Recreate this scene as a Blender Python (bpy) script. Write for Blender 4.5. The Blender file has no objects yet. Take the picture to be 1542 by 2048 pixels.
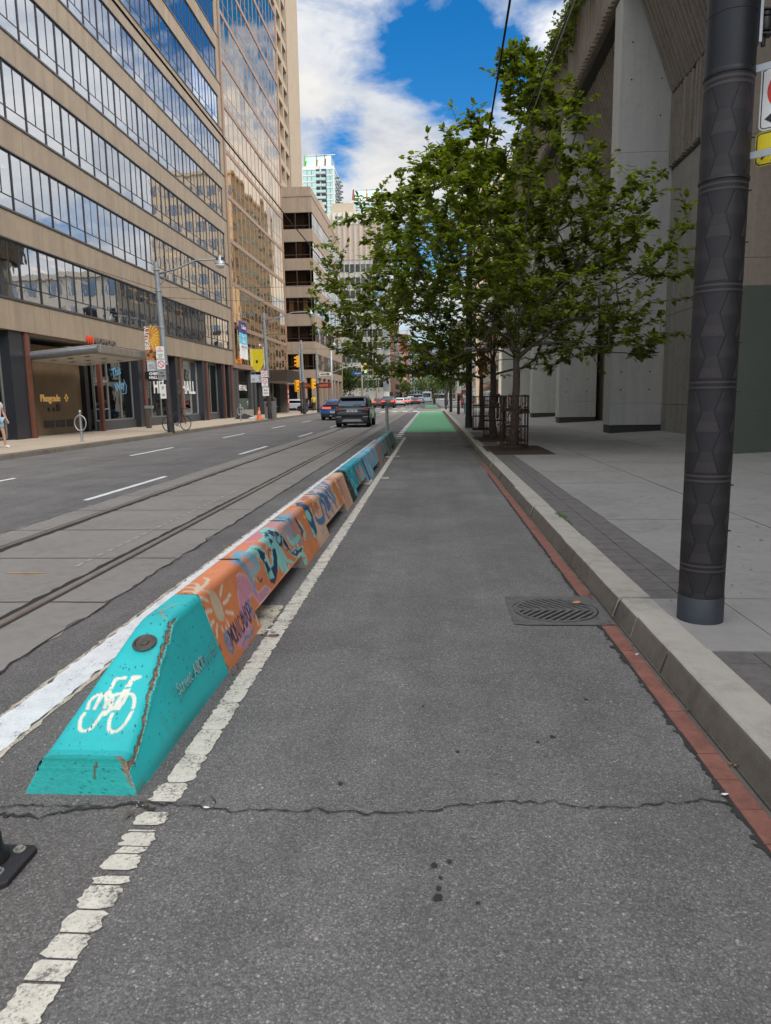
import bpy, bmesh, math, random
import numpy as np
from math import sin, cos, tan, pi, radians, sqrt, atan2, hypot
from mathutils import Vector, Matrix

random.seed(7)
rng = np.random.default_rng(11)
scene = bpy.context.scene
COL = scene.collection

# ------------------------------------------------------------------ camera
TH, PSI, RHO, CAMZ = radians(8.9992), radians(3.7451), radians(0.885), 1.48
R = Vector((cos(PSI), sin(PSI), 0))
FW = Vector((-sin(PSI)*cos(TH), cos(PSI)*cos(TH), -sin(TH)))
U = Vector((-sin(PSI)*sin(TH), cos(PSI)*sin(TH), cos(TH)))
R2 = R*cos(RHO) - U*sin(RHO)
U2 = R*sin(RHO) + U*cos(RHO)
cd = bpy.data.cameras.new("camera")
cam = bpy.data.objects.new("camera", cd)
COL.objects.link(cam)
m = Matrix((R2, U2, -FW)).transposed().to_4x4()
m.translation = Vector((0, 0, CAMZ))
cam.matrix_world = m
cd.sensor_fit = 'HORIZONTAL'
cd.sensor_width = 36
cd.lens = 36*1440/1542
cd.clip_start = 0.05
cd.clip_end = 3000
scene.camera = cam

# ------------------------------------------------------------------ exposure, world, sun
scene.view_settings.view_transform = 'Standard'
scene.view_settings.look = 'None'
scene.view_settings.exposure = EXPOSURE = 0.05
scene.view_settings.gamma = 1
SUN_EL, SUN_AZ = radians(44), radians(128)
sd = bpy.data.lights.new("sun", 'SUN')
sd.energy = 1.5
sd.angle = radians(14)
sd.color = (1, .93, .82)
sun = bpy.data.objects.new("sun", sd)
COL.objects.link(sun)
sdir = Vector((sin(SUN_AZ)*cos(SUN_EL), cos(SUN_AZ)*cos(SUN_EL), sin(SUN_EL)))
sun.rotation_euler = sdir.to_track_quat('Z', 'Y').to_euler()
sun.location = sdir*80

w = bpy.data.worlds.new("World")
scene.world = w
w.use_nodes = True
nt = w.node_tree
nt.nodes.clear()
N = lambda t, **k: _node(nt, t, **k)
def _node(tree, t, **k):
    n = tree.nodes.new(t)
    for a, b in k.items():
        setattr(n, a, b)
    return n
def lk(tree, a, b):
    tree.links.new(a, b)
def mth(tree, op, a, b=None, c=None, clamp=False):
    n = tree.nodes.new('ShaderNodeMath'); n.operation = op; n.use_clamp = clamp
    for i, v in enumerate((a, b, c)):
        if v is None: continue
        if isinstance(v, (int, float)): n.inputs[i].default_value = v
        else: tree.links.new(v, n.inputs[i])
    return n.outputs[0]
def ramp(tree, fac, stops, interp='LINEAR'):
    n = tree.nodes.new('ShaderNodeValToRGB')
    cr = n.color_ramp; cr.interpolation = interp
    while len(cr.elements) < len(stops): cr.elements.new(.5)
    for e, (p, c) in zip(cr.elements, stops):
        e.position = p
        e.color = (c, c, c, 1) if isinstance(c, (int, float)) else (*c[:3], 1)
    tree.links.new(fac, n.inputs[0])
    return n.outputs[0]
def mixc(tree, fac, a, b, mode='MIX'):
    n = tree.nodes.new('ShaderNodeMix'); n.data_type = 'RGBA'; n.blend_type = mode
    for s, v in ((0, fac), (6, a), (7, b)):
        if isinstance(v, (int, float)): n.inputs[s].default_value = v if s == 0 else (v, v, v, 1)
        elif isinstance(v, (tuple, list)): n.inputs[s].default_value = (*v[:3], 1)
        else: tree.links.new(v, n.inputs[s])
    return n.outputs[2]
def noise(tree, vec, scale, detail=4, rough=.55, dist=0.):
    n = tree.nodes.new('ShaderNodeTexNoise')
    n.inputs['Scale'].default_value = scale; n.inputs['Detail'].default_value = detail
    n.inputs['Roughness'].default_value = rough; n.inputs['Distortion'].default_value = dist
    if vec is not None: tree.links.new(vec, n.inputs['Vector'])
    return n.outputs['Fac']

def build_world():
    sky = N('ShaderNodeTexSky', sky_type='NISHITA')
    sky.sun_disc = False
    sky.sun_elevation = SUN_EL; sky.sun_rotation = SUN_AZ
    sky.altitude = 100; sky.air_density = 1.0; sky.dust_density = .4; sky.ozone_density = 2.5
    hs = N('ShaderNodeHueSaturation'); hs.inputs['Saturation'].default_value = 1.45; hs.inputs['Value'].default_value = 1.1
    hs.inputs['Hue'].default_value = .502
    lk(nt, sky.outputs[0], hs.inputs['Color'])
    tc = N('ShaderNodeTexCoord')
    d = tc.outputs['Generated']
    sep = N('ShaderNodeSeparateXYZ'); lk(nt, d, sep.inputs[0])
    den = mth(nt, 'ADD', mth(nt, 'MAXIMUM', sep.outputs[2], 0.0), .22)
    cx = mth(nt, 'DIVIDE', sep.outputs[0], den); cy = mth(nt, 'DIVIDE', sep.outputs[1], den)
    cmb = N('ShaderNodeCombineXYZ'); lk(nt, cx, cmb.inputs[0]); lk(nt, cy, cmb.inputs[1]); cmb.inputs[2].default_value = 3.7
    n1 = noise(nt, cmb.outputs[0], 1.7, 10, .58, .25)
    n2 = noise(nt, cmb.outputs[0], 5.5, 9, .62, .5)
    base = mth(nt, 'ADD', mth(nt, 'MULTIPLY_ADD', n1, 1.5, -.15), mth(nt, 'MULTIPLY', mth(nt, 'SUBTRACT', n2, .5), .75))
    # large clear gaps and large banks of cloud, fixed in the sky
    def lobe(x, y, r):
        a, b = x-771., y-1024.
        v = (FW*1440 + R2*a - U2*b).normalized()
        vd = N('ShaderNodeVectorMath', operation='DOT_PRODUCT'); lk(nt, d, vd.inputs[0]); vd.inputs[1].default_value = v
        c1 = cos(r/1440)
        q = mth(nt, 'DIVIDE', mth(nt, 'SUBTRACT', vd.outputs['Value'], c1), 1-c1, clamp=True)
        return mth(nt, 'MULTIPLY', q, q)
    acc = base
    for x, y, r, k in ((870, 165, 190, -.36), (960, 190, 90, -.12), (1010, 95, 120, -.20), (672, 265, 85, -.30), (700, 332, 95, -.28), (650, 345, 65, -.18), (860, 470, 100, -.24), (905, 70, 70, -.10),
                       (700, 60, 280, .10), (780, 250, 110, .12), (850, 290, 130, .16), (640, 190, 90, .08), (1090, 40, 90, .30), (1000, 20, 60, .24), (985, 190, 60, .22), (720, 400, 120, .14), (1010, 260, 90, .2)):
        if k: acc = mth(nt, 'ADD', acc, mth(nt, 'MULTIPLY', lobe(x, y, r), k))
    def bank(v, r, k):
        v = Vector(v).normalized(); vd = N('ShaderNodeVectorMath', operation='DOT_PRODUCT'); lk(nt, d, vd.inputs[0]); vd.inputs[1].default_value = v
        return mth(nt, 'MULTIPLY', mth(nt, 'DIVIDE', mth(nt, 'SUBTRACT', vd.outputs['Value'], cos(radians(r))), 1-cos(radians(r)), clamp=True), k)
    # cloud banks over the roofs on the right and overhead
    for v, r, k in (((.62, .72, .42), 34, .26), ((.8, .2, .5), 40, .2), ((.1, -.5, .8), 50, .15), ((.22, .92, .43), 11, -.34), ((.2, .95, .26), 6, .2), ((.42, .85, .52), 12, -.2)):
        acc = mth(nt, 'ADD', acc, bank(v, r, k))
    cov = ramp(nt, acc, [(.36, 0.), (.47, .34), (.62, .84), (.82, 1.)])
    n3 = noise(nt, cmb.outputs[0], 3.2, 7, .6, .4)
    shade = ramp(nt, n3, [(.32, (.52, .57, .65)), (.48, (.82, .835, .86)), (.62, (1.0, .98, .945))])
    # clouds out of view, towards the sun and overhead, boosted to brighten the street
    vs = N('ShaderNodeVectorMath', operation='DOT_PRODUCT'); lk(nt, d, vs.inputs[0]); vs.inputs[1].default_value = Vector((sdir.x, sdir.y, sdir.z+.35)).normalized()
    gl = ramp(nt, mth(nt, 'MULTIPLY_ADD', vs.outputs['Value'], .5, .5), [(.45, .0), (.75, .35), (1., 1.)])
    gain = mth(nt, 'MULTIPLY_ADD', gl, 2.6, .86)
    cl = N('ShaderNodeVectorMath', operation='SCALE'); lk(nt, shade, cl.inputs[0]); lk(nt, gain, cl.inputs['Scale'])
    b1 = N('ShaderNodeBackground'); lk(nt, hs.outputs[0], b1.inputs[0]); b1.inputs[1].default_value = .14
    b2 = N('ShaderNodeBackground'); lk(nt, cl.outputs[0], b2.inputs[0]); b2.inputs[1].default_value = 1.0
    mx = N('ShaderNodeMixShader'); lk(nt, cov, mx.inputs[0]); lk(nt, b1.outputs[0], mx.inputs[1]); lk(nt, b2.outputs[0], mx.inputs[2])
    out = N('ShaderNodeOutputWorld'); lk(nt, mx.outputs[0], out.inputs[0])
build_world()
scene.cycles.use_denoising = True
scene.cycles.max_bounces = 8
scene.cycles.transparent_max_bounces = 12
scene.cycles.sample_clamp_indirect = 4

# ------------------------------------------------------------------ object helpers
def tag(o, label=None, cat=None, group=None, kind=None):
    if label: o['label'] = label
    if cat: o['category'] = cat
    if group: o['group'] = group
    if kind: o['kind'] = kind
    return o
def thing(name, loc, label, cat, group=None, rz=0.):
    o = bpy.data.objects.new(name, None); COL.objects.link(o)
    o.location = loc; o.rotation_euler = (0, 0, rz); o.empty_display_size = .2
    return tag(o, label, cat, group)
def link(name, me, parent=None):
    o = bpy.data.objects.new(name, me); COL.objects.link(o)
    if parent: o.parent = parent
    return o
def copy_tree(o, parent=None):
    c = o.copy(); COL.objects.link(c)
    if parent: c.parent = parent
    for ch in o.children: copy_tree(ch, c)
    return c

class MB:
    def __init__(s): s.v = []; s.f = []; s.mi = []; s.m = 0
    def add(s, vs, fs):
        o = len(s.v); s.v += [tuple(p) for p in vs]
        for f in fs: s.f.append([i+o for i in f]); s.mi.append(s.m)
        return s
    def box(s, x0, x1, y0, y1, z0, z1):
        v = [(x0,y0,z0),(x1,y0,z0),(x1,y1,z0),(x0,y1,z0),(x0,y0,z1),(x1,y0,z1),(x1,y1,z1),(x0,y1,z1)]
        return s.add(v, [(0,3,2,1),(4,5,6,7),(0,1,5,4),(1,2,6,5),(2,3,7,6),(3,0,4,7)])
    def quad(s, *p): return s.add(p, [tuple(range(len(p)))])
    def prism(s, poly, axis, a, b):
        """poly: 2-D outline; axis 'x','y','z': extruded from a to b along it"""
        def P(u, v, t): return {'x': (t,u,v), 'y': (u,t,v), 'z': (u,v,t)}[axis]
        n = len(poly)
        vs = [P(u,v,a) for u,v in poly]+[P(u,v,b) for u,v in poly]
        fs = [tuple(range(n))[::-1], tuple(range(n,2*n))]+[(i,(i+1)%n,n+(i+1)%n,n+i) for i in range(n)]
        return s.add(vs, fs)
    def tube(s, pts, r, n=8, cap=True):
        pts = [Vector(p) for p in pts]
        rs = r if isinstance(r, (list, tuple)) else [r]*len(pts)
        vs = []; fs = []; up = None
        for i, p in enumerate(pts):
            t = (pts[min(i+1,len(pts)-1)]-pts[max(i-1,0)]).normalized()
            if up is None: up = Vector((0,0,1)) if abs(t.z) < .9 else Vector((1,0,0))
            a = t.cross(up).normalized(); b = a.cross(t).normalized(); up = b
            for k in range(n):
                an = 2*pi*k/n; vs.append(p+a*cos(an)*rs[i]+b*sin(an)*rs[i])
        for i in range(len(pts)-1):
            for k in range(n): fs.append((i*n+k, i*n+(k+1)%n, (i+1)*n+(k+1)%n, (i+1)*n+k))
        if cap: fs += [tuple(range(n))[::-1], tuple(range((len(pts)-1)*n, len(pts)*n))]
        return s.add(vs, fs)
    def cyl(s, p0, p1, r, r1=None, n=12): return s.tube([p0, p1], [r, r if r1 is None else r1], n)
    def lathe(s, prof, c=(0,0,0), n=16, axis='z', caps=True):
        vs = []; fs = []
        for r, h in prof:
            for k in range(n):
                a = 2*pi*k/n
                if axis == 'z': vs.append((c[0]+r*cos(a), c[1]+r*sin(a), c[2]+h))
                elif axis == 'x': vs.append((c[0]+h, c[1]+r*cos(a), c[2]+r*sin(a)))
                else: vs.append((c[0]+r*cos(a), c[1]+h, c[2]+r*sin(a)))
        for i in range(len(prof)-1):
            for k in range(n): fs.append((i*n+k, i*n+(k+1)%n, (i+1)*n+(k+1)%n, (i+1)*n+k))
        if caps: fs += [tuple(range(n))[::-1], tuple(range((len(prof)-1)*n, len(prof)*n))]
        return s.add(vs, fs)
    def parts(s, name, mats, parent=None, near=.03, **kw):
        """one object for every separate piece collected here"""
        n = len(s.v); up = list(range(n))
        def find(i):
            while up[i] != i: up[i] = up[up[i]]; i = up[i]
            return i
        for f in s.f:
            a = find(f[0])
            for i in f[1:]: up[find(i)] = a
        isl = {}
        for i in range(n): isl.setdefault(find(i), []).append(i)
        V = np.array(s.v, float); keys = list(isl)
        lo = np.array([V[isl[k]].min(0) for k in keys]); hi = np.array([V[isl[k]].max(0) for k in keys])
        g = list(range(len(keys)))
        def gf(i):
            while g[i] != i: g[i] = g[g[i]]; i = g[i]
            return i
        for i in range(len(keys)):
            gap = np.maximum(0, np.maximum(lo[i]-hi, lo-hi[i])).max(1)
            for j in np.nonzero(gap <= near)[0]: g[gf(int(j))] = gf(i)
        which = {}
        for i, k in enumerate(keys):
            for q in isl[k]: which[q] = gf(i)
        out = []
        for r in dict.fromkeys(gf(i) for i in range(len(keys))):
            b = MB(); mp = {}
            for f, m_ in zip(s.f, s.mi):
                if which[f[0]] != r: continue
                for i in f:
                    if i not in mp: mp[i] = len(b.v); b.v.append(s.v[i])
                b.f.append([mp[i] for i in f]); b.mi.append(m_)
            out.append(b.build(name, mats, parent, **kw))
        return out
    def build(s, name, mats, parent=None, smooth=False, bevel=0, auto=None):
        me = bpy.data.meshes.new(name); me.from_pydata(s.v, [], s.f)
        if not isinstance(mats, (list, tuple)): mats = [mats]
        for q in mats: me.materials.append(q)
        if len(mats) > 1: me.polygons.foreach_set('material_index', s.mi)
        bm = bmesh.new(); bm.from_mesh(me); bmesh.ops.recalc_face_normals(bm, faces=bm.faces); bm.to_mesh(me); bm.free()
        if smooth: me.polygons.foreach_set('use_smooth', [True]*len(me.polygons))
        o = link(name, me, parent)
        if bevel:
            b = o.modifiers.new('bevel', 'BEVEL'); b.width = bevel; b.segments = 2; b.limit_method = 'ANGLE'; b.angle_limit = radians(40)
        if auto is not None: me.set_sharp_from_angle(angle=radians(auto))
        return o
def struct(o): return tag(o, kind='structure')

def text(name, body, size, mat, parent, loc, rot, ext=.004, bold=0., align='CENTER', sx=1.):
    cu = bpy.data.curves.new(name, 'FONT'); cu.body = body; cu.size = size; cu.extrude = ext; cu.offset = bold
    cu.align_x = align; cu.align_y = 'CENTER'; cu.resolution_u = 3
    t = bpy.data.objects.new(name+'_tmp', cu); COL.objects.link(t)
    dg = bpy.context.evaluated_depsgraph_get()
    me = bpy.data.meshes.new_from_object(t.evaluated_get(dg))
    bpy.data.objects.remove(t); bpy.data.curves.remove(cu)
    me.materials.clear(); me.materials.append(mat)
    o = link(name, me, parent); o.location = loc; o.rotation_euler = rot; o.scale = (sx, 1, 1)
    return o

# ------------------------------------------------------------------ materials
def lin(c):
    if isinstance(c, str): c = tuple(int(c[i:i+2], 16)/255 for i in (0, 2, 4))
    return tuple(x/12.92 if x <= .04045 else ((x+.055)/1.055)**2.4 for x in c)
def new_mat(name):
    mt = bpy.data.materials.new(name); mt.use_nodes = True
    t = mt.node_tree; b = t.nodes['Principled BSDF']
    return mt, t, b
def mat(name, col, rough=.6, metal=0., var=.15, scale=6., bump=0., bscale=60., spec=.5, coat=0., streak=0., stain=0., emit=0.):
    """plain paint / stone / metal with two sizes of tonal wear and an optional fine bump"""
    mt, t, b = new_mat(name)
    tc = t.nodes.new('ShaderNodeTexCoord'); v = tc.outputs['Object']
    c = col
    if var:
        n1 = noise(t, v, scale, 6, .6); n2 = noise(t, v, scale*6.3, 3, .5)
        f = mth(t, 'ADD', mth(t, 'MULTIPLY', n1, .7), mth(t, 'MULTIPLY', n2, .3))
        lo = tuple(x*(1-var) for x in col); hi = tuple(min(1, x*(1+var)) for x in col)
        c = ramp(t, f, [(.3, lo), (.7, hi)])
    if streak:
        mp = t.nodes.new('ShaderNodeMapping'); mp.inputs['Scale'].default_value = (2.3, 2.3, .16); lk(t, v, mp.inputs[0])
        n3 = noise(t, mp.outputs[0], 1.0, 7, .65)
        c = mixc(t, ramp(t, n3, [(.42, 0.), (.75, streak)]), c, tuple(x*.42 for x in col))
    if stain:
        n4 = noise(t, v, scale*.35, 8, .7, .8)
        c = mixc(t, ramp(t, n4, [(.5, 0.), (.72, stain)]), c, tuple(x*.5 for x in col))
    if isinstance(c, tuple): b.inputs['Base Color'].default_value = (*c, 1)
    else: lk(t, c, b.inputs['Base Color'])
    b.inputs['Roughness'].default_value = rough; b.inputs['Metallic'].default_value = metal
    b.inputs['Specular IOR Level'].default_value = spec; b.inputs['Coat Weight'].default_value = coat
    b.inputs['Coat Roughness'].default_value = .04
    if bump:
        bp = t.nodes.new('ShaderNodeBump'); bp.inputs['Strength'].default_value = bump; bp.inputs['Distance'].default_value = .01
        lk(t, noise(t, v, bscale, 5, .65), bp.inputs['Height']); lk(t, bp.outputs[0], b.inputs['Normal'])
    if emit:
        b.inputs['Emission Color'].default_value = (*col, 1); b.inputs['Emission Strength'].default_value = emit
    return mt
def glass(name, tint, refl, through=.25, rough=.015):
    """window glass: mirror reflection growing towards grazing angles over a tinted see-through pane"""
    mt, t, b = new_mat(name)
    t.nodes.remove(b)
    gl = t.nodes.new('ShaderNodeBsdfGlossy'); gl.inputs['Color'].default_value = (*tint, 1); gl.inputs['Roughness'].default_value = rough
    tr = t.nodes.new('ShaderNodeBsdfTransparent'); tr.inputs['Color'].default_value = tuple(x*through for x in tint)+(1,)
    fr = t.nodes.new('ShaderNodeLayerWeight'); fr.inputs['Blend'].default_value = .35
    f = mth(t, 'ADD', mth(t, 'MULTIPLY', fr.outputs['Fresnel'], 1-refl), refl, clamp=True)
    tc = t.nodes.new('ShaderNodeTexCoord')
    bp = t.nodes.new('ShaderNodeBump'); bp.inputs['Strength'].default_value = .06; bp.inputs['Distance'].default_value = .05
    lk(t, noise(t, tc.outputs['Object'], 1.3, 2, .5), bp.inputs['Height']); lk(t, bp.outputs[0], gl.inputs['Normal'])
    mx = t.nodes.new('ShaderNodeMixShader'); lk(t, f, mx.inputs[0]); lk(t, tr.outputs[0], mx.inputs[1]); lk(t, gl.outputs[0], mx.inputs[2])
    lk(t, mx.outputs[0], t.nodes['Material Output'].inputs[0])
    return mt
def emis(name, col, k):
    mt, t, b = new_mat(name)
    b.inputs['Base Color'].default_value = (*[x*.3 for x in col], 1)
    b.inputs['Emission Color'].default_value = (*col, 1); b.inputs['Emission Strength'].default_value = k
    return mt

def asphalt(name, base, light, stain=.35):
    mt, t, b = new_mat(name)
    tc = t.nodes.new('ShaderNodeTexCoord'); v = tc.outputs['Object']
    def vor(scale, feat='F1'):
        n = t.nodes.new('ShaderNodeTexVoronoi'); n.inputs['Scale'].default_value = scale; lk(t, v, n.inputs['Vector']); return n
    big = noise(t, v, .55, 5, .6, .3); mid = noise(t, v, 4.5, 5, .65)
    c = ramp(t, mth(t, 'ADD', mth(t, 'MULTIPLY', big, .6), mth(t, 'MULTIPLY', mid, .4)), [(.32, tuple(x*.78 for x in base)), (.68, tuple(x*1.22 for x in base))])
    s1 = vor(160); h = t.nodes.new('ShaderNodeSeparateColor'); lk(t, s1.outputs['Color'], h.inputs[0])
    # every stone its own tone, some of them pale, some dark
    tone = ramp(t, h.outputs[0], [(0, .60), (.3, .86), (.55, 1.0), (.8, 1.18), (.93, 1.45), (1., 2.0)])
    body = ramp(t, s1.outputs['Distance'], [(.15, 1.08), (.62, .70)])
    c = mixc(t, .9, c, mth(t, 'MULTIPLY', tone, body), 'MULTIPLY')
    s2 = vor(44); h2 = t.nodes.new('ShaderNodeSeparateColor'); lk(t, s2.outputs['Color'], h2.inputs[0])
    chip = mth(t, 'MULTIPLY', ramp(t, h2.outputs[1], [(.89, 0.), (.92, 1.)]), ramp(t, s2.outputs['Distance'], [(.17, 1.), (.27, 0.)]))
    c = mixc(t, mth(t, 'MULTIPLY', chip, .62), c, ramp(t, h2.outputs[2], [(0, light), (.7, tuple(x*.8 for x in light)), (.8, tuple(x*.18 for x in light)), (1, tuple(x*.14 for x in light))]))
    mpb = t.nodes.new('ShaderNodeMapping'); mpb.inputs['Scale'].default_value = (3.2, .12, 1); lk(t, v, mpb.inputs[0])
    c = mixc(t, .8, c, ramp(t, noise(t, mpb.outputs[0], 1., 4, .55), [(.3, .87), (.7, 1.13)]), 'MULTIPLY')
    c = mixc(t, .8, c, ramp(t, noise(t, v, 1.1, 4, .5, .8), [(.35, .90), (.65, 1.09)]), 'MULTIPLY')
    dirt = noise(t, v, 1.4, 8, .7, .6)
    c = mixc(t, ramp(t, dirt, [(.50, 0.), (.72, stain)]), c, tuple(x*.55 for x in base))
    lk(t, c, b.inputs['Base Color'])
    b.inputs['Roughness'].default_value = .85; b.inputs['Specular IOR Level'].default_value = .35
    bp = t.nodes.new('ShaderNodeBump'); bp.inputs['Strength'].default_value = .42; bp.inputs['Distance'].default_value = .006
    lk(t, mth(t, 'ADD', body, mth(t, 'MULTIPLY', noise(t, v, 160, 3, .6), .6)), bp.inputs['Height']); lk(t, bp.outputs[0], b.inputs['Normal'])
    return mt

def concrete(name, base, dark=.35, crack=.0, speck=.25, bump=.25, streak=0.):
    mt, t, b = new_mat(name)
    tc = t.nodes.new('ShaderNodeTexCoord'); v = tc.outputs['Object']
    f = mth(t, 'ADD', mth(t, 'MULTIPLY', noise(t, v, .8, 7, .62, .3), .55), mth(t, 'MULTIPLY', noise(t, v, 9, 5, .6), .45))
    c = ramp(t, f, [(.3, tuple(x*(1-dark) for x in base)), (.5, base), (.7, tuple(min(1, x*(1+dark*.45)) for x in base))])
    sp = noise(t, v, 140, 3, .7)
    c = mixc(t, ramp(t, sp, [(.56, 0.), (.7, speck)]), c, tuple(x*.4 for x in base))
    sp2 = noise(t, v, 95, 2, .7)
    c = mixc(t, ramp(t, sp2, [(.6, 0.), (.72, speck)]), c, tuple(min(1, x*1.6) for x in base))
    st = noise(t, v, 2.1, 8, .72, 1.1)
    c = mixc(t, ramp(t, st, [(.57, 0.), (.72, dark*.8)]), c, tuple(x*.5 for x in base))
    if streak:
        mp = t.nodes.new('ShaderNodeMapping'); mp.inputs['Scale'].default_value = (3.5, 3.5, .22); lk(t, v, mp.inputs[0])
        c = mixc(t, ramp(t, noise(t, mp.outputs[0], 1.0, 8, .68), [(.46, 0.), (.74, streak)]), c, tuple(x*.45 for x in base))
        mp2 = t.nodes.new('ShaderNodeMapping'); mp2.inputs['Scale'].default_value = (6., 6., .10); lk(t, v, mp2.inputs[0])
        c = mixc(t, ramp(t, noise(t, mp2.outputs[0], 1.0, 4, .6), [(.6, 0.), (.76, streak*.6)]), c, tuple(min(1, x*1.5) for x in base))
    lk(t, c, b.inputs['Base Color']); b.inputs['Roughness'].default_value = .85; b.inputs['Specular IOR Level'].default_value = .3
    bp = t.nodes.new('ShaderNodeBump'); bp.inputs['Strength'].default_value = bump; bp.inputs['Distance'].default_value = .008
    lk(t, mth(t, 'ADD', sp, noise(t, v, 30, 5, .6)), bp.inputs['Height']); lk(t, bp.outputs[0], b.inputs['Normal'])
    return mt

def painted(name, rough=.55, dirt=.4, coat=0.):
    """colour painted on the thing's own surface, stored per vertex, plus scuffs"""
    mt, t, b = new_mat(name)
    at = t.nodes.new('ShaderNodeAttribute'); at.attribute_name = 'paint'
    tc = t.nodes.new('ShaderNodeTexCoord'); v = tc.outputs['Object']
    n = noise(t, v, 7, 8, .7, .5)
    c = mixc(t, ramp(t, n, [(.54, 0.), (.75, dirt)]), at.outputs['Color'], (.10, .085, .07))
    n2 = noise(t, v, 55, 4, .6)
    c = mixc(t, ramp(t, n2, [(.64, 0.), (.70, dirt*.8)]), c, (.07, .065, .06))
    n3 = noise(t, v, 3, 3, .5)
    c = mixc(t, .16, c, ramp(t, n3, [(.3, .35), (.7, 1.6)]), 'MULTIPLY')
    lk(t, c, b.inputs['Base Color']); b.inputs['Roughness'].default_value = rough; b.inputs['Coat Weight'].default_value = coat
    bp = t.nodes.new('ShaderNodeBump'); bp.inputs['Strength'].default_value = .22; bp.inputs['Distance'].default_value = .006
    lk(t, noise(t, v, 45, 6, .7), bp.inputs['Height']); lk(t, bp.outputs[0], b.inputs['Normal'])
    return mt

M = {}
M['asph_bike'] = asphalt('bike_lane_asphalt', (.186, .178, .171), (.52, .48, .42))
M['asph_road'] = asphalt('road_asphalt', (.178, .168, .160), (.48, .44, .40), .3)
M['slab'] = concrete('track_concrete', (.262, .240, .218), .3)
M['walk_l'] = concrete('warm_sidewalk', (.44, .36, .28), .22)
M['walk_r'] = concrete('sidewalk_concrete', (.285, .272, .258), .30)
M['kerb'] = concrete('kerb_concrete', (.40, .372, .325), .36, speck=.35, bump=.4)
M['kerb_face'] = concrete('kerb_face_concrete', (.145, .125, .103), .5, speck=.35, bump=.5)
M['dark_joint'] = mat('joint_dirt', (.035, .032, .03), .95, var=.3)
M['brick'] = mat('red_brick_paver', (.235, .098, .072), .8, var=.32, scale=9, bump=.4, stain=.3)
M['paver'] = mat('grey_brick_paver', (.135, .126, .118), .85, var=.3, scale=8, bump=.4, stain=.35)
M['white_paint'] = mat('worn_white_road_paint', (.66, .62, .53), .8, var=.16, scale=14, bump=.3, stain=.35)
M['white_fresh'] = mat('white_road_paint', (.76, .78, .78), .75, var=.1, scale=10, bump=.25, stain=.25)
M['yellow_worn'] = mat('yellowed_road_paint', (.62, .55, .42), .85, var=.2, scale=10, bump=.3, stain=.5)
def worn(m_, dark, lo=.60, hi=.66):
    t = m_.node_tree; b = t.nodes['Principled BSDF']; src = b.inputs['Base Color'].links[0].from_socket
    v = t.nodes.new('ShaderNodeTexCoord').outputs['Object']
    f = mth(t, 'ADD', mth(t, 'MULTIPLY', noise(t, v, 85, 4, .7), .6), mth(t, 'MULTIPLY', noise(t, v, 9, 5, .6), .4))
    c = mixc(t, ramp(t, f, [(lo-.06, 0.), (lo, .25), (hi, .9)]), src, dark); lk(t, c, b.inputs['Base Color'])
worn(M['white_paint'], (.14, .13, .12), .545, .60); worn(M['white_fresh'], (.2, .19, .18), .58, .64); worn(M['yellow_worn'], (.14, .13, .11), .52, .58)
M['green_paint'] = mat('green_lane_paint', (.13, .38, .19), .85, var=.14, scale=2.5, bump=.3, stain=.25)
M['rail'] = mat('rail_steel', (.50, .47, .44), .28, .9, var=.2)
M['groove'] = mat('rail_groove_dirt', (.03, .024, .02), .9, var=.3)
M['black_metal'] = mat('black_metal', (.018, .017, .018), .45, .2, var=.3)
M['rust_metal'] = mat('rusty_iron', (.06, .036, .026), .8, .3, var=.5, scale=20, bump=.3)
M['iron'] = mat('cast_iron', (.125, .12, .116), .65, .15, var=.35, scale=20, bump=.3)
M['galv'] = mat('galvanised_steel', (.36, .38, .40), .5, .65, var=.2, scale=5)
M['grey_pole'] = mat('grey_painted_pole', (.27, .30, .33), .5, .3, var=.18, scale=3, streak=.3)
M['dark_pole'] = mat('dark_pole_base', (.035, .035, .04), .55, .2, var=.3)
M['pole_grey'] = mat('pole_base_grey', (.045, .052, .062), .55, .3, var=.2, bump=.15)
M['yellow'] = mat('signal_yellow', (.80, .42, .01), .45, var=.1)
M['white'] = mat('white_enamel', (.74, .74, .73), .4, var=.06)
M['black'] = mat('black_enamel', (.015, .015, .016), .4, var=.1)
M['red'] = mat('red_enamel', (.60, .035, .025), .4, var=.08)
M['orange'] = mat('orange_plastic', (.80, .16, .02), .5, var=.1)
# ------------------------------------------------------------------ setting: ground, road, tracks, markings, kerbs, pavements
Y0, Y1 = -14.0, 900.0
def sheet(name, x0, x1, y0, y1, z, mt):
    mb = MB(); mb.quad((x0,y0,z),(x1,y0,z),(x1,y1,z),(x0,y1,z)); return struct(mb.build(name, mt))
sheet('ground', -1500, 1500, -1200, 2200, -.03, concrete('city_ground', (.30,.28,.26), .3))
sheet('road', -11.30, -.94, Y0, Y1, 0, M['asph_road'])
sheet('bike_lane', -.94, 1.21, Y0, 82, 0, M['asph_bike'])
sheet('road', -.94, 1.21, 82, Y1, 0, M['asph_road'])
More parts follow.
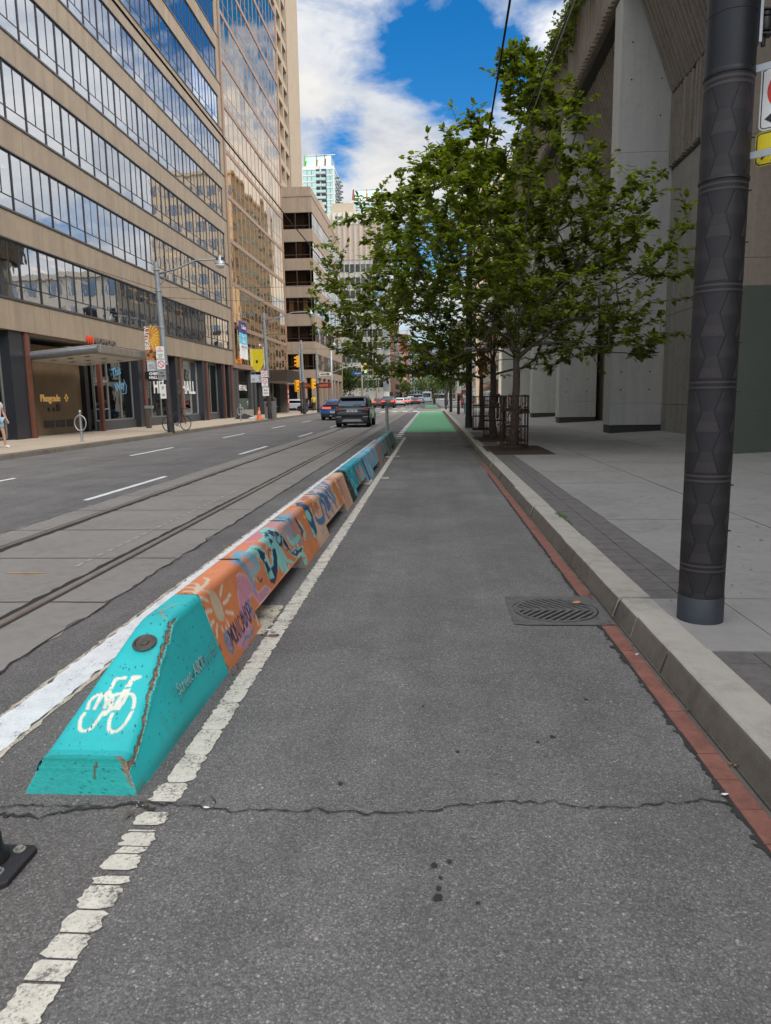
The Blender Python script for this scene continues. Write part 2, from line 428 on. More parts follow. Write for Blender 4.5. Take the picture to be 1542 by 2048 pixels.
# track slab with a ragged edge towards the buffer
def ragged(x, y0, y1, step, amp, fine=.4):
    out = []; y = y0
    while y < y1:
        out.append((x+rng.normal()*amp, y)); y += step*(1+fine*(rng.random()-.5))
    out.append((x, y1)); return out
mb = MB()
eL = ragged(-4.96, Y0, 40, .35, .008)+[(-4.96, 130)]; eR = ragged(-2.42, Y0, 30, .11, .016)+[(-2.42, 130)]
def strip_between(mb, L, Rr, z):
    # triangulate between two polylines with different stations
    i = j = 0
    while i < len(L)-1 or j < len(Rr)-1:
        if j == len(Rr)-1 or (i < len(L)-1 and L[i+1][1] < Rr[j+1][1]):
            mb.add([(*L[i],z),(*Rr[j],z),(*L[i+1],z)], [(0,1,2)]); i += 1
        else:
            mb.add([(*L[i],z),(*Rr[j],z),(*Rr[j+1],z)], [(0,1,2)]); j += 1
strip_between(mb, eL, eR, .004); struct(mb.build('track_slab', M['slab']))
mb = MB()
for x, ww in ((-2.42, .010), (-4.96, .008)):
    a = ragged(x, Y0, 40, .13, .012)
    strip_between(mb, [(p+.004, q) for p, q in a], [(p+ww+rng.random()*.012, q) for p, q in a], .0075)
struct(mb.build('slab_edge_joint', M['dark_joint']))
mb = MB()
y = 5.06
k = 0
while y < 75:
    for x0, x1 in ((-4.94,-4.52),(-4.37,-3.02),(-2.86,-2.44)):
        pts = [(x0+(x1-x0)*t, y+rng.normal()*.004) for t in np.linspace(0,1,9)]
        wd = .006+.003*rng.random()
        for p, q in zip(pts, pts[1:]): mb.quad((p[0],p[1]-wd,.0075),(q[0],q[1]-wd,.0075),(q[0],q[1]+wd,.0075),(p[0],p[1]+wd,.0075))
    y += 1.5
y = 3.56
for y in (3.56, 2.06):
    mb.quad((-2.86,y-.008,.0075),(-2.44,y-.008,.0075),(-2.44,y+.008,.0075),(-2.86,y+.008,.0075))
struct(mb.build('slab_joint', M['dark_joint']))
for x, s in ((-4.45, 1), (-2.93, -1)):
    mb = MB(); mb.m = 0
    # broken concrete shoulder and flangeway beside the rail, the rail head standing 6 mm proud
    g0, g1 = (x+.035, x+.095) if s > 0 else (x-.095, x-.035)
    e = ragged(g1 if s > 0 else g0, Y0, 40, .10, .009)+[(g1 if s > 0 else g0, 130)]
    straight = [(x+.03*s, q) for p, q in e]
    if s > 0: strip_between(mb, straight, e, .008)
    else: strip_between(mb, e, straight, .008)
    mb.m = 1; mb.prism([(x-.034,.0),(x-.030,.013),(x+.030,.013),(x+.034,.0)], 'y', Y0, 130)
    mb.m = 0; mb.quad((x-.052*s-.01,Y0,.0078),(x-.052*s+.012,Y0,.0078),(x-.052*s+.012,130,.0078),(x-.052*s-.01,130,.0078))
    struct(mb.build('tram_rail', [M['groove'], M['rail']]))

# painted markings -------------------------------------------------------
def worn_patch(mb, x0, x1, y0, y1, z, amp=.006, step=.03, skew=0.):
    """one painted piece with a frayed outline"""
    n = max(2, int((y1-y0)/step))
    L = [(x0+rng.normal()*amp, y0+(y1-y0)*i/n) for i in range(n+1)]
    Q = [(x1+rng.normal()*amp, y0+(y1-y0)*i/n) for i in range(n+1)]
    c = min(.02, (x1-x0)*.2)
    L[0] = (L[0][0]+c*rng.random(), L[0][1]); Q[0] = (Q[0][0]-c*rng.random()*1.5, Q[0][1]); L[-1] = (L[-1][0]+c*rng.random()*1.5, L[-1][1]); Q[-1] = (Q[-1][0]-c*rng.random(), Q[-1][1])
    for i in range(n):
        mb.quad((*L[i],z),(Q[i][0],Q[i][1]+skew,z),(Q[i+1][0],Q[i+1][1]+skew,z),(*L[i+1],z))
mb = MB()
y = .9
gaps = {1.84: .03, 2.02: .04, 2.21: .04, 2.40: .045}
cuts = [.9, 1.47, 1.535, 1.555, 1.62, 1.63, 1.70, 1.77, 1.785, 1.865, 1.905, 1.93, 1.965, 2.04, 2.055, 2.09, 2.105, 2.17, 2.215, 2.32, 2.405]
ps = [(.9,1.50),(1.508,1.575),(1.582,1.66),(1.665,1.755),(1.765,1.845),(1.853,1.885),(1.905,1.985),(1.990,2.035),(2.040,2.105),(2.110,2.125),(2.150,2.225),(2.275,2.36),(2.43,2.56),(2.565,2.62)]
ps = [(.9,1.52),(1.53,1.60),(1.605,1.70),(1.705,1.80),(1.808,1.905),(1.912,1.945),(1.975,2.055),(2.058,2.095),(2.098,2.175),(2.178,2.187),(2.215,2.305),(2.345,2.49)]
ps = [(.9,1.58),(1.59,1.66),(1.667,1.755),(1.762,1.85),(1.857,1.96),(1.967,2.005),(2.035,2.115),(2.12,2.155),(2.16,2.235),(2.241,2.25),(2.28,2.36),(2.43,2.56)]
for a, b in ps: worn_patch(mb, -1.065, -.955, a, b, .004, .0045, .012)
y = 2.565
while y < 14:
    L = .07+rng.random()*.22
    worn_patch(mb, -1.055, -.95, y, y+L-.0022, .004, .0035, .02); y += L
worn_patch(mb, -1.055, -.95, 14, 27.2, .004, .004, .08)
struct(mb.build('lane_line', M['white_paint']))
mb = MB()
y = 27.6
while y < 78:
    L = 1.1 if int(y*3)%5 == 0 else .75
    worn_patch(mb, -1.38, -1.16, y, y+L, .008, .006, .2); y += L+.55
struct(mb.build('lane_line', M['white_fresh']))
mb = MB()
for y0, y1 in ((4.35, 5.0), (12.35, 13.1), (18.0, 18.5), (26.3, 26.65)):
    worn_patch(mb, -1.30, -1.075, y0, y1, .004, .008, .03)
for y in (13.4, 18.4): worn_patch(mb, -.945, -.80, y-.15, y+.1, .004, .008, .03)
struct(mb.build('lane_line_stub', M['yellow_worn']))
mb = MB(); worn_patch(mb, -1.62, -1.08, 29.0, 29.25, .004, .006, .05); worn_patch(mb, -1.62, -1.1, 27.5, 27.65, .004, .006, .05)
struct(mb.build('buffer_bar', M['white_fresh']))
mb = MB(); worn_patch(mb, -2.05, -1.86, Y0, 14, .004, .006, .05); worn_patch(mb, -2.05, -1.87, 14, 26, .004, .006, .2)
struct(mb.build('buffer_line', M['white_fresh']))
mb = MB(); worn_patch(mb, -2.075, -2.052, Y0, 14, .0035, .006, .05); worn_patch(mb, -1.858, -1.83, Y0, 14, .0035, .006, .05)
struct(mb.build('old_line_edge', M['yellow_worn']))
mb = MB()
for x, off in ((-5.30, 10.6), (-8.36, 10.5)):
    y = off-18
    while y < 75:
        worn_patch(mb, x-.055, x+.055, y, y+3.4, .004, .003, .15); y += 9.0
struct(mb.build('lane_dash', M['white_fresh']))
mb = MB()
y = 6.2
while y < 11.5:
    worn_patch(mb, -3.26, -3.22, y, y+.06+rng.random()*.10, .0078, .004, .02); y += .22
struct(mb.build('faded_dash', mat('faded_paint', (.36,.34,.31), .9, var=.2)))
mb = MB()
for p in ((-3.75,5.95,.35,.03), (-4.35,5.6,.3,.02), (-2.15,7.1,.32,.012)):
    worn_patch(mb, p[0], p[0]+p[2], p[1], p[1]+p[3], .0078, .006, .01)
struct(mb.build('utility_mark', mat('orange_spray', (.55,.30,.08), .85, var=.2)))
# green lane with two bike emblems, the far green patch beyond the crossing
mb = MB(); worn_patch(mb, -1.14, 1.06, 31.3, 79.0, .004, .01, .4); worn_patch(mb, -1.0, 1.0, 104, 140, .004, .01, 2); struct(mb.build('green_lane', M['green_paint']))
# crossing: concrete cross track, zebra bars
mb = MB()
for y in (84.2, 85.7, 88.5, 90.0): mb.quad((-60,y-.35,.006),(40,y-.35,.006),(40,y+.35,.006),(-60,y+.35,.006))
for k in range(16):
    a0, a1 = k/16*1.45, (k+1)/16*1.45
    for rr in (9.5, 11.0):
        q = lambda a, r: (-2.93+11.0-r*cos(a) if False else -2.4+11-r*cos(a), 73+r*sin(a))
        mb.quad((*q(a0,rr-.35),.0085),(*q(a0,rr+.35),.0085),(*q(a1,rr+.35),.0085),(*q(a1,rr-.35),.0085))
struct(mb.build('cross_track_slab', concrete('pale_concrete', (.42,.40,.37), .15)))
mb = MB()
for y in (77.2, 100.5):
    x = -11.2
    while x < -1.7: worn_patch(mb, x, x+.55, y, y+3.0, .0095, .01, .5); x += 1.15
mb.quad((-11.4,75.3,.0095),(-5.0,75.3,.0095),(-5.0,75.75,.0095),(-11.4,75.75,.0095))
struct(mb.build('crosswalk_bars', M['white_fresh']))

# crack across the bike lane ---------------------------------------------
def crack(pts, w0, z, seed, fine=.006, step=.018):
    r = np.random.default_rng(seed); mb = MB(); P = []
    for (x0,y0),(x1,y1) in zip(pts, pts[1:]):
        n = max(2, int(hypot(x1-x0, y1-y0)/step))
        for i in range(n): t = i/n; P.append((x0+(x1-x0)*t, y0+(y1-y0)*t))
    P.append(pts[-1]); wob = 0; Q = []
    for x, y in P:
        wob = wob*.8+r.normal()*fine; Q.append((x+r.normal()*.002, y+wob))
    prev = None
    for x, y in Q:
        hw = w0*(.35+1.1*r.random())
        cur = ((x,y-hw,z),(x,y+hw*.8,z))
        if prev: mb.quad(prev[0], cur[0], cur[1], prev[1])
        prev = cur
    return mb
cr = crack([(-2.3,2.33),(-1.75,2.37),(-1.60,2.36),(-1.25,2.40),(-1.0,2.395),(-.86,2.40),(-.67,2.375),(-.4,2.40),(-.03,2.405),(.14,2.43),(.30,2.47),(.61,2.46),(.85,2.49),(1.08,2.50)], .0042, .0055, 3, .008)
struct(cr.build('pavement_crack', M['dark_joint']))
cr = crack([(-1.9,2.32),(-1.62,2.345),(-1.40,2.33),(-1.2,2.36),(-1.02,2.375)], .009, .005, 8, .010); struct(cr.build('pavement_crack', M['dark_joint']))
mb = crack([(-.88,2.39),(-.84,2.47),(-.80,2.42)], .004, .0056, 5); struct(mb.build('pavement_crack', M['dark_joint']))
# tar ravelling along the brick strip
def ravel(mb, x, y0, y1, amp, z, wmin, wmax):
    y = y0; pts = []
    while y < y1: pts.append((x+abs(rng.normal())*-amp, y)); y += .02+.03*rng.random()
    for (a,b),(c,d) in zip(pts, pts[1:]): mb.quad((a-wmin-wmax*rng.random()**3,b,z),(x+.004,b,z),(x+.004,d,z),(c-wmin-wmax*rng.random()**3,d,z))
mb = MB(); ravel(mb, 1.088, .6, 14, .006, .0045, .006, .028); struct(mb.build('asphalt_edge_tar', M['dark_joint']))
# stains dropped on the lane
mb = MB()
for x, y, r in ((.015,1.99,.009),(.02,2.04,.007),(.0,2.10,.012),(.05,2.12,.008),(.13,1.93,.007),(.012,1.95,.016),(-.36,2.58,.011),(.52,3.0,.013),(.45,2.95,.008),(.1,2.85,.008),(.75,3.4,.010),(-.05,3.3,.007)):
    n = 9; a0 = rng.random()*6
    mb.add([(x+r*(1+.5*(rng.random()-.5))*cos(a0+2*pi*i/n), y+r*1.1*(1+.5*(rng.random()-.5))*sin(a0+2*pi*i/n), .0045) for i in range(n)], [tuple(range(n))])
struct(mb.build('lane_stains', M['dark_joint']))
mb = MB()
for i in range(260):
    x = rng.uniform(-.9, 1.05); y = rng.uniform(1.0, 9)**1.0; r = .0022+.003*rng.random()
    mb.add([(x-r,y-r*.7,.0042),(x+r,y-r,.0042),(x+r*.6,y+r,.006),(x-r,y+r*.8,.005)], [(0,1,2,3)])
for i in range(150):
    x = rng.uniform(-1.75,-1.02); y = rng.uniform(2.28,2.45) if i < 100 else rng.uniform(2.5,9); r = .0016+.0035*rng.random()**2
    if -1.55 < x < -1.12 and y > 2.46: x = -1.1+.04*rng.random()
    a = rng.random()*6; mb.add([(x+r*cos(a+k)*(.7+.6*rng.random()),y+r*sin(a+k)*(.7+.6*rng.random()),.004+.004*(k > 2)) for k in (0,1.3,2.5,3.7,5.1)], [(0,1,2,3,4)])
tag(mb.build('loose_grit', mat('grit', (.22,.20,.18), .9, var=.6, scale=30)), kind='stuff')

# right kerb, brick strip, pavers, pavement --------------------------------
mb = MB(); y = .2
bz = .008
while y < 16:
    L = .205
    ya, yb = y, y+L-.006
    if ya < 4.56 < yb: yb = 4.56
    if ya < 5.25 < yb: ya = 5.255
    if not (ya >= 4.555 and yb <= 5.25):
        mb.box(1.092+rng.normal()*.002, 1.176, ya, yb, -.02, bz+rng.normal()*.0012)
    y += L
struct(mb.build('brick_gutter', M['brick'], bevel=.003))
mb = MB()
mb.quad((1.088,Y0,.0015),(1.20,Y0,.0015),(1.20,16,.0015),(1.088,16,.0015))
mb.quad((1.196,.2,.004),(1.206,.2,.004),(1.206,60,.004),(1.196,60,.004))
struct(mb.build('gutter_joint', M['dark_joint']))
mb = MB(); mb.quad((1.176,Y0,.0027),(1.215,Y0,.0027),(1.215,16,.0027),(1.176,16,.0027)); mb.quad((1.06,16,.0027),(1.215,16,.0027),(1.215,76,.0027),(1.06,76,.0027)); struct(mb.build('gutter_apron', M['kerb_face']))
KP = [(1.205,-.02),(1.243,.104),(1.250,.120),(1.262,.129),(1.28,.1315),(1.455,.131),(1.455,-.02)]
def kerb_run(a, b):
    ox, oz = rng.normal()*.007, abs(rng.normal())*.004
    mb = MB(); n = max(1, int((b-a)/.25))
    st = [a+(b-a)*i/n for i in range(n+1)]
    vs = []; fs = []; k = len(KP)
    for i, y in enumerate(st):
        for j, (x, z) in enumerate(KP):
            jit = rng.normal()*.0022 if 0 < j < 4 else 0
            vs.append((x+jit+(ox if j < 5 else 0), y, z+jit*.6+(oz if 0 < j < 6 else 0)))
    for i in range(n):
        for j in range(k-1): fs.append((i*k+j, i*k+j+1, (i+1)*k+j+1, (i+1)*k+j))
    fs += [tuple(range(k)), tuple(range(n*k, (n+1)*k))]
    mb.add(vs, fs)
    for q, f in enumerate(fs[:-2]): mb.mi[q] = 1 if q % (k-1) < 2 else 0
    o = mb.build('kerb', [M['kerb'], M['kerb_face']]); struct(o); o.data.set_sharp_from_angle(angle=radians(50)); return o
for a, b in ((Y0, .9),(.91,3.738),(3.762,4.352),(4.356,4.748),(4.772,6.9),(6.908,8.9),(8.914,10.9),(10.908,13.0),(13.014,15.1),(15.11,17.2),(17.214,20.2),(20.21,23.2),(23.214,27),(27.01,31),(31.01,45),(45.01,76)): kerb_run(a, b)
mb = MB(); mb.quad((1.275,.3,.09),(1.44,.3,.09),(1.44,76,.09),(1.275,76,.09)); [mb.prism([(1.2085,-.01),(1.2475,.103),(1.262,.121),(1.30,.124),(1.45,.124),(1.45,-.01)], 'y', q-.018, q+.018) for q in (3.75, 4.76, 6.904, 8.907, 10.904, 13.007)]; struct(mb.build('kerb_joint', M['dark_joint']))
sheet('sidewalk_bed', 1.45, 7.9, Y0, 76, .118, M['dark_joint'])
mb = MB()
def pav(y0, y1):
    y = y0
    while y < y1-.03:
        L = min(.205, y1-y)
        for x0, x1 in ((1.463,1.672),(1.679,1.888)):
            mb.box(x0, x1, y, y+L-.006, .09, .130+rng.normal()*.001)
        y += L
pav(.3, 3.74); pav(4.77, 16.9); pav(19.9, 21.8); pav(24.8, 28)
pv = mb.build('paver_strip', M['paver'], bevel=.003); struct(pv)
mb = MB()
mb.box(1.459, 1.892, 3.752, 4.757, .09, .1305)   # concrete pad the pole stands in
def slabs(xs, ys, jit=.0018, g=.013):
    for i in range(len(xs)-1):
        for j in range(len(ys)-1):
            mb.box(xs[i]+g/2, xs[i+1]-g/2, ys[j]+g/2, ys[j+1]-g/2, .09, .1305+rng.normal()*jit)
ysl = [Y0,-8,-4,-1,1.2,3.75,4.76,6.2,7.9,9.6,11.3,13.0,14.7,16.9]
slabs([1.892, 3.4], ysl); slabs([3.4, 5.6], [Y0,-6,0,3.6,7.2,9.7,12.2,14.6,16.9])
ysl = [16.9,18.4,19.9,21.8,23.3,24.8,26.4,28,29.7,31.4,33.1,35,37,39,41,43,45,48,51,54,57,60,64,68,72,76]
for a, b in zip(ysl, ysl[1:]):
    grate = any(abs(a-g) < .01 for g in (16.9, 18.4, 21.8, 23.3)) 
    slabs([2.9 if grate else 1.892 if b < 28.1 else 1.463, 3.4, 5.6], [a, b])
struct(mb.build('sidewalk', M['walk_r']))
for y0, y1 in ((16.9, 19.9), (21.8, 24.8)):
    pass
mb = MB()
for i in range(5):
    ys = [Y0,-4,2,7.2,12.2,16.9,21.8,26.4,31.4,37,43,51,60,76]
    break
xs = [5.6, 6.9, 8.6, 11.5, 16]
zz = [.1305, .19, .26, .33, .38]
for j in range(len(ys)-1):
    for i in range(4):
        g = .007
        mb.quad((xs[i]+g,ys[j]+g,zz[i]),(xs[i+1]-g,ys[j]+g,zz[i+1]),(xs[i+1]-g,ys[j+1]-g,zz[i+1]),(xs[i]+g,ys[j+1]-g,zz[i]))
struct(mb.build('plaza', M['walk_r']))
mb = MB(); mb.quad((5.6,Y0,.12),(16,Y0,.37),(16,76,.37),(5.6,76,.12)); struct(mb.build('plaza_bed', M['dark_joint']))
# far pavement right, beyond the crossing
mb = MB(); mb.box(1.3, 14, 100, 700, -.02, .13); struct(mb.build('far_sidewalk', M['walk_r']))
# left kerb and pavement
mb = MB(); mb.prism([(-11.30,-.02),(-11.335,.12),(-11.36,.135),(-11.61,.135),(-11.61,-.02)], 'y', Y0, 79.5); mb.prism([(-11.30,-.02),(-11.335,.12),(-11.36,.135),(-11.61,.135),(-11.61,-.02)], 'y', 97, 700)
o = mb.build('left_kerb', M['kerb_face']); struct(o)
mb = MB()
y = Y0
while y < 79:
    y2 = min(y+1.75, 79.5)
    for x0, x1 in ((-13.6,-11.616),(-15.7,-13.6)): mb.box(x0+.004, x1-.004, y+.004, y2-.004, .05, .1365+rng.normal()*.001)
    y = y2
struct(mb.build('left_sidewalk', M['walk_l']))
mb = MB(); mb.box(-40, -11.62, 97, 700, -.02, .135); mb.box(-40, -15.7, Y0, 79.5, -.02, .12); mb.box(-15.7, -11.62, Y0, 79.5, -.02, .125); struct(mb.build('left_sidewalk_bed', M['dark_joint']))

# catch basin in the gutter ------------------------------------------------
def basin():
    t = thing('catch_basin', (.86, 4.91, 0), 'cast iron storm drain with chevron slots in the gutter by the kerb', 'drain cover')
    mb = MB()
    n = 40; ro = .295; cx = -.01
    # square frame with a round opening
    hx, hy = .325, .345
    ring = [(cx+ro*cos(2*pi*i/n), ro*sin(2*pi*i/n)) for i in range(n)]
    sq = []
    for i in range(n):
        a = 2*pi*i/n; k = max(abs(cos(a))/hx, abs(sin(a))/hy); sq.append((cos(a)/k, sin(a)/k))
    vs = [(x,y,.007) for x,y in sq]+[(x,y,.007) for x,y in ring]+[(x,y,-.01) for x,y in ring]
    fs = [(i,(i+1)%n,n+(i+1)%n,n+i) for i in range(n)]+[(n+i,n+(i+1)%n,2*n+(i+1)%n,2*n+i) for i in range(n)]
    mb.add(vs, fs)
    for a in range(-1, 2, 2):
        for b in range(-1, 2, 2):
            for i in range(3):
                for j in range(3-i): mb.box(a*(hx-.03-.028*i)-.009, a*(hx-.03-.028*i)+.009, b*(hy-.03-.028*j)-.009, b*(hy-.03-.028*j)+.009, .006, .010)
    mb.build('frame', M['iron'], t)
    # cover: chevron bars clipped to the circle
    mb = MB(); rc = .282
    mb.lathe([(rc-.022, .001),(rc,.001),(rc,.010),(rc-.022,.010),(rc-.022,.001)], (cx,0,0), 48, caps=False)
    me = MB()
    for i in range(n): pass
    ang = radians(38)
    for side in (-1, 1):
        for k in range(-8, 14):
            # bars run obliquely from the spine outwards
            p = k*.056
            x0, y0 = cx+p, 0.0
            dx, dy = -sin(ang)*1.0, cos(ang)*side
            ins = [q*.004 for q in range(5, 150) if hypot(x0+dx*q*.004-cx, y0+dy*q*.004) < rc-.014]
            if len(ins) < 6: continue
            x0, y0, L = x0+dx*(ins[0] if ins[0] > .03 else 0), y0+dy*(ins[0] if ins[0] > .03 else 0), ins[-1]-(ins[0] if ins[0] > .03 else 0)
            px, py = -dy, dx; hw = .0098
            a = (x0, y0); b = (x0+dx*L, y0+dy*L)
            mb.prism([(a[0]+px*hw,a[1]+py*hw),(a[0]-px*hw,a[1]-py*hw),(b[0]-px*hw,b[1]-py*hw),(b[0]+px*hw,b[1]+py*hw)], 'z', .002, .0095)
    mb.box(cx-rc+.01, cx+rc-.01, -.012, .012, .002, .0098)
    mb.build('grate', M['iron'], t)
    mb = MB(); mb.lathe([(rc-.005,.0008),(rc-.005,.0012)], (cx,0,0), 32); mb.build('shaft', mat('drain_shade', (.006,.006,.006), .9, var=0), t)  # flat disc on the asphalt, the shaft's inner darkness painted in
basin()
mb = MB()
pts = [(0,0,.004),(.02,.012,.012),(.05,.014,.016),(.08,.004,.010),(.055,-.016,.006),(.02,-.014,.005)]
mb.add([(x*.9,y*.9,z) for x,y,z in pts], [(0,1,2),(0,2,5),(2,3,4),(2,4,5)])
o = mb.build('leaf', mat('dry_leaf', (.42,.20,.07), .8, var=.3, scale=40)); o.location = (.99,5.05,.011); tag(o, 'curled tan dry leaf lying on the storm drain grate', 'leaf')
def bits(name, spots, mt, label, cat, group):
    for i, (x, y, r) in enumerate(spots):
        mb = MB(); n = 7
        mb.add([(r*(1+.5*(rng.random()-.5))*cos(2*pi*k/n), r*.6*(1+.5*(rng.random()-.5))*sin(2*pi*k/n), .004+.008*rng.random()) for k in range(n)]+[(0,0,.012)], [(k,(k+1)%n,n) for k in range(n)])
        o = mb.build(name, mt); o.location = (x, y, .003); tag(o, label[i], cat, group)
bits('litter', [(1.075,2.545,.014),(1.165,4.02,.010),(-.83,2.385,.012),(-1.06,4.42,.02)], mat('litter_white', (.75,.78,.82), .6, var=.1),
     ['scrap of white litter at the right end of the long crack', 'scrap of white litter on the red gutter bricks', 'scrap of white litter on the crack beside the lane line','scrap of white litter at the foot of the orange barrier'], 'litter', 'scraps of white litter')
bits('leaf', [(-1.0,4.32,.035),(-1.02,4.38,.02),(-.97,8.4,.025),(-1.5,9.0,.02)], mat('brown_leaf', (.17,.10,.06), .9, var=.4, scale=30),
     ['brown crumpled leaf on the lane line by the orange barrier', 'small brown leaf stuck to the lane line beside a bigger leaf', 'brown leaf lying on the lane line near the second barrier foot', 'dark leaf on the buffer behind the barriers'], 'leaf', 'dead leaves')
# chewing gum, drips and small stains trodden into the pavement
mb = MB()
for i in range(170):
    x = rng.uniform(1.95, 5.4); y = rng.uniform(1.5, 16); r = .007+.014*rng.random()**2; n = 8; a0 = rng.random()*6
    mb.add([(x+r*(.8+.4*rng.random())*cos(a0+2*pi*k/n), y+r*(.8+.4*rng.random())*sin(a0+2*pi*k/n), .1365) for k in range(n)], [tuple(range(n))])
tag(mb.build('gum_spots', mat('gum', (.12,.115,.11), .9, var=.4, scale=3)), kind='stuff')
mb = MB()
for i in range(230):
    u = rng.random(); x = 1.19+.03*rng.normal() if u < .6 else -1.085+.03*rng.normal() if u < .8 else rng.uniform(1.4, 4.5); y = rng.uniform(2.2, 17)
    r = .008+.014*rng.random(); a = rng.random()*6; z = .012 if u < .6 else .008 if u < .8 else .139
    mb.add([(x+r*cos(a),y+r*sin(a),z),(x+.45*r*cos(a+1.6),y+.45*r*sin(a+1.6),z+.006),(x-r*cos(a),y-r*sin(a),z+.002),(x+.45*r*cos(a-1.6),y+.45*r*sin(a-1.6),z+.004)], [(0,1,2,3)])
tag(mb.build('leaf_crumbs', mat('leaf_crumb', (.16,.105,.055), .9, var=.6, scale=9)), kind='stuff')
# twigs in the gutter by the trees
mb = MB()
for i in range(14):
    a = rng.random()*6; L = .1+.25*rng.random(); x = 1.1+.09*rng.normal(); y = 20.9+.5*rng.normal()
    mb.tube([(x,y,.03),(x+L*.5*cos(a),y+L*.5*sin(a),.06),(x+L*cos(a),y+L*sin(a),.03)], [.006,.005,.003], 4)
tag(mb.build('twig_litter', M['rust_metal']), kind='stuff')
mb = MB()
for i in range(26):
    x = 1.458+.012*rng.normal(); y = 8.05+.16*rng.normal(); 
    for k in range(3):
        a = rng.random()*6.3; mb.add([(x,y,.13),(x+.006*cos(a+1.5),y+.006*sin(a+1.5),.145),(x+.03*cos(a),y+.03*sin(a),.15)], [(0,1,2)])
tag(mb.build('weeds', mat('weed_green', (.09,.17,.03), .7, var=.3)), kind='stuff')
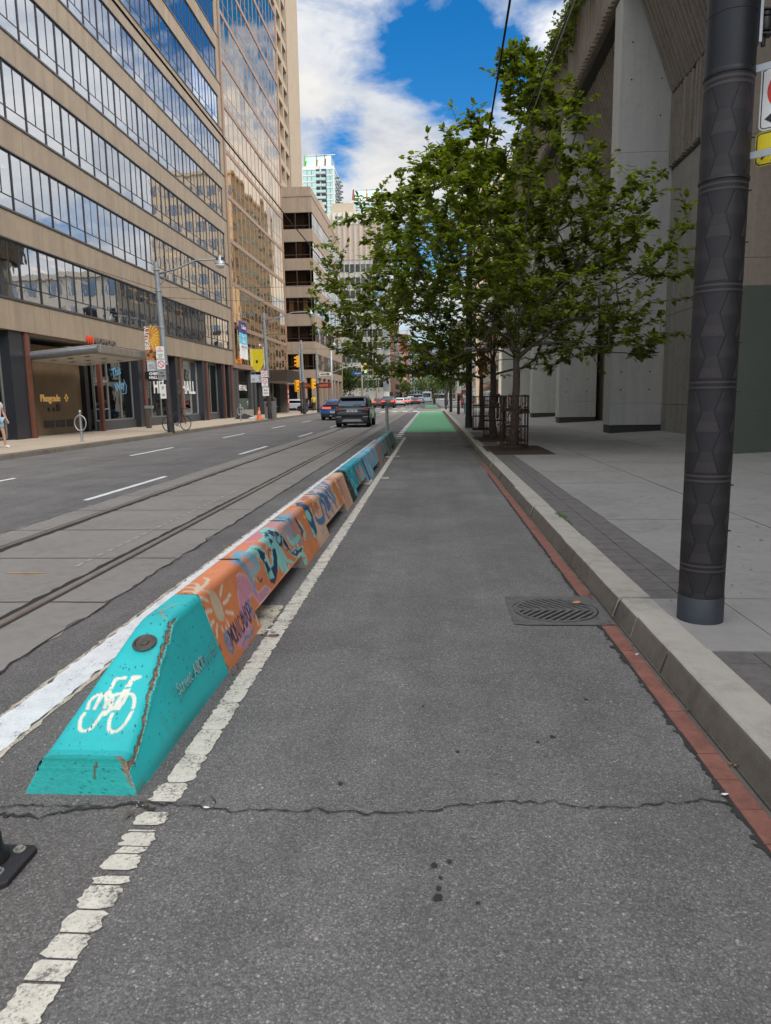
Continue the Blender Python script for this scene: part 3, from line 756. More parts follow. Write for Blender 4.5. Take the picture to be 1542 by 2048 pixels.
# ------------------------------------------------------------------ painted concrete barriers
ART = {"sun":[[3.87,0.418],[3.802,0.479],[3.959,0.413],[3.986,0.37],[3.987,0.315],[3.971,0.264],[3.933,0.242],[3.886,0.249],[3.851,0.279],[3.846,0.325],[3.853,0.376]],"rays":[[[4.086,0.537],[4.034,0.498],[3.837,0.479]],[[3.957,0.601],[3.957,0.543],[3.802,0.479]],[[3.872,0.586],[3.86,0.518],[3.768,0.479]],[[3.79,0.558],[3.779,0.498],[3.701,0.479]],[[3.658,0.479],[3.658,0.479],[3.819,0.4]],[[4.111,0.412],[4.017,0.368]],[[4.18,0.328],[4.021,0.315]],[[4.113,0.226],[4.011,0.269]],[[3.978,0.185],[3.968,0.224]],[[3.7,0.364],[3.814,0.341]],[[3.709,0.277],[3.788,0.283]],[[3.816,0.254],[3.764,0.218],[3.755,0.202]],[[3.861,0.218],[3.878,0.178]],[[3.93,0.202],[3.914,0.152]]],"pink":[[4.411,0.39],[4.487,0.385],[4.577,0.346],[4.624,0.294],[4.656,0.229],[4.722,0.186],[4.891,0.188],[4.989,0.135],[4.912,0.131],[4.663,0.122],[4.61,0.162],[4.549,0.228],[4.447,0.196],[4.293,0.093],[4.228,0.085],[4.247,0.16],[4.259,0.231],[4.328,0.314]],"pink2":[[4.168,0.12],[4.346,0.09],[4.313,0.025],[4.121,0.006],[4.022,0.028],[3.968,0.063]],"diamond":[[4.482,0.115],[4.507,0.068],[4.47,0.01],[4.441,0.043]],"blue1":[[[4.62,0.486],[4.811,0.52],[4.757,0.479],[4.898,0.379]],[[4.522,0.479],[4.646,0.376],[4.664,0.323],[4.656,0.229]],[[4.672,0.329],[4.928,0.33]],[[4.758,0.499],[4.905,0.36]]],"mint1":[[5.017,0.493],[5.056,0.479],[5.198,0.395],[5.201,0.324],[5.211,0.268],[5.314,0.297],[5.363,0.367],[5.177,0.479],[5.393,0.486],[5.653,0.586],[5.702,0.57],[5.803,0.547],[5.675,0.479],[5.796,0.418],[5.768,0.346],[5.649,0.314],[5.713,0.203],[5.881,0.133],[5.822,0.128],[5.635,0.183],[5.635,0.116],[5.471,0.125],[5.408,0.164],[5.427,0.215],[5.296,0.184],[5.16,0.148],[5.045,0.171],[5.034,0.26],[5.056,0.324],[4.991,0.374],[4.811,0.479]],"navy1":[[5.037,0.418],[4.94,0.479],[5.173,0.379],[5.138,0.33],[5.155,0.256],[5.267,0.254],[5.342,0.29],[5.382,0.354],[5.487,0.345],[5.452,0.283],[5.341,0.2],[5.198,0.147],[5.114,0.143],[5.049,0.174],[5.064,0.244],[5.073,0.311],[5.025,0.374]],"navy1dot":[[5.09,0.237],[5.177,0.246],[5.188,0.203],[5.099,0.182],[5.061,0.206]],"navy2":[[5.579,0.515],[5.676,0.5],[5.626,0.479],[5.816,0.375],[5.71,0.31],[5.629,0.328],[5.594,0.373],[5.619,0.415],[5.348,0.479],[5.497,0.403],[5.409,0.385],[5.393,0.479]],"navy2eye":[[5.651,0.409],[5.738,0.396],[5.718,0.356],[5.631,0.356],[5.615,0.378]],"brush":[[[6.337,0.605],[6.214,0.5],[6.286,0.364]],[[5.899,0.398],[6.049,0.287],[6.056,0.204]],[[5.966,0.325],[6.148,0.256],[6.235,0.185]],[[6.021,0.414],[6.216,0.294],[6.399,0.214]]],"navy3":[[5.828,0.383],[5.876,0.314],[5.922,0.214],[6.069,0.211],[6.15,0.183],[6.369,0.166],[6.258,0.138],[6.064,0.135],[5.92,0.184],[5.798,0.281],[5.761,0.328]],"teeth":[[[6.467,0.405],[6.52,0.341]],[[6.505,0.333],[6.62,0.301],[6.531,0.285],[6.602,0.26]],[[6.479,0.257],[6.609,0.247]]],"mint2":[[[5.966,0.325],[6.06,0.264],[6.375,0.262]],[[6.076,0.127],[6.31,0.105],[6.292,0.034],[6.112,0.088],[6.12,0.122]],[[6.542,0.228],[6.646,0.251],[6.565,0.366]]],"orange2":[[6.46,0.559],[6.934,0.534],[6.836,0.351],[6.805,0.22],[6.742,0.074],[6.552,0.027],[6.292,0.034],[6.247,0.161],[6.483,0.196],[6.602,0.26],[6.565,0.366]],"navyP":[[7.16,0.57],[7.236,0.521],[7.202,0.406],[7.25,0.326],[7.212,0.273],[7.171,0.148],[6.926,0.115],[6.875,0.206],[6.903,0.27],[6.916,0.36],[6.789,0.479]],"mintP":[[6.951,0.412],[7.116,0.396],[7.145,0.308],[7.05,0.278],[6.955,0.33]],"mintP2":[[6.934,0.253],[7.022,0.213],[7.05,0.125],[6.902,0.12],[6.899,0.202]],"orP":[[[7.656,0.607],[7.479,0.505],[7.508,0.382],[7.523,0.317]],[[7.155,0.479],[7.415,0.372],[7.313,0.34]],[[7.653,0.546],[7.312,0.479],[7.66,0.346]]],"blP":[[[8.537,0.642],[8.318,0.515],[8.481,0.369],[8.696,0.253],[8.744,0.188]],[[8.76,0.637],[8.529,0.507],[8.725,0.349],[8.823,0.263]],[[8.12,0.587],[7.922,0.479],[8.363,0.358]],[[7.903,0.385],[8.069,0.307],[7.968,0.204],[8.02,0.169]],[[8.159,0.347],[8.359,0.276],[8.402,0.172]],[[7.336,0.263],[7.443,0.207],[7.752,0.202],[7.84,0.356]],[[9.115,0.622],[8.75,0.485],[8.727,0.392]],[[8.359,0.276],[8.176,0.237],[8.157,0.307]]],"orPend":[[9.366,0.586],[9.231,0.495],[9.258,0.351],[9.365,0.121],[9.096,0.088],[9.02,0.234],[8.959,0.405]],"b_wl":[[-1.429,2.659],[-1.445,2.703],[-1.442,2.756],[-1.447,2.802],[-1.428,2.831],[-1.394,2.827],[-1.376,2.794],[-1.368,2.748],[-1.372,2.704],[-1.384,2.66],[-1.408,2.647]],"b_wr":[[-1.309,2.661],[-1.323,2.704],[-1.326,2.758],[-1.329,2.804],[-1.309,2.832],[-1.277,2.833],[-1.255,2.796],[-1.246,2.741],[-1.251,2.688],[-1.268,2.654],[-1.291,2.646]],"b_strokes":[[[-1.411,2.757],[-1.412,2.822],[-1.386,2.846],[-1.384,2.919]],[[-1.386,2.846],[-1.356,2.813],[-1.345,2.758]],[[-1.353,2.731],[-1.345,2.767],[-1.32,2.763],[-1.325,2.804]],[[-1.325,2.804],[-1.315,2.91],[-1.283,2.93],[-1.315,2.93]],[[-1.31,2.758],[-1.301,2.814],[-1.312,2.9]],[[-1.37,2.827],[-1.321,2.842],[-1.32,2.88]],[[-1.384,2.919],[-1.346,2.925]],[[-1.372,2.803],[-1.332,2.753]]],"b_hole":[[-1.378,3.115],[-1.342,3.157],[-1.279,3.138],[-1.315,3.082]]}
class Canvas:
    """paint laid on a surface parametrised by two lengths (metres)"""
    def __init__(s, S, T, base): s.S = S; s.T = T; s.C = np.zeros(S.shape+(3,)); s.C[:] = lin(base)
    def put(s, msk, col, a=1.): 
        c = np.array(lin(col)); m = (msk*a)[..., None]; s.C = s.C*(1-m)+c*m
    def poly(s, pts, col, a=1.):
        inside = np.zeros(s.S.shape, bool); n = len(pts)
        for i in range(n):
            x0, y0 = pts[i]; x1, y1 = pts[(i+1) % n]
            if y0 == y1: continue
            c = ((s.T < y0) != (s.T < y1)) & (s.S < (x1-x0)*(s.T-y0)/(y1-y0)+x0)
            inside ^= c
        s.put(inside.astype(float), col, a)
    def dist(s, pts):
        d = np.full(s.S.shape, 9.)
        for (x0, y0), (x1, y1) in zip(pts, pts[1:]):
            dx, dy = x1-x0, y1-y0; L = dx*dx+dy*dy+1e-12
            t = np.clip(((s.S-x0)*dx+(s.T-y0)*dy)/L, 0, 1)
            d = np.minimum(d, np.hypot(s.S-x0-t*dx, s.T-y0-t*dy))
        return d
    def stroke(s, pts, wd, col, a=1., soft=0.003):
        s.put(np.clip((wd-s.dist(smooth(pts)))/soft+.5, 0, 1), col, a)
    def ell(s, cx, cy, rx, ry, col, a=1., rot=0.):
        x = (s.S-cx)*cos(rot)+(s.T-cy)*sin(rot); y = -(s.S-cx)*sin(rot)+(s.T-cy)*cos(rot)
        s.put(((x/rx)**2+(y/ry)**2 < 1).astype(float), col, a)
    def fog(s, cx, cy, rx, ry, col, a=.7, rot=0.):
        x = (s.S-cx)*cos(rot)+(s.T-cy)*sin(rot); y = -(s.S-cx)*sin(rot)+(s.T-cy)*cos(rot)
        s.put(np.exp(-((x/rx)**2+(y/ry)**2)), col, a)
def smooth(pts, k=6):
    if len(pts) < 3: return pts
    P = [pts[0]]+list(pts)+[pts[-1]]; out = []
    for i in range(1, len(P)-2):
        p0, p1, p2, p3 = P[i-1], P[i], P[i+1], P[i+2]
        for j in range(k):
            t = j/k
            out.append(tuple(.5*(2*p1[c]+(p2[c]-p0[c])*t+(2*p0[c]-5*p1[c]+4*p2[c]-p3[c])*t*t+(3*p1[c]-p0[c]-3*p2[c]+p3[c])*t**3) for c in (0, 1)))
    out.append(pts[-1]); return out

BH, BX = .44, -1.345      # height and centre line of the row
def profile(h, n):
    """half-open outline from the right foot over the top to the left foot: (x, z, length along it)"""
    wb = .222; slope = .135/.44; wt = wb-slope*h; rr = min(.055, h*.4, wt*.6)
    pts = [(wb, 0.)]
    ca = (wt-rr*.9, h-rr)
    for k in range(7):
        a = (1-k/6)*0+k/6*pi/2
        pts.append((ca[0]+rr*cos(a)*.98, ca[1]+rr*sin(a)))
    full = pts+[(-x, z) for x, z in pts[::-1]]
    L = [0.]
    for p, q in zip(full, full[1:]): L.append(L[-1]+hypot(q[0]-p[0], q[1]-p[1]))
    ts = np.linspace(0, L[-1], n)
    return np.interp(ts, L, [p[0] for p in full]), np.interp(ts, L, [p[1] for p in full]), ts

def attr(me, C):
    a = me.color_attributes.new('paint', 'FLOAT_COLOR', 'POINT')
    col = np.ones((len(me.vertices), 4), np.float32); col[:, :3] = C.reshape(-1, 3)
    a.data.foreach_set('color', col.ravel())

M['mural'] = painted('mural_paint', .5, .3)
M['teal'] = painted('teal_barrier_paint', .5, .35)
M['bare'] = concrete('bare_barrier_concrete', (.30, .27, .23), .35)

def barrier(y0, y1, paint, base, label, ds=.012, nt=96, foot=.76, notch=.115):
    """one barrier block: two feet with a drain gap between; everything about its base centre"""
    t = thing('concrete_barrier', (BX, y0, 0), label, 'concrete barrier', 'painted barriers along the bike lane')
    L = y1-y0-.012
    st = list(np.linspace(0, foot, max(2, int(foot/ds))))+list(np.linspace(foot, L-foot, max(2, int((L-2*foot)/ds))))+list(np.linspace(L-foot, L, max(2, int(foot/ds))))
    na = max(2, int(foot/ds)); nb = max(2, int((L-2*foot)/ds))
    X, Z, Tt = profile(BH, nt)
    H = len(st)
    S = np.array(st)[:, None]+np.zeros((1, nt))+y0; TT = np.zeros((H, 1))+Tt[None]
    XX = np.zeros((H, nt))+X[None]; ZZ = np.zeros((H, nt))+Z[None]
    low = np.zeros(H, bool); low[na:na+nb] = True
    xn = .222-.135/.44*notch
    msk = low[:, None] & (ZZ < notch)
    XX = np.where(msk, np.sign(XX)*xn, XX); ZZ = np.where(msk, notch, ZZ)
    # small chips and hand-cast unevenness
    ZZ = ZZ+np.where(ZZ > .3, rng.normal(size=ZZ.shape)*.0006, 0)
    YY = S-y0+0*ZZ
    e = .010                                     # worn, slightly rounded ends
    cv = Canvas(S, TT, base); paint(cv)
    chip = rng.random((H, nt)); band = (YY < .02) | (YY > L-.02)
    cv.C = np.where((band & (chip < .16))[..., None], np.array(lin('6b5a48')), cv.C)
    vs = np.stack([XX, YY, ZZ], -1).reshape(-1, 3)
    idx = np.arange(H*nt).reshape(H, nt)
    f = np.stack([idx[:-1, :-1], idx[:-1, 1:], idx[1:, 1:], idx[1:, :-1]], -1).reshape(-1, 4).tolist()
    me = bpy.data.meshes.new('shell')
    extra = []; ev = []; b = len(vs)
    def poly3(*p):
        k = b+len(ev); ev.extend(p); extra.append(list(range(k, k+len(p))))
    f.append(idx[0].tolist()); f.append(idx[-1][::-1].tolist())
    for y in (foot, L-foot): poly3((.222,y,0),(xn,y,notch),(-xn,y,notch),(-.222,y,0))
    poly3((xn,foot,notch),(xn,L-foot,notch),(-xn,L-foot,notch),(-xn,foot,notch))
    me.from_pydata(np.vstack([vs, np.array(ev)]).tolist(), [], f+extra)
    me.materials.append(M['mural']); me.materials.append(M['bare'])
    for k in range(len(extra)): me.polygons[len(f)+k].material_index = 1
    C = np.vstack([cv.C.reshape(-1, 3), np.tile(np.array(lin('8a7a66')), (len(ev), 1))])
    attr(me, C); me.polygons.foreach_set('use_smooth', [True]*len(me.polygons)); me.set_sharp_from_angle(angle=radians(45))
    link('shell', me, t)
    # lifting slot near each end: flat ellipse, the slot's shade painted dark
    for yy in (.85, L-.85):
        mb = MB(); n = 14
        mb.add([(.055*cos(2*pi*k/n)*1.5, .018*sin(2*pi*k/n), 0) for k in range(n)], [tuple(range(n))])
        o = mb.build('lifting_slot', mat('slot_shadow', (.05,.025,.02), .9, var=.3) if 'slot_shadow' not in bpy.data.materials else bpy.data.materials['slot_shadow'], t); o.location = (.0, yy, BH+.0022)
    return t

OR, PE, PI_, TE, NV, MI, BL, CY = 'dd8550', 'dcb498', 'cf8fa0', '2f9aa8', '18345c', '8fd2c8', '4a7cab', '2fb3d0'
def p_orange(c):
    A = ART
    c.fog(4.2, .50, .5, .12, 'ee9468', .6); c.fog(5.2, .5, .6, .08, 'e88a7a', .5)
    c.poly(A['pink'], PI_); c.poly(A['pink2'], PI_); c.fog(5.5, .56, .35, .07, 'd890a6', .8); c.fog(6.0, .5, .3, .06, 'd790a0', .6)
    c.poly(A['sun'], 'cdb99a')
    for r in A['rays']: c.stroke(r, .011, 'e2cdb4')
    c.poly(A['diamond'], 'd9b48e')
    for i, r in enumerate(A['blue1']): c.stroke(r, .034-.004*i, (CY, '3a9fc4', '7fb8c4', '59b6cf')[i], .85, .03)
    c.fog(4.75, .38, .12, .07, '9fb6c0', .6)
    c.poly(A['mint1'], MI); c.poly(A['navy1'], NV); c.poly(A['navy1dot'], MI); c.poly(A['navy2'], NV); c.poly(A['navy2eye'], MI)
    for p in ((5.66, .47), (5.50, .455), (5.56, .50), (5.12, .33), (5.16, .19), (5.3, .31)): c.ell(*p, .022, .016, MI)
    c.poly(A['orange2'], OR)
    c.fog(6.15, .36, .2, .12, 'c98a98', .8); c.fog(6.25, .5, .3, .07, '62b3c4', .9)
    for i, r in enumerate(A['brush']): c.stroke(r, .03, ('3aa0b8', '6fb3c0', 'b98a9c', '4fa9bd')[i], .75, .03)
    c.poly(A['navy3'], NV)
    for r in A['teeth']: c.stroke(r, .022, NV)
    for r in A['mint2']: c.stroke(r, .026, MI)
    c.stroke(A['navy3']+[A['navy3'][0]], .005, 'a9e0d6'); c.stroke(A['pink'], .005, 'e0b4c0')
    r = random.Random(12)
    for k in range(46):
        s = 4.75+2.15*r.random(); t = .12+.5*r.random(); q = .03+.05*r.random(); a = r.random()*6
        c.stroke([(s, t), (s+q*cos(a), t+q*.6*sin(a)), (s+1.6*q*cos(a+.7), t+q*sin(a+.7))], .0045+.004*r.random(), r.choice((MI, NV, 'e8c0a0', 'c98aa0', CY, 'f0d8c0')), .9)
    c.fog(6.55, .2, .1, .1, 'd9875a', .35)
    # handwritten signature, drawn letter by letter along the foot
    G = {'@': [[(.75,.3),(.5,.25),(.35,.5),(.5,.75),(.75,.7),(.72,.3),(.95,.3),(1,.8),(.6,1.05),(.15,.8),(.1,.2),(.5,-.1),(.9,0)]],
         'M': [[(0,0),(.1,1),(.5,.3),(.9,1),(1,0)]], 'O': [[(.5,0),(.1,.4),(.4,1),(.9,.7),(.8,.1),(.5,0)]], 'N': [[(0,0),(.05,1),(.8,0),(.9,1)]],
         'I': [[(.5,0),(.5,1)]], 'C': [[(.9,.85),(.4,1),(.1,.5),(.4,0),(.9,.15)]], 'A': [[(0,0),(.5,1),(.95,0)],[(.2,.4),(.8,.4)]],
         'V': [[(0,1),(.4,0),(.9,1.1)]], 'P': [[(.1,0),(.15,1),(.8,.9),(.8,.55),(.15,.45)]], 'E': [[(.85,1),(.1,.95),(.1,0),(.9,.05)],[(.1,.5),(.7,.5)]]}
    x = 3.83
    for i, ch in enumerate('@MONICAVOPE'):
        wd = .075 if ch == '@' else .048 if ch != 'I' else .03
        for g in G[ch]:
            q = [(x+u*wd*1.15, .075+.008*i*0+v*.105+(x-3.83)*.05) for u, v in g]
            c.stroke([(a, b-.004) for a, b in q], .0085, '2f86b8' if ch == '@' or i > 9 else NV, 1., .003)
        x += wd*1.22
    c.stroke([(4.06,.03),(4.16,.052),(4.24,.035),(4.36,.048)], .008, '4a93a8')
def p_peach(c):
    A = ART
    c.fog(7.2, .5, .5, .06, 'd9a0a0', .6); c.fog(8.6, .55, .5, .05, 'e0b49c', .5)
    c.poly([(6.95,0),(7.06,0),(7.02,.2),(7.05,.4),(6.98,.62),(6.95,.62)], OR, .8)
    c.poly(A['navyP'], '1c5a80'); c.poly(A['mintP'], MI); c.poly(A['mintP2'], MI)
    for r in A['orP']: c.stroke(r, .038, 'c97a45')
    c.ell(7.47, .42, .05, .03, PE); c.ell(7.47, .42, .028, .014, 'c97a45')
    for r in A['blP']: c.stroke(r, .036, BL)
    for r in A['blP'][:3]: c.stroke([(s+.04, t+.02) for s, t in r], .010, '9cc8d8')
    for k in range(7): c.stroke([(8.1+.13*k, .60), (8.25+.13*k, .50), (8.2+.13*k, .40)], .012, ('6f9fc8', PE)[k % 2])
    r = random.Random(4)
    for k in range(60):
        s = 7.3+2.2*r.random(); t = .10+.5*r.random(); q = .04+.05*r.random(); a = r.random()*6
        c.stroke([(s, t), (s+q*cos(a), t+q*.6*sin(a)), (s+1.7*q*cos(a+.8), t+q*sin(a+.8))], .006+.005*r.random(), r.choice((BL, '7fb0d0', 'c97a45', PE, '2c5f8c')), .9)
    c.poly(A['orPend'], 'd98444'); c.poly([(9.5,.0),(9.9,.0),(9.9,.3),(9.7,.5),(9.5,.4)], 'd8a184')
    c.stroke([(9.55,.6),(9.5,.4),(9.62,.2)], .05, 'd98444', .8, .03)
def p_teal(c):
    c.poly([(10.1,-.1),(10.75,-.1),(10.62,.2),(10.45,.42),(10.6,.7),(10.5,1.2),(10.1,1.2)], '1b1d22')
    for k in range(60): c.ell(10.2+.4*rng.random(), .7*rng.random(), .008, .006, 'c8c8c0')
    c.stroke([(10.62,.06),(10.75,.12),(10.85,.07),(10.98,.17),(11.1,.1)], .012, 'a8d8d0')
    c.stroke([(10.66,.2),(10.8,.28),(10.92,.2),(10.98,.36),(11.15,.40),(11.2,.3)], .012, 'a8d8d0')
    c.poly([(11.45,0),(11.75,.0),(11.95,.25),(11.8,.34),(11.7,.44),(11.55,.32)], 'd18a5c')
    c.stroke([(11.5,.42),(11.6,.25),(11.75,.1)], .05, '1f7f96')
    c.poly([(11.95,.0),(12.6,-.1),(12.5,.3),(12.1,.42),(11.9,.2)], '8fb9c8', .9); c.fog(12.3, .25, .2, .12, 'd0a892', .8)
    c.poly([(12.55,.0),(13.4,.0),(13.4,.6),(12.9,.6),(12.7,.3)], '6fb3d6', .85); c.fog(12.7, .5, .3, .08, '66c0da', .8)
    c.poly([(12.95,.0),(13.15,.0),(12.95,.42),(12.8,.45)], '202b4c'); c.stroke([(12.9,.48),(12.98,.4),(13.05,.5)], .03, 'cf5f78'); c.ell(13.25,.2,.06,.16,'c9b8ac')
def p_blue(c):
    for k in range(26):
        c.stroke([(13.4+3.2*rng.random(), .75*rng.random()) for _ in range(1)]*1+[(13.4+3.2*rng.random(), .75*rng.random())], .02, 'ffffff', 0)
    for k in range(34):
        s = 13.4+2.3*rng.random(); t = .05+.6*rng.random()
        c.stroke([(s,t),(s+.10,t-.08),(s+.16,t-.2)], .02+.02*rng.random(), ('4f9fc4','8cc6dc','d9b59a','2d7fa5','b9d4d8')[k%5], .8, .02)
    c.fog(14.6,.3,.2,.1,'d0b8a8',.8)
    c.poly([(15.85,.0),(16.7,.0),(16.7,.8),(15.9,.8),(16.05,.5)], 'cf7f62'); c.stroke([(16.2,.62),(16.3,.4),(16.45,.1)], .035, 'e29a80', .8, .03)
def p_sea(c):
    for k in range(30):
        s = 16.6+3.0*rng.random(); t = .02+.6*rng.random()
        c.stroke([(s,t+.1),(s+.08,t),(s+.12,t-.15)], .03+.03*rng.random(), ('2c7f9c','5fb3c6','1f5f86','86c6c0')[k%4], .8, .03)
    for s in (17.1, 17.9): c.poly([(s,.0),(s+.35,.0),(s+.30,.45),(s+.12,.62),(s-.05,.4)], 'd08a66', .9)
    c.poly([(18.9,.0),(19.5,.0),(19.5,.4),(19.2,.5),(18.9,.3)], 'c98a6a'); c.fog(19.0,.55,.3,.08,'d9b49a',.7)
def p_green(c):
    for k in range(30):
        s = 19.8+3.2*rng.random(); t = .02+.6*rng.random()
        c.stroke([(s,t+.1),(s+.08,t),(s+.2,t-.12)], .03+.03*rng.random(), ('1f7f78','2c9a8c','27607c','5fb3a0')[k%4], .8, .03)
    c.poly([(22.0,.0),(22.4,.0),(22.3,.45),(22.1,.5)], 'b98a6a', .8)
    c.poly([(20.3,.0),(20.9,.0),(20.8,.5),(20.5,.5)], 'c9876c', .9); c.ell(21.6,.3,.18,.1,'2b5f74')
barrier(3.735, 6.955, p_orange, OR, 'orange mural barrier with a beige sun and a handwritten signature beside the turquoise block')
barrier(6.955, 10.175, p_peach, PE, 'peach barrier painted with swirling blue and orange lines')
barrier(10.175, 13.395, p_teal, '1f9fb2', 'black and teal barrier with white squiggles and an orange peak', .02, 64)
barrier(13.395, 16.615, p_blue, '74b8d2', 'pale blue barrier with a broad salmon band at its far end', .025, 56)
barrier(16.615, 19.835, p_sea, '3f98b4', 'sea blue brushstroke barrier, second from the far end', .03, 48)
barrier(19.835, 23.2, p_green, '2a8c86', 'dark green painted barrier at the far end of the row by the steel bollard', .03, 48)

def end_block():
    y0, y1 = 2.47, 3.728
    t = thing('concrete_barrier', (BX, y0, 0), 'turquoise sloped end block with a white bicycle emblem, nearest of the barriers', 'concrete barrier', 'painted barriers along the bike lane')
    nt = 150; ds = .0065
    def hgt(y):
        if y < .09: return .135
        k = (y-.09)/.74
        if k >= 1: return BH
        h = .135+(BH-.135)*k
        return h
    st = np.arange(0, y1-y0+1e-6, ds); H = len(st)
    X = np.zeros((H, nt)); Z = X.copy(); Yv = X.copy(); TT = X.copy()
    for i, y in enumerate(st):
        kk = np.linspace(max(0, y-.07), min(y1-y0, y+.07), 9) if .55 < y else [y]
        h = float(np.mean([hgt(q) for q in kk]))
        a, b, c = profile(h, nt); X[i] = a; Z[i] = b; TT[i] = c; Yv[i] = y
    Yv = Yv+np.clip(.09-Yv, 0, .09)*Z/.135*.55      # front face leans back a little
    cv = Canvas(Yv+y0, TT, '27bcbe'); 
    GX = X+BX; GY = Yv+y0
    top = Z > np.array([hgt(y) for y in st])[:, None]-.03
    pc = Canvas(GX, GY, '27bcbe'); pc.C = cv.C.copy()
    # emblem
    def em(pts, wd, col='e4e0cf', a=1.): 
        d = pc.dist(smooth(pts, 5)); pc.put(np.clip((wd-d)/.002+.5, 0, 1)*top, col, a)
    em(ART['b_wl']+[ART['b_wl'][0]], .0075); em(ART['b_wr']+[ART['b_wr'][0]], .0075)
    for s in ART['b_strokes']: 
        d = pc.dist(s); pc.put(np.clip((.0085-d)/.002+.5, 0, 1)*top, 'e4e0cf')
    # gaps of the stencil
    for s in ([(-1.455,2.745),(-1.36,2.755)], [(-1.335,2.745),(-1.24,2.755)], [(-1.385,2.86),(-1.30,2.872)]):
        d = pc.dist(s); pc.put(np.clip((.0045-d)/.002+.5, 0, 1)*top, '27bcbe')
    cv.C = pc.C
    # chipped arris along the ramp: bare aggregate
    xe = np.array([np.interp(.93*hgt(y), [0, .44], [.222, .087]) for y in st])
    wob = np.cumsum(rng.normal(size=H))*.003; wob -= np.linspace(wob[0], wob[-1], H)
    wid = .007+.010*np.abs(np.interp(st, np.arange(0, 1.4, .03), rng.normal(size=47)))
    wid *= np.interp(st, [0, .06, .1, .8, .92], [.9, 1.4, 1, .9, 0])
    edge_t = np.array([hypot(.135/.44*hgt(y), hgt(y))-.03 for y in st])
    d = np.abs(TT-(edge_t+wob*.5)[:, None])
    grain = rng.random((H, nt))
    m_ = d < wid[:, None]*(.75+.5*grain)
    stone = np.array(lin('8d7b66'))[None, None]*(.45+1.0*rng.random((H, nt, 1)))
    cv.C = np.where(m_[..., None], stone, cv.C)
    Z = Z-np.where(m_, .004+.005*grain, 0); X = X-np.where(m_, .004+.003*grain, 0)
    # pin holes, scrapes, rust at the foot
    for k in range(230):
        i = rng.integers(0, H); j = rng.integers(0, nt)
        if Z[i, j] < .03: continue
        cv.C[i, j] = lin('1d4a48')
        if rng.random() < .35 and i+1 < H: cv.C[i+1, j] = lin('1d4a48')
    cv.fog(2.95, .01, .5, .03, '3b4a40', .5); 
    sm = np.clip(1-np.abs(TT-.115-.06*np.sin((GY-3.07)*3.2))/.018, 0, 1)*((GY > 3.07) & (GY < 3.5) & (TT < .3)); cv.put(sm*np.clip((GY-3.05)*4, 0, 1), '1e4f50', .75)
    d = pc.dist([(-1.36,2.48),(-1.34,2.51)])
    fr = (Yv < .09); cv.put(np.clip(1-Z/.03, 0, 1)*fr, '6b5a3c', .6)
    cv.put(((pc.dist([(-1.30,3.31),(-1.37,3.42),(-1.33,3.55)]) < .006) & top).astype(float), 'a39a80', .8)
    vs = np.stack([X, Yv, Z], -1).reshape(-1, 3); idx = np.arange(H*nt).reshape(H, nt)
    f = np.stack([idx[:-1, :-1], idx[:-1, 1:], idx[1:, 1:], idx[1:, :-1]], -1).reshape(-1, 4).tolist()
    f.append(idx[-1][::-1].tolist())
    # front face as its own little grid between the two halves of the first station
    hn = nt//2; fx = []; nfx = 40; b = len(vs); fv = []; fc = []
    rows = range(hn)
    for j in rows:
        xa, za = X[0, j], Z[0, j]
        for k in range(nfx+1):
            u = k/nfx; fv.append((xa*(1-2*u), Yv[0, j], za+0)); fc.append(np.array(lin('1ca59f'))*(.85+.3*rng.random()))
            if abs(u-.36-(.1-za)*.5) < .014 and .055 < za < .115: fc[-1] = np.array(lin('5a4a34'))
            if u < .012+.05*max(0, za-.03)/.1+.035*rng.random()*(za > .02) and .012 < za: fc[-1] = np.array(lin('86705a'))*(.5+.9*rng.random())
            if u > .985 and rng.random() < .4: fc[-1] = np.array(lin('86705a'))
            if rng.random() < .012: fc[-1] = np.array(lin('10403d'))
    for j in range(hn-1):
        for k in range(nfx): a = b+j*(nfx+1)+k; f.append([a, a+1, a+nfx+2, a+nfx+1])
    me = bpy.data.meshes.new('block'); me.from_pydata(np.vstack([vs, np.array(fv)]).tolist(), [], f); me.materials.append(M['teal'])
    attr(me, np.vstack([cv.C.reshape(-1, 3), np.array(fc)]))
    bm = bmesh.new(); bm.from_mesh(me); bmesh.ops.remove_doubles(bm, verts=bm.verts, dist=.0004); bmesh.ops.recalc_face_normals(bm, faces=bm.faces); bm.to_mesh(me); bm.free()
    me.polygons.foreach_set('use_smooth', [True]*len(me.polygons)); me.set_sharp_from_angle(angle=radians(38))
    link('block', me, t)
    # lifting socket: steel cup with a stud
    mb = MB(); rp = atan2(.305, .74)
    mb.lathe([(.056,.004),(.052,.009),(.046,.009),(.040,.002),(.020,.002),(.018,.008),(.002,.009)], n=24, caps=False)
    o = mb.build('lifting_socket', mat('socket_metal', (.12,.105,.09), .55, .6, var=.4, scale=30), t, smooth=True, auto=35); o.location = (.012, .655, .3745); o.rotation_euler = (rp, 0, 0)
    # faded lettering on the sloping side
    lt = mat('faded_letter', (.30,.45,.44), .8, var=.25, scale=60)
    lt2 = mat('faint_letter', (.11,.39,.40), .8, var=.3, scale=60)
    al = atan2(.44, -.135)
    mx = Matrix.Rotation(radians(90), 4, 'Z') @ Matrix.Rotation(atan2(.44, .135), 4, 'X')
    for s, y, mt_, bo in (('Street', .70, lt, 0.), ('ART', .905, lt, .002), ('oronto', 1.075, lt2, 0.)):
        o = text('lettering', s, .085, mt_, t, (0,0,0), (0,0,0), .0006, bo, sx=.95)
        zc = .165
        o.rotation_euler = mx.to_euler(); o.location = (.222-.135/.44*zc+.0025, y, zc)
end_block()

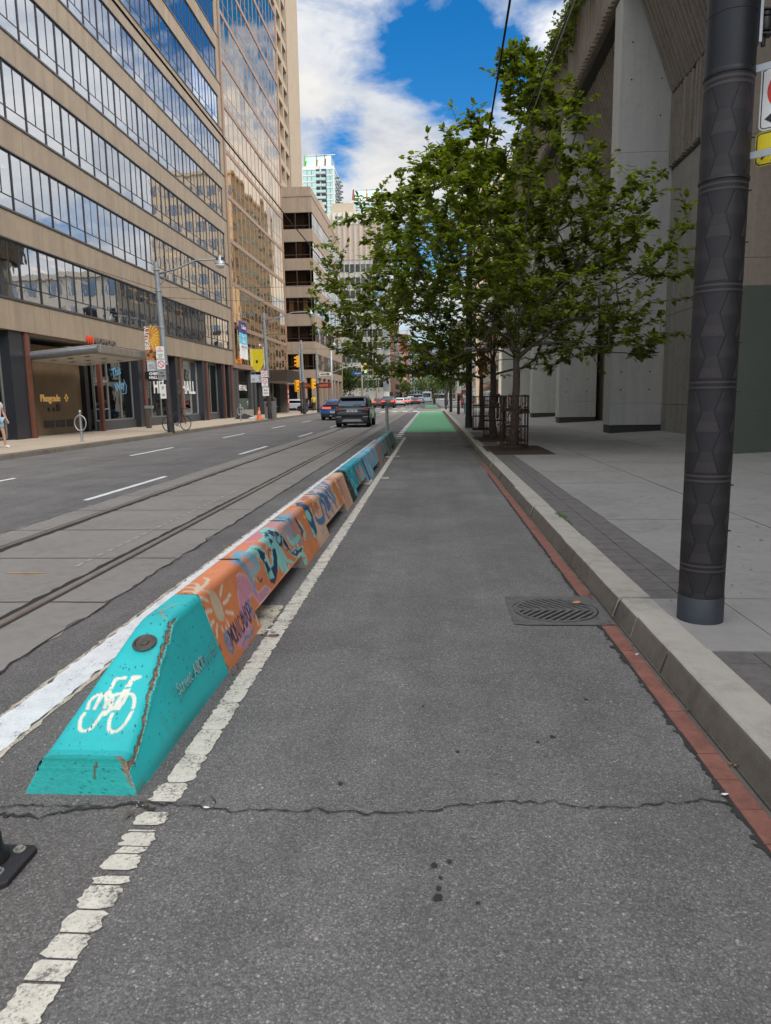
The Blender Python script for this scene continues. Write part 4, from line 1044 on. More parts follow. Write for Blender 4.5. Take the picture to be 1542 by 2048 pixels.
# ------------------------------------------------------------------ flexible post at the lower left, steel bollard at the far end
def flex_post():
    t = thing('flexible_post', (-1.44, 2.045, 0), 'pale flexible post bolted on a black rubber base plate at the lower left', 'delineator post')
    mb = MB(); mb.prism([(-.20,-.13),(.09,-.13),(.122,-.10),(.122,.07),(.107,.085),(-.20,.085)], 'z', 0, .020); mb.build('base_plate', mat('black_rubber', (.022,.022,.026), .6, var=.4, scale=30, bump=.2), t, bevel=.004)
    mb = MB(); mb.lathe([(.062,.02),(.060,.04),(.045,.055),(.040,.12)], (.0,.0,0), 20); mb.build('socket', M['black'], t, smooth=True, auto=40)
    mb = MB(); mb.lathe([(.0385,.09),(.0385,.98),(.03,1.0)], (.0,.0,0), 20); mb.build('post', mat('dirty_white_plastic', (.42,.43,.37), .5, var=.15, streak=.4), t, smooth=True, auto=40)
    for x, y in ((.070,.055),(.065,-.06),(-.07,.055)):
        mb = MB(); mb.lathe([(.020,.020),(.020,.023),(.012,.024),(.0115,.032),(.002,.033)], (x,y,0), 12); mb.build('bolt', mat('zinc_bolt', (.38,.37,.33), .5, .7, var=.4, scale=40), t, smooth=True, auto=40)
flex_post()
t = thing('steel_bollard', (-1.5, 24.35, 0), 'slim grey steel bollard standing at the far end of the painted barriers', 'bollard')
mb = MB(); mb.lathe([(.055,0),(.055,1.10),(.05,1.13),(.085,1.17),(.085,1.185)], n=16); mb.build('post', mat('bollard_grey', (.36,.36,.33), .6, .2, var=.2, streak=.4), t, smooth=True, auto=40)
mb = MB(); mb.lathe([(.085,1.186),(.08,1.20),(.01,1.205)], n=16); mb.build('cap', M['galv'], t, smooth=True, auto=40)

# ------------------------------------------------------------------ the large decorated pole on the right
PX0, PY0, PR = 1.615, 4.32, .127
def big_pole():
    t = thing('utility_pole', (PX0, PY0, .13), 'thick dark pole wrapped in a geometric hourglass pattern, near the kerb on the right', 'pole')
    mb = MB(); mb.lathe([(PR+.004,-.02),(PR+.004,.148),(PR+.001,.152),(PR-.002,.153)], n=48); mb.build('base_sleeve', M['pole_grey'], t, smooth=True, auto=40)
    na, nz = 300, 900; z0, z1 = .153, 3.02
    a = np.linspace(0, 2*pi, na, endpoint=False)[None]; z = np.linspace(z0, z1, nz)[:, None]
    u = (a/(2*pi)*4+.20) % 1.0 + 0*z; zz = z+0*a
    C = np.zeros((nz, na, 3)); C[:] = (.021, .0195, .0225)
    per = .530; ph = ((zz-.30) % per)/per                    # 0 at a double ring
    vv = (ph-.13)/.87                                          # 0..1 inside the panel
    k = (vv*2) % 1.0
    tri = np.where(k < .5, 1-2*k, 2*k-1)                       # 1 at panel ends, 0 at the waist
    hw = .17+.20*tri                                           # half width of the column
    du = np.abs(u-.5)
    inside = du < hw
    fan = inside & (k > .0) & (k < .5)
    ang = (u-.5)/(hw+1e-6)
    lines = (np.abs(((ang*9.) % 1.0)-.5) < .22)
    C = C*.62; C[inside & ~fan] = (.013, .0118, .015)
    C[fan] = (.021, .0168, .019)
    C[fan & lines & (k < .26)] = (.042, .034, .036)
    out = ~inside; k2 = (k+.5) % 1.0
    fan2 = out & (k2 < .5); C[fan2] = (.017, .0142, .016)
    u2 = np.where(u < .5, u, u-1); ang2 = u2/(.5-hw+1e-6); lines2 = (np.abs(((ang2*7.) % 1.0)-.5) < .2)
    C[fan2 & lines2 & (k2 < .24)] = (.031, .025, .027)
    C[np.abs(du-hw) < .022] = (.005, .0048, .006)
    ring = ph < .13; C[ring] = (.007, .0065, .0075)
    for p in (.038, .092): C[np.abs(ph-p) < .0105] = (.050, .039, .040)
    rr = PR+np.where(ring, 0, np.where(np.abs(du-hw) < .022, -.0012, np.where(fan, .0008, 0)))
    V = np.stack([rr*np.cos(a+2.2), rr*np.sin(a+2.2), zz], -1).reshape(-1, 3)
    idx = np.arange(na*nz).reshape(nz, na); nx = np.roll(idx, -1, 1)
    f = np.stack([idx[:-1], nx[:-1], nx[1:], idx[1:]], -1).reshape(-1, 4).tolist()
    me = bpy.data.meshes.new('pattern_wrap'); me.from_pydata(V.tolist(), [], f); me.materials.append(painted('pole_wrap', .6, .10))
    attr(me, C); me.polygons.foreach_set('use_smooth', [True]*len(me.polygons)); link('pattern_wrap', me, t)
    mb = MB(); mb.lathe([(PR+.002,3.02),(PR+.005,3.022),(PR+.005,3.05),(PR,3.052),(PR,3.32),(PR+.002,3.322),(PR+.002,3.328),(PR,3.33),(PR,3.48),(PR+.002,3.482),(PR+.002,3.488),(PR,3.49),(PR-.004,5.6),(PR-.02,8.4),(PR-.02,8.42)], n=48)
    mb.build('shaft', mat('shaft_black', (.011,.013,.018), .5, .2, var=.35, scale=3, streak=.4, bump=.08), t, smooth=True, auto=40)
    for z in (2.49, 3.03):
        mb = MB(); mb.lathe([(PR+.003,z),(PR+.006,z+.002),(PR+.006,z+.016),(PR+.003,z+.018)], n=40); mb.build('clamp_band', M['black'], t, smooth=True, auto=40)
    for i in range(9):
        mb = MB(); mb.lathe([(.005,0),(.005,.014),(.001,.016)], n=8); o = mb.build('rivet', M['black'], t); o.location = (PR*cos(-.35), PR*sin(-.35), .55+.27*i); o.rotation_euler = (0, radians(90), -.35)
big_pole()
def plate(name, w, h, r, mt, th=.003):
    pts = []
    for cx, cy, a0 in ((w-r, h-r, 0), (r, h-r, 90), (r, r, 180), (w-r, r, 270)):
        for k in range(6): a = radians(a0+18*k); pts.append((cx+r*cos(a), cy+r*sin(a)))
    mb = MB(); mb.prism(pts, 'y', -th, 0); return mb, pts
def ringplate(w, h, r, inset, lw):
    mb = MB()
    def outl(i):
        rr = max(.004, r-i); P = []
        for cx, cy, a0 in ((w-i-rr, h-i-rr, 0), (i+rr, h-i-rr, 90), (i+rr, i+rr, 180), (w-i-rr, i+rr, 270)):
            for k in range(6): a = radians(a0+18*k); P.append((cx+rr*cos(a), cy+rr*sin(a)))
        return P
    A_, B_ = outl(inset), outl(inset+lw); n = len(A_)
    for i in range(n): j = (i+1) % n; mb.quad((A_[i][0],-.0042,A_[i][1]),(A_[j][0],-.0042,A_[j][1]),(B_[j][0],-.0042,B_[j][1]),(B_[i][0],-.0042,B_[i][1]))
    return mb
def pole_signs():
    rz = radians(-38)
    t = thing('parking_sign', (PX0+.165, PY0-.01, 2.875), 'white parking sign with a red circle and left arrow on the big patterned pole', 'sign', rz=rz)
    mb, _ = plate('p', .30, .33, .03, None); mb.build('plate', M['white'], t)
    ringplate(.30, .33, .03, .008, .005).build('border', M['black'], t)
    mb = MB(); n = 40
    for i in range(n):
        a, b = 2*pi*i/n, 2*pi*(i+1)/n
        mb.quad(*[(.15+r*cos(q), -.0044, .195+r*sin(q)) for r, q in ((.095,a),(.115,a),(.115,b),(.095,b))])
    mb.prism([(.08,.255),(.09,.265),(.225,.135),(.215,.125)], 'y', -.0046, -.003); mb.build('red_circle', M['red'], t)
    text('lettering', 'P', .16, M['black'], t, (.15,-.0037,.195), (pi/2,0,0), .0003, .004)
    mb = MB(); mb.prism([(.028,.058),(.075,.092),(.070,.070),(.14,.070),(.14,.046),(.070,.046),(.075,.026)], 'y', -.0045, -.003); mb.build('arrow', M['black'], t)
    for x, z in ((.022,.308),(.278,.308)):
        mb = MB(); mb.lathe([(.007,0),(.006,.005),(.001,.006)], n=8); o = mb.build('bolt', M['galv'], t); o.location = (x,-.003,z); o.rotation_euler = (radians(90),0,0)
    t = thing('tow_away_sign', (PX0+.158, PY0-.005, 2.695), 'yellow tow away sign with a black hammer emblem, under the white parking sign', 'sign', rz=rz)
    mb, _ = plate('p', .30, .175, .028, None); mb.build('plate', mat('sign_yellow', (.72,.58,.01), .45, var=.05), t)
    ringplate(.30, .175, .028, .004, .006).build('border', M['black'], t)
    mb = MB(); mb.prism([(.028,.040),(.036,.032),(.115,.105),(.107,.113)], 'y', -.0045, -.003); mb.prism([(.085,.120),(.125,.080),(.155,.105),(.115,.150)], 'y', -.0045, -.003); mb.prism([(.16,.05),(.26,.05),(.26,.085),(.235,.115),(.19,.115),(.16,.085)], 'y', -.0045, -.003); mb.build('emblem', M['black'], t)
    for x, z in ((.018,.018),(.09,.020)):
        mb = MB(); mb.lathe([(.008,0),(.007,.006),(.001,.007)], n=8); o = mb.build('bolt', M['galv'], t); o.location = (x,-.003,z); o.rotation_euler = (radians(90),0,0)
    # straps from the pole
    t = thing('sign_bracket', (PX0, PY0, 2.7), 'pair of short steel sign brackets strapped to the big patterned pole', 'bracket', rz=rz)
    for z in (.02, .45):
        mb = MB(); mb.box(PR-.02, PR+.16, .003, .011, z, z+.035); mb.build('strap', M['galv'], t)
    t = thing('cable_arm', (PX0+PR, PY0, 3.36), 'grey clamp and horizontal arm bolted high on the side of the big pole', 'bracket')
    mb = MB(); mb.box(-.004, .014, -.05, .05, -.05, .17); mb.build('clamp_plate', M['galv'], t, bevel=.003)
    mb = MB(); mb.tube([(.014,0,.05),(.9,.05,.06)], .022, 10); mb.build('arm', mat('arm_white', (.55,.53,.54), .5, .2, var=.1), t, smooth=True, auto=40)
    mb = MB(); mb.lathe([(.03,.02),(.034,.03),(.034,.075),(.03,.085)], (.045,0,0), 14); mb.lathe([(.022,.09),(.030,.094),(.030,.112),(.022,.116)], (.045,0,0), 12); mb.box(.02,.075,-.035,.035,.118,.126); mb.box(.015,.08,-.03,.03,.0,.008); mb.lathe([(.012,-.05),(.012,0)], (.04,0,0), 8); mb.build('insulator', M['black_metal'], t, smooth=True, auto=40)
pole_signs()
# ------------------------------------------------------------------ buildings
M['lime'] = mat('limestone_spandrel', (.33, .256, .185), .85, var=.12, scale=1.2, bump=.25, bscale=20, streak=.45, stain=.2)
M['lime2'] = mat('tan_precast', (.33, .245, .178), .85, var=.12, scale=1.0, bump=.2, bscale=20, streak=.35, stain=.2)
M['win_frame'] = mat('dark_window_frame', (.045, .042, .045), .45, .4, var=.2)
M['win_frame2'] = mat('grey_window_frame', (.11, .11, .115), .45, .5, var=.2)
M['glass'] = glass('office_glass', (.92, .95, .99), .52, .42)
M['glass_dark'] = glass('shop_glass', (.75, .80, .82), .14, .55)
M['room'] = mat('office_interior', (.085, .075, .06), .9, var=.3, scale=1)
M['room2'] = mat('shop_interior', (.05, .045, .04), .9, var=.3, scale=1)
M['blind'] = mat('roller_blind', (.42, .40, .35), .9, var=.1)
M['lamp'] = emis('ceiling_lamp', (1.0, .50, .10), .9)
M['granite'] = mat('dark_granite', (.022, .024, .032), .3, var=.5, scale=25, spec=.6)
M['redstone'] = mat('red_granite_edge', (.15, .055, .035), .45, var=.35, scale=14, stain=.3)
M['bronze_frame'] = mat('bronze_mullion', (.34, .225, .16), .5, .35, var=.12)
M['bronze_glass'] = None
def mirror(name, tint, rough=.012, bump=.03):
    mt, t, b = new_mat(name)
    tc = t.nodes.new('ShaderNodeTexCoord')
    b.inputs['Base Color'].default_value = (*tint, 1); b.inputs['Metallic'].default_value = 1; b.inputs['Roughness'].default_value = rough
    bp = t.nodes.new('ShaderNodeBump'); bp.inputs['Strength'].default_value = bump; bp.inputs['Distance'].default_value = .1
    lk(t, noise(t, tc.outputs['Object'], .8, 2, .5), bp.inputs['Height']); lk(t, bp.outputs[0], b.inputs['Normal'])
    return mt
M['bronze_glass'] = mirror('gold_mirror_glass', (.76, .575, .35))

def cam_dist(p): return (Vector(p)-Vector((0, 0, CAMZ))).length
XF = -15.4

def office():
    t = thing('office_building', (XF, 10, .13), 'tan limestone office block with long ribbon windows above dark granite shop fronts', 'building')
    def L(y): return y-10
    top = 4.17-.13
    mb = MB()
    base = 5.32-.13; pit = 3.185
    nf = 11
    zt = base+pit*nf
    # spandrels as a stack of bands, end piers, and roof
    prev = top
    for k in range(nf):
        zb = base+pit*k
        mb.box(-.45, 0, -.3, L(56.35), prev, zb)
        prev = zb+2.13
    mb.box(-.45, 0, -.3, L(56.35), prev, prev+2)
    mb.box(-.452, -.003, L(55.62), L(56.34), base, prev)
    mb.box(-.452, -.003, -.3, 0, base, prev)
    mb.build('wall', M['lime'], t)
    mb = MB()
    for k in range(nf):
        zb = base+pit*k
        mb.box(-.30, .045, -.28, L(56.33), zb-.05, zb+.025); mb.box(-.30, .02, -.28, L(55.6), zb+2.10, zb+2.15)
    mb.parts('sill', M['win_frame2'], t)
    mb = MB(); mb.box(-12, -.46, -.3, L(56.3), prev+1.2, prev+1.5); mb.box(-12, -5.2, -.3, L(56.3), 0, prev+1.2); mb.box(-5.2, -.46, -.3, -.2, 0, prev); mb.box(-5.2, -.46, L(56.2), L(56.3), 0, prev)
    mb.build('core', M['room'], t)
    mb = MB()
    for k in range(nf): zb = base+pit*k; mb.box(-5.2, -.46, -.2, L(56.2), zb-.75, zb-.45)
    mb.parts('floor_slab', M['room'], t)
    mb = MB(); r = random.Random(2)
    for a, b in [(top, base)]+[(base+pit*k+2.15, base+pit*(k+1)-.05) for k in range(nf-1)]:
        y = 1.2+r.random()
        while y < L(56): mb.box(-.01, .0025, y, y+.012, a, b); y += 2.82
    mb.build('panel_seam', mat('joint_tan', (.19,.15,.11), .9, var=.2), t)  # thin darker strips marking the seams between panels
    # window bays
    bays = [27.25+1.41*k for k in range(-5, 21)]
    def wmesh():
        f = MB(); h = 2.10; w_ = 1.41
        f.box(-.05, .0, 0, .085, 0, h); f.box(-.05, -.014, w_-.02, w_, 0, h)
        f.box(-.05, -.01, .085, w_-.02, 0, .05); f.box(-.05, -.01, .085, w_-.02, h-.06, h)
        f.box(-.05, -.016, .085, w_-.02, .50, .54); f.box(-.05, -.013, .720, .76, .54, h-.06)
        return f
    items = []
    for k in range(nf):
        for y in bays:
            z = base+pit*k
            items.append((cam_dist((XF, y+.7, z+1)), y, z))
    def seen(y, z):
        p = Vector((XF, y+.7, z+1.2))-Vector((0, 0, CAMZ)); f = p.dot(FW); return abs(p.dot(R2)/f*1440) < 800 and -p.dot(U2)/f*1440 > -1090
    vis = sorted([i for i in items if seen(i[1], i[2])]); rest = [i for i in items if not seen(i[1], i[2])]+vis[100:]
    w0 = None
    for d, y, z in vis[:100]:
        if w0 is None:
            w0 = wmesh().build('window', M['win_frame'], t); w0.location = (-.03, L(y), z)
            g = MB(); g.quad((-.028,.08,.04),(-.028,1.40,.04),(-.028,1.40,2.06),(-.028,.08,2.06)); g.build('pane', M['glass'], w0)
        else:
            w1 = copy_tree(w0, t); w1.location = (-.03, L(y), z)
            w1.children[0].rotation_euler = (0, rng.normal()*.002, rng.normal()*.0025)
    mb = MB()
    for d, y, z in rest:
        q = wmesh(); o = len(mb.v); mb.m = 0
        mb.add([(a-.03, b+L(y), c+z) for a, b, c in q.v], q.f); mb.m = 1
        mb.quad((-.058,L(y)+.08,z+.04),(-.058,L(y)+1.40,z+.04),(-.058,L(y)+1.40,z+2.06),(-.058,L(y)+.08,z+2.06))
    o = mb.build('window', [M['win_frame'], M['glass']], t); o['kind'] = 'stuff'
    # blinds behind some panes, lit ceiling strips on the lower floors
    bl = MB(); r = random.Random(4)
    for d, y, z in items:
        if r.random() < .34:
            dr = r.choice((.5, .9, 1.3, 1.95)); s = r.choice((0, .6)); bl.box(-.36, -.34, L(y)+.12+s, L(y)+.74+s, z+2.08-dr, z+2.08)
    bl.parts('blind', M['blind'], t)
    lampm = MB()
    for k in (0, 0, 1):
        for i in range(6):
            y = 26+28*r.random(); x = -1.2-2.5*r.random(); z = base+pit*k+2.35
            lampm.box(x-.1, x+.1, L(y), L(y)+1.2, z, z+.05)
    lampm.parts('ceiling_light', M['lamp'], t)
    # ---- street level: granite piers with red edges, shop glass, recessed entrance
    H = top
    piers = [(20.5, 21.6), (26.25, 27.55), (38.0, 38.95), (43.7, 44.7), (48.9, 50.0), (53.5, 54.2), (55.3, 56.3)]
    mb = MB(); mr = MB()
    for a, b in piers:
        mb.box(-.75, -.12, L(a), L(b)-.32, 0, H); mr.box(-.72, -.05, L(b)-.315, L(b)-.05, 0, H); mb.box(-.75, -.10, L(b)-.045, L(b)+.10, 0, H)
    mr.box(-.22, -.05, L(33.32), L(33.56), 0, H)
    mb.parts('pier', M['granite'], t); mr.parts('pier_edge', M['redstone'], t)
    mb = MB()
    def shop(a, b, z0=.5, n=3, door=False):
        for i in range(n+1):
            y = a+(b-a)*i/n; mb.box(-.60, -.50, L(y)-.035, L(y)+.035, .05, H-.1)
        mb.box(-.60, -.50, L(a), L(b), z0-.05, z0+.02); mb.box(-.60, -.5, L(a), L(b), H-.16, H-.08)
        if door: mb.box(-.60, -.5, L(a), L(a)+(b-a)/n, 2.3, 2.42); mb.box(-.60, -.49, L(a), L(a)+(b-a)/n, 1.0, 1.06)
    shop(21.6, 26.25, .1, 3, True); shop(33.6, 38.0, .5, 3, True); shop(39.05, 43.6, .5, 3); shop(44.8, 48.9, .5, 3); shop(50.1, 53.5, .5, 2)
    mb.parts('shop_frame', mat('steel_shop_frame', (.34, .34, .32), .4, .6, var=.15), t)
    mb = MB()
    for a, b in ((21.6,26.25),(33.6,38.0),(39.05,43.6),(44.8,48.9),(50.1,53.5),(54.3,55.3)): mb.quad((-.55,L(a),.05),(-.55,L(b),.05),(-.55,L(b),H),(-.55,L(a),H))
    mb.parts('shop_window', M['glass_dark'], t)
    mb = MB()
    for a, b in ((33.6,38.0),(39.05,43.6),(44.8,48.9),(50.1,53.5)): mb.box(-.62, -.40, L(a), L(b), 0, .44)
    mb.parts('plinth', mat('plinth_granite', (.06, .063, .068), .45, var=.4, scale=25), t)
    mb = MB(); mb.box(-5.1, -.5, 0, L(56.2), H-.02, H+.05); mb.box(-5.1, -.3, 0, L(56), -.02, .006); mb.build('soffit', mat('soffit_white', (.34, .31, .27), .8, var=.1), t)
    # shop insides: a few pale columns, counters, lit spots
    mb = MB()
    for y in (24, 35.5, 36.9, 40.4, 42.2, 46.0, 47.7, 51.5): mb.box(-3.4, -3.0, L(y), L(y)+.35, 0, H-.1)
    for y in (34.5, 41, 46, 51): mb.box(-2.4, -1.9, L(y), L(y)+1.8, 0, 1.0)
    mb.parts('interior_column', mat('pale_column', (.30, .30, .28), .8, var=.2), t)
    mb = MB()
    for y, z, s in ((46.9, 3.25, .55),): mb.box(-1.5, -1.45, L(y), L(y)+s*1.9, z-.2, z+.2)
    mb.build('screen', emis('blue_screen', (.05, .22, 1.0), 1.3), t)
    mb = MB()
    for y in (34.6,36,37.3,40,41.6,42.9,45.4,46.7,48.1,51,52.6): mb.box(-2.2, -2.0, L(y), L(y)+.14, H-.13, H-.09)
    mb.parts('ceiling_spot', emis('warm_spot', (1, .8, .5), 3.), t)
    # recessed entrance: stone wall with a brass name, dark glass doors behind
    mb = MB(); mb.box(-1.05, -.85, L(27.65), L(32.95), 0, H-.3); mb.build('entrance_wall', mat('travertine', (.17, .115, .062), .6, var=.2, scale=1.4, bump=.15, stain=.3), t)
    mb = MB(); mb.box(-1.2, -.62, L(32.96), L(33.31), 0, H-.3); mb.build('entrance_return', mat('black_granite', (.010, .010, .010), .35, var=.3), t)
    bras = mat('backlit_brass', (.80, .52, .18), .35, .6, emit=.22)
    text('lettering', 'Plusgrade', .42, bras, t, (-.83, L(30.15), 1.55), (pi/2,0,pi/2), .02, .004)
    mb = MB()
    for k in range(4): a = pi/2*k; mb.prism([(L(31.5)+.11*cos(a)+.065*cos(q), 1.57+.11*sin(a)+.065*sin(q)) for q in np.linspace(0, 2*pi, 5)[:-1]], 'x', -.84, -.81)
    mb.build('emblem', bras, t)
    mb = MB()
    for y in (29.5, 30.45, 31.4): mb.box(-.84, -.83, L(y), L(y)+.8, .32, .62)
    for y, w_, h in ((29.9,.14,.16),(30.3,.14,.16),(30.65,.25,.30)): mb.box(-.84, -.82, L(y), L(y)+w_, 1.0, 1.0+h)
    mb.parts('wall_vent', M['black'], t)
    # entrance canopy: steel slab tilting up towards the street
    c0, c1 = L(27.6), L(32.3)
    mb = MB(); zc = 2.70; o_ = 2.72
    prof = [(-.3, zc+.30), (o_-.25, zc+.52), (o_, zc+.55), (o_, zc+.84), (o_-.2, zc+.86), (-.3, zc+.62)]
    mb.prism(prof, 'y', c0, c1); mb.build('canopy', mat('weathered_steel_trim', (.36, .33, .285), .45, .55, var=.25, scale=3, streak=.3), t, bevel=.02)
    mb = MB(); mb.tube([(-.2, c0-.03, zc+.46), (o_-.1, c0-.03, zc+.70)], .13, 12); mb.build('canopy_tube', mat('canopy_grey', (.22, .23, .26), .4, .5, var=.2), t, smooth=True, auto=40)
    mb = MB(); mb.quad((-.29,c0+.05,zc+.29),(o_-.27,c0+.05,zc+.51),(o_-.27,c1-.05,zc+.51),(-.29,c1-.05,zc+.29)); mb.build('canopy_soffit', mat('canopy_white', (.55, .53, .48), .7, var=.06), t)
    mb = MB()
    for i in range(3):
        for u in (.25, .5, .75):
            x = -.29+(o_+.02)*u; z = zc+.29+.22*u-.012; y = c0+.8+i*1.5
            mb.add([(x+.13*cos(a), y+.13*sin(a), z-.004+.011*cos(a)) for a in np.linspace(0, 2*pi, 13)[:-1]], [tuple(range(12))])
    mb.parts('downlight', M['black'], t)
    n_ = text('sign_lettering', '111', .46, mat('sign_red', (.75, .06, .02), .4, var=.05), t, (.06, L(32.35), 4.12), (pi/2,0,pi/2), .03, .012)
    text('sign_lettering', 'RICHMOND', .40, mat('sign_steel', (.30, .27, .23), .35, .7, var=.15), t, (.06, L(33.95), 4.12), (pi/2,0,pi/2), .03, .012)
    wl = mat('window_letter', (.78, .78, .76), .6, var=.04)
    text('window_lettering', 'HEF', 1.12, wl, t, (-.48, L(41.85), 2.18), (pi/2,0,pi/2), .004, .03)
    text('window_lettering', 'HALL', 1.12, wl, t, (-.48, L(46.95), 2.18), (pi/2,0,pi/2), .004, .03)
    text('window_lettering', 'S', 1.2, mat('window_letter_dim', (.085, .085, .09), .6, var=.04), t, (-.11, L(44.1), 2.18), (pi/2,0,pi/2), .004, .02)
    neon = emis('pale_neon', (.22, .50, .70), .28)
    text('neon_sign', 'This', .62, neon, t, (-.48, L(36.1), 2.85), (pi/2, -.22, pi/2), .008, .004); text('neon_sign', 'Way', .62, neon, t, (-.48, L(36.4), 2.15), (pi/2, -.22, pi/2), .008, .004)
    mb = MB(); mb.tube([(-.48,L(36.6),1.75),(-.48,L(37.1),1.8),(-.48,L(37.2),2.2),(-.48,L(36.9),2.5)], .018, 6); mb.build('neon_tube', neon, t)
office()

def chefs_sign():
    t = thing('blade_sign', (XF+.10, 38.6, 2.57), 'black hanging blade sign lettered CHEFS HALL beside the street lamp pole', 'sign')
    # sits between pole and facade, facing up the street
    mb = MB(); mb.box(-.1, .05, -.02, .02, .1, .5); mb.box(.05, .80, -.05, .05, 0, .60); mb.build('panel', M['black'], t)
    wl = bpy.data.materials['window_letter']
    text('lettering', 'CHEFS', .19, wl, t, (.42, -.055, .38), (pi/2,0,0), .003, .012); text('lettering', 'HALL', .19, wl, t, (.37, -.055, .18), (pi/2,0,0), .003, .012)
chefs_sign()

def bronze():
    t = thing('glass_office_tower', (XF, 56.4, .13), 'bronze framed office tower with gold mirror glass beyond the limestone block', 'building')
    Y2 = 21.6; n = 15; w_ = Y2/n
    b0 = 4.0-.13; lv = [7.22-.13+3.22*k for k in range(-1, 11)]
    mb = MB(); mb.box(-.5, .10, 0, .42, b0, 39.9); mb.box(-.5, .06, Y2-.14, Y2, b0, 39.9)
    mb.box(-.5, .05, .42, Y2-.14, b0, lv[0]+.38)
    for z in lv[1:]: mb.box(-.3, .02, .42, Y2-.14, z-.16, z+.16)
    mb.build('frame', M['bronze_frame'], t)
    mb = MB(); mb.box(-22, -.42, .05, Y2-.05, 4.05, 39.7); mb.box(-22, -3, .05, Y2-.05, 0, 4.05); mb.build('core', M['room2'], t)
    def wm():
        f = MB(); h = 3.22-.32
        f.box(-.06, .012, 0, .055, 0, h); f.box(-.06, .008, w_-.025, w_, 0, h); f.box(-.06, .006, .055, w_-.025, .82, .86)
        return f
    lst = []
    for k in range(len(lv)-1):
        for i in range(n): lst.append((cam_dist((XF, 56.4+w_*i, lv[k]+1.5)), i, k))
    def seen(i, k):
        p = Vector((XF, 56.4+w_*(i+.5), lv[k]+1.5))-Vector((0, 0, CAMZ)); f = p.dot(FW); return -p.dot(U2)/f*1440 > -1075
    vis = sorted(q for q in lst if seen(q[1], q[2])); rest = [q for q in lst if not seen(q[1], q[2])]+vis[100:]
    w0 = None
    y0 = .42; sc = (Y2-.56)/Y2
    for d, i, k in vis[:100]:
        loc = (-.02, y0+w_*i*sc, lv[k]+(.38 if k == 0 else .16))
        if w0 is None:
            w0 = wm().build('window', M['bronze_frame'], t)
            g = MB(); g.quad((-.006,.05,0),(-.006,w_-.02,0),(-.006,w_-.02,2.9),(-.006,.05,2.9)); g.build('pane', M['bronze_glass'], w0)
            w1 = w0
        else: w1 = copy_tree(w0, t)
        w1.location = loc; w1.scale = (1, sc, 1 if k else .92)
        w1.children[0].rotation_euler = (0, rng.normal()*.003, rng.normal()*.004)
    mb = MB()
    for d, i, k in rest:
        q = wm(); loc = (-.02, y0+w_*i*sc, lv[k]+(.38 if k == 0 else .16)); mb.m = 0
        mb.add([(a+loc[0], b*sc+loc[1], c+loc[2]) for a, b, c in q.v], q.f); mb.m = 1
        e = rng.normal()*.003; e2 = rng.normal()*.006
        mb.quad((-.027-e,loc[1]+.04,loc[2]),(-.027+e,loc[1]+w_*sc-.02,loc[2]),(-.027+e+e2,loc[1]+w_*sc-.02,loc[2]+2.9),(-.027-e+e2,loc[1]+.04,loc[2]+2.9))
    mb.build('window', [M['bronze_frame'], M['bronze_glass']], t)['kind'] = 'stuff'
    # street level
    mb = MB()
    for y in (0.05, .95, 5.6, 6.9, 10.5, 14.0, 17.5, 20.6): mb.box(-.7, -.1, y, y+.75, 0, b0-.05)
    mb.parts('pier', mat('charcoal_pier', (.055, .055, .058), .5, var=.4, scale=20), t)
    mb = MB(); mb.box(-.5, .05, 1.7, 5.6, 0, .55); mb.build('plinth', concrete('plinth_concrete', (.28, .26, .23), .3), t)
    mb = MB(); mb.quad((-.35,1.7,.55),(-.35,5.6,.55),(-.35,5.6,b0),(-.35,1.7,b0)); mb.quad((-.6,7.65,.05),(-.6,10.5,.05),(-.6,10.5,b0),(-.6,7.65,b0)); mb.quad((-.5,11.2,.05),(-.5,20.6,.05),(-.5,20.6,b0),(-.5,11.2,b0)); mb.parts('shop_window', M['glass_dark'], t)
    wl = bpy.data.materials['window_letter']
    text('window_lettering', 'CHEFS HALL', .62, wl, t, (-.33, 3.5, 2.35), (pi/2,0,pi/2), .004, .014, sx=.95)
    mb = MB(); mb.box(-.40, -.34, 1.75, 5.55, .6, 1.5); mb.build('window_film', mat('green_film', (.06, .085, .065), .5, var=.15), t)
    text('window_lettering', 'T', .5, wl, t, (-.33, 5.2, 1.05), (pi/2,0,pi/2), .004, .014)
    # ribbed fascia canopy over the entrance
    mb = MB(); mb.box(-.3, 2.2, 10.2, 17.6, 2.95, 3.0)
    mb.build('canopy_soffit', mat('canopy_pale', (.30, .28, .25), .7, var=.1), t)
    mb = MB(); mb.box(-.3, 2.15, 10.25, 17.55, 3.0, 4.05)
    for k in range(37): y = 10.2+k*.2; mb.box(2.15, 2.24, y, y+.1, 2.96, 4.08)
    for k in range(12): x = -.25+k*.2; mb.box(x, x+.1, 10.16, 10.25, 2.96, 4.08)
    mb.build('canopy', mat('brown_ribbed_metal', (.075, .055, .045), .5, .3, var=.2), t)
    mb = MB(); mb.box(-.2, .6, 17.7, 18.6, .0, 2.9); mb.build('pillar', mat('grey_pillar', (.14, .13, .12), .7, var=.2), t)
    mb = MB(); mb.box(.61, .65, 17.75, 18.55, .55, 2.75); mb.build('red_panel', M['red'], t)
    mb = MB()
    for z in (1.0, 1.5, 2.0): mb.box(.655, .66, 17.9, 18.4, z, z+.35)
    mb.parts('white_panel', M['white'], t)
bronze()
t = thing('sign_board', (-13.1, 73.2, 2.55), 'dark red sign board with gold lettering hung under the ribbed canopy', 'sign')
mb = MB(); mb.box(-.05, 3.0, -.06, .06, 0, .55); mb.build('board', mat('maroon', (.23, .012, .012), .5, var=.1), t)
text('lettering', 'LITTLE ANTHONY\'S', .27, mat('gold_letter', (.65, .42, .12), .5, var=.05), t, (1.48, -.066, .27), (pi/2,0,0), .004, .004)
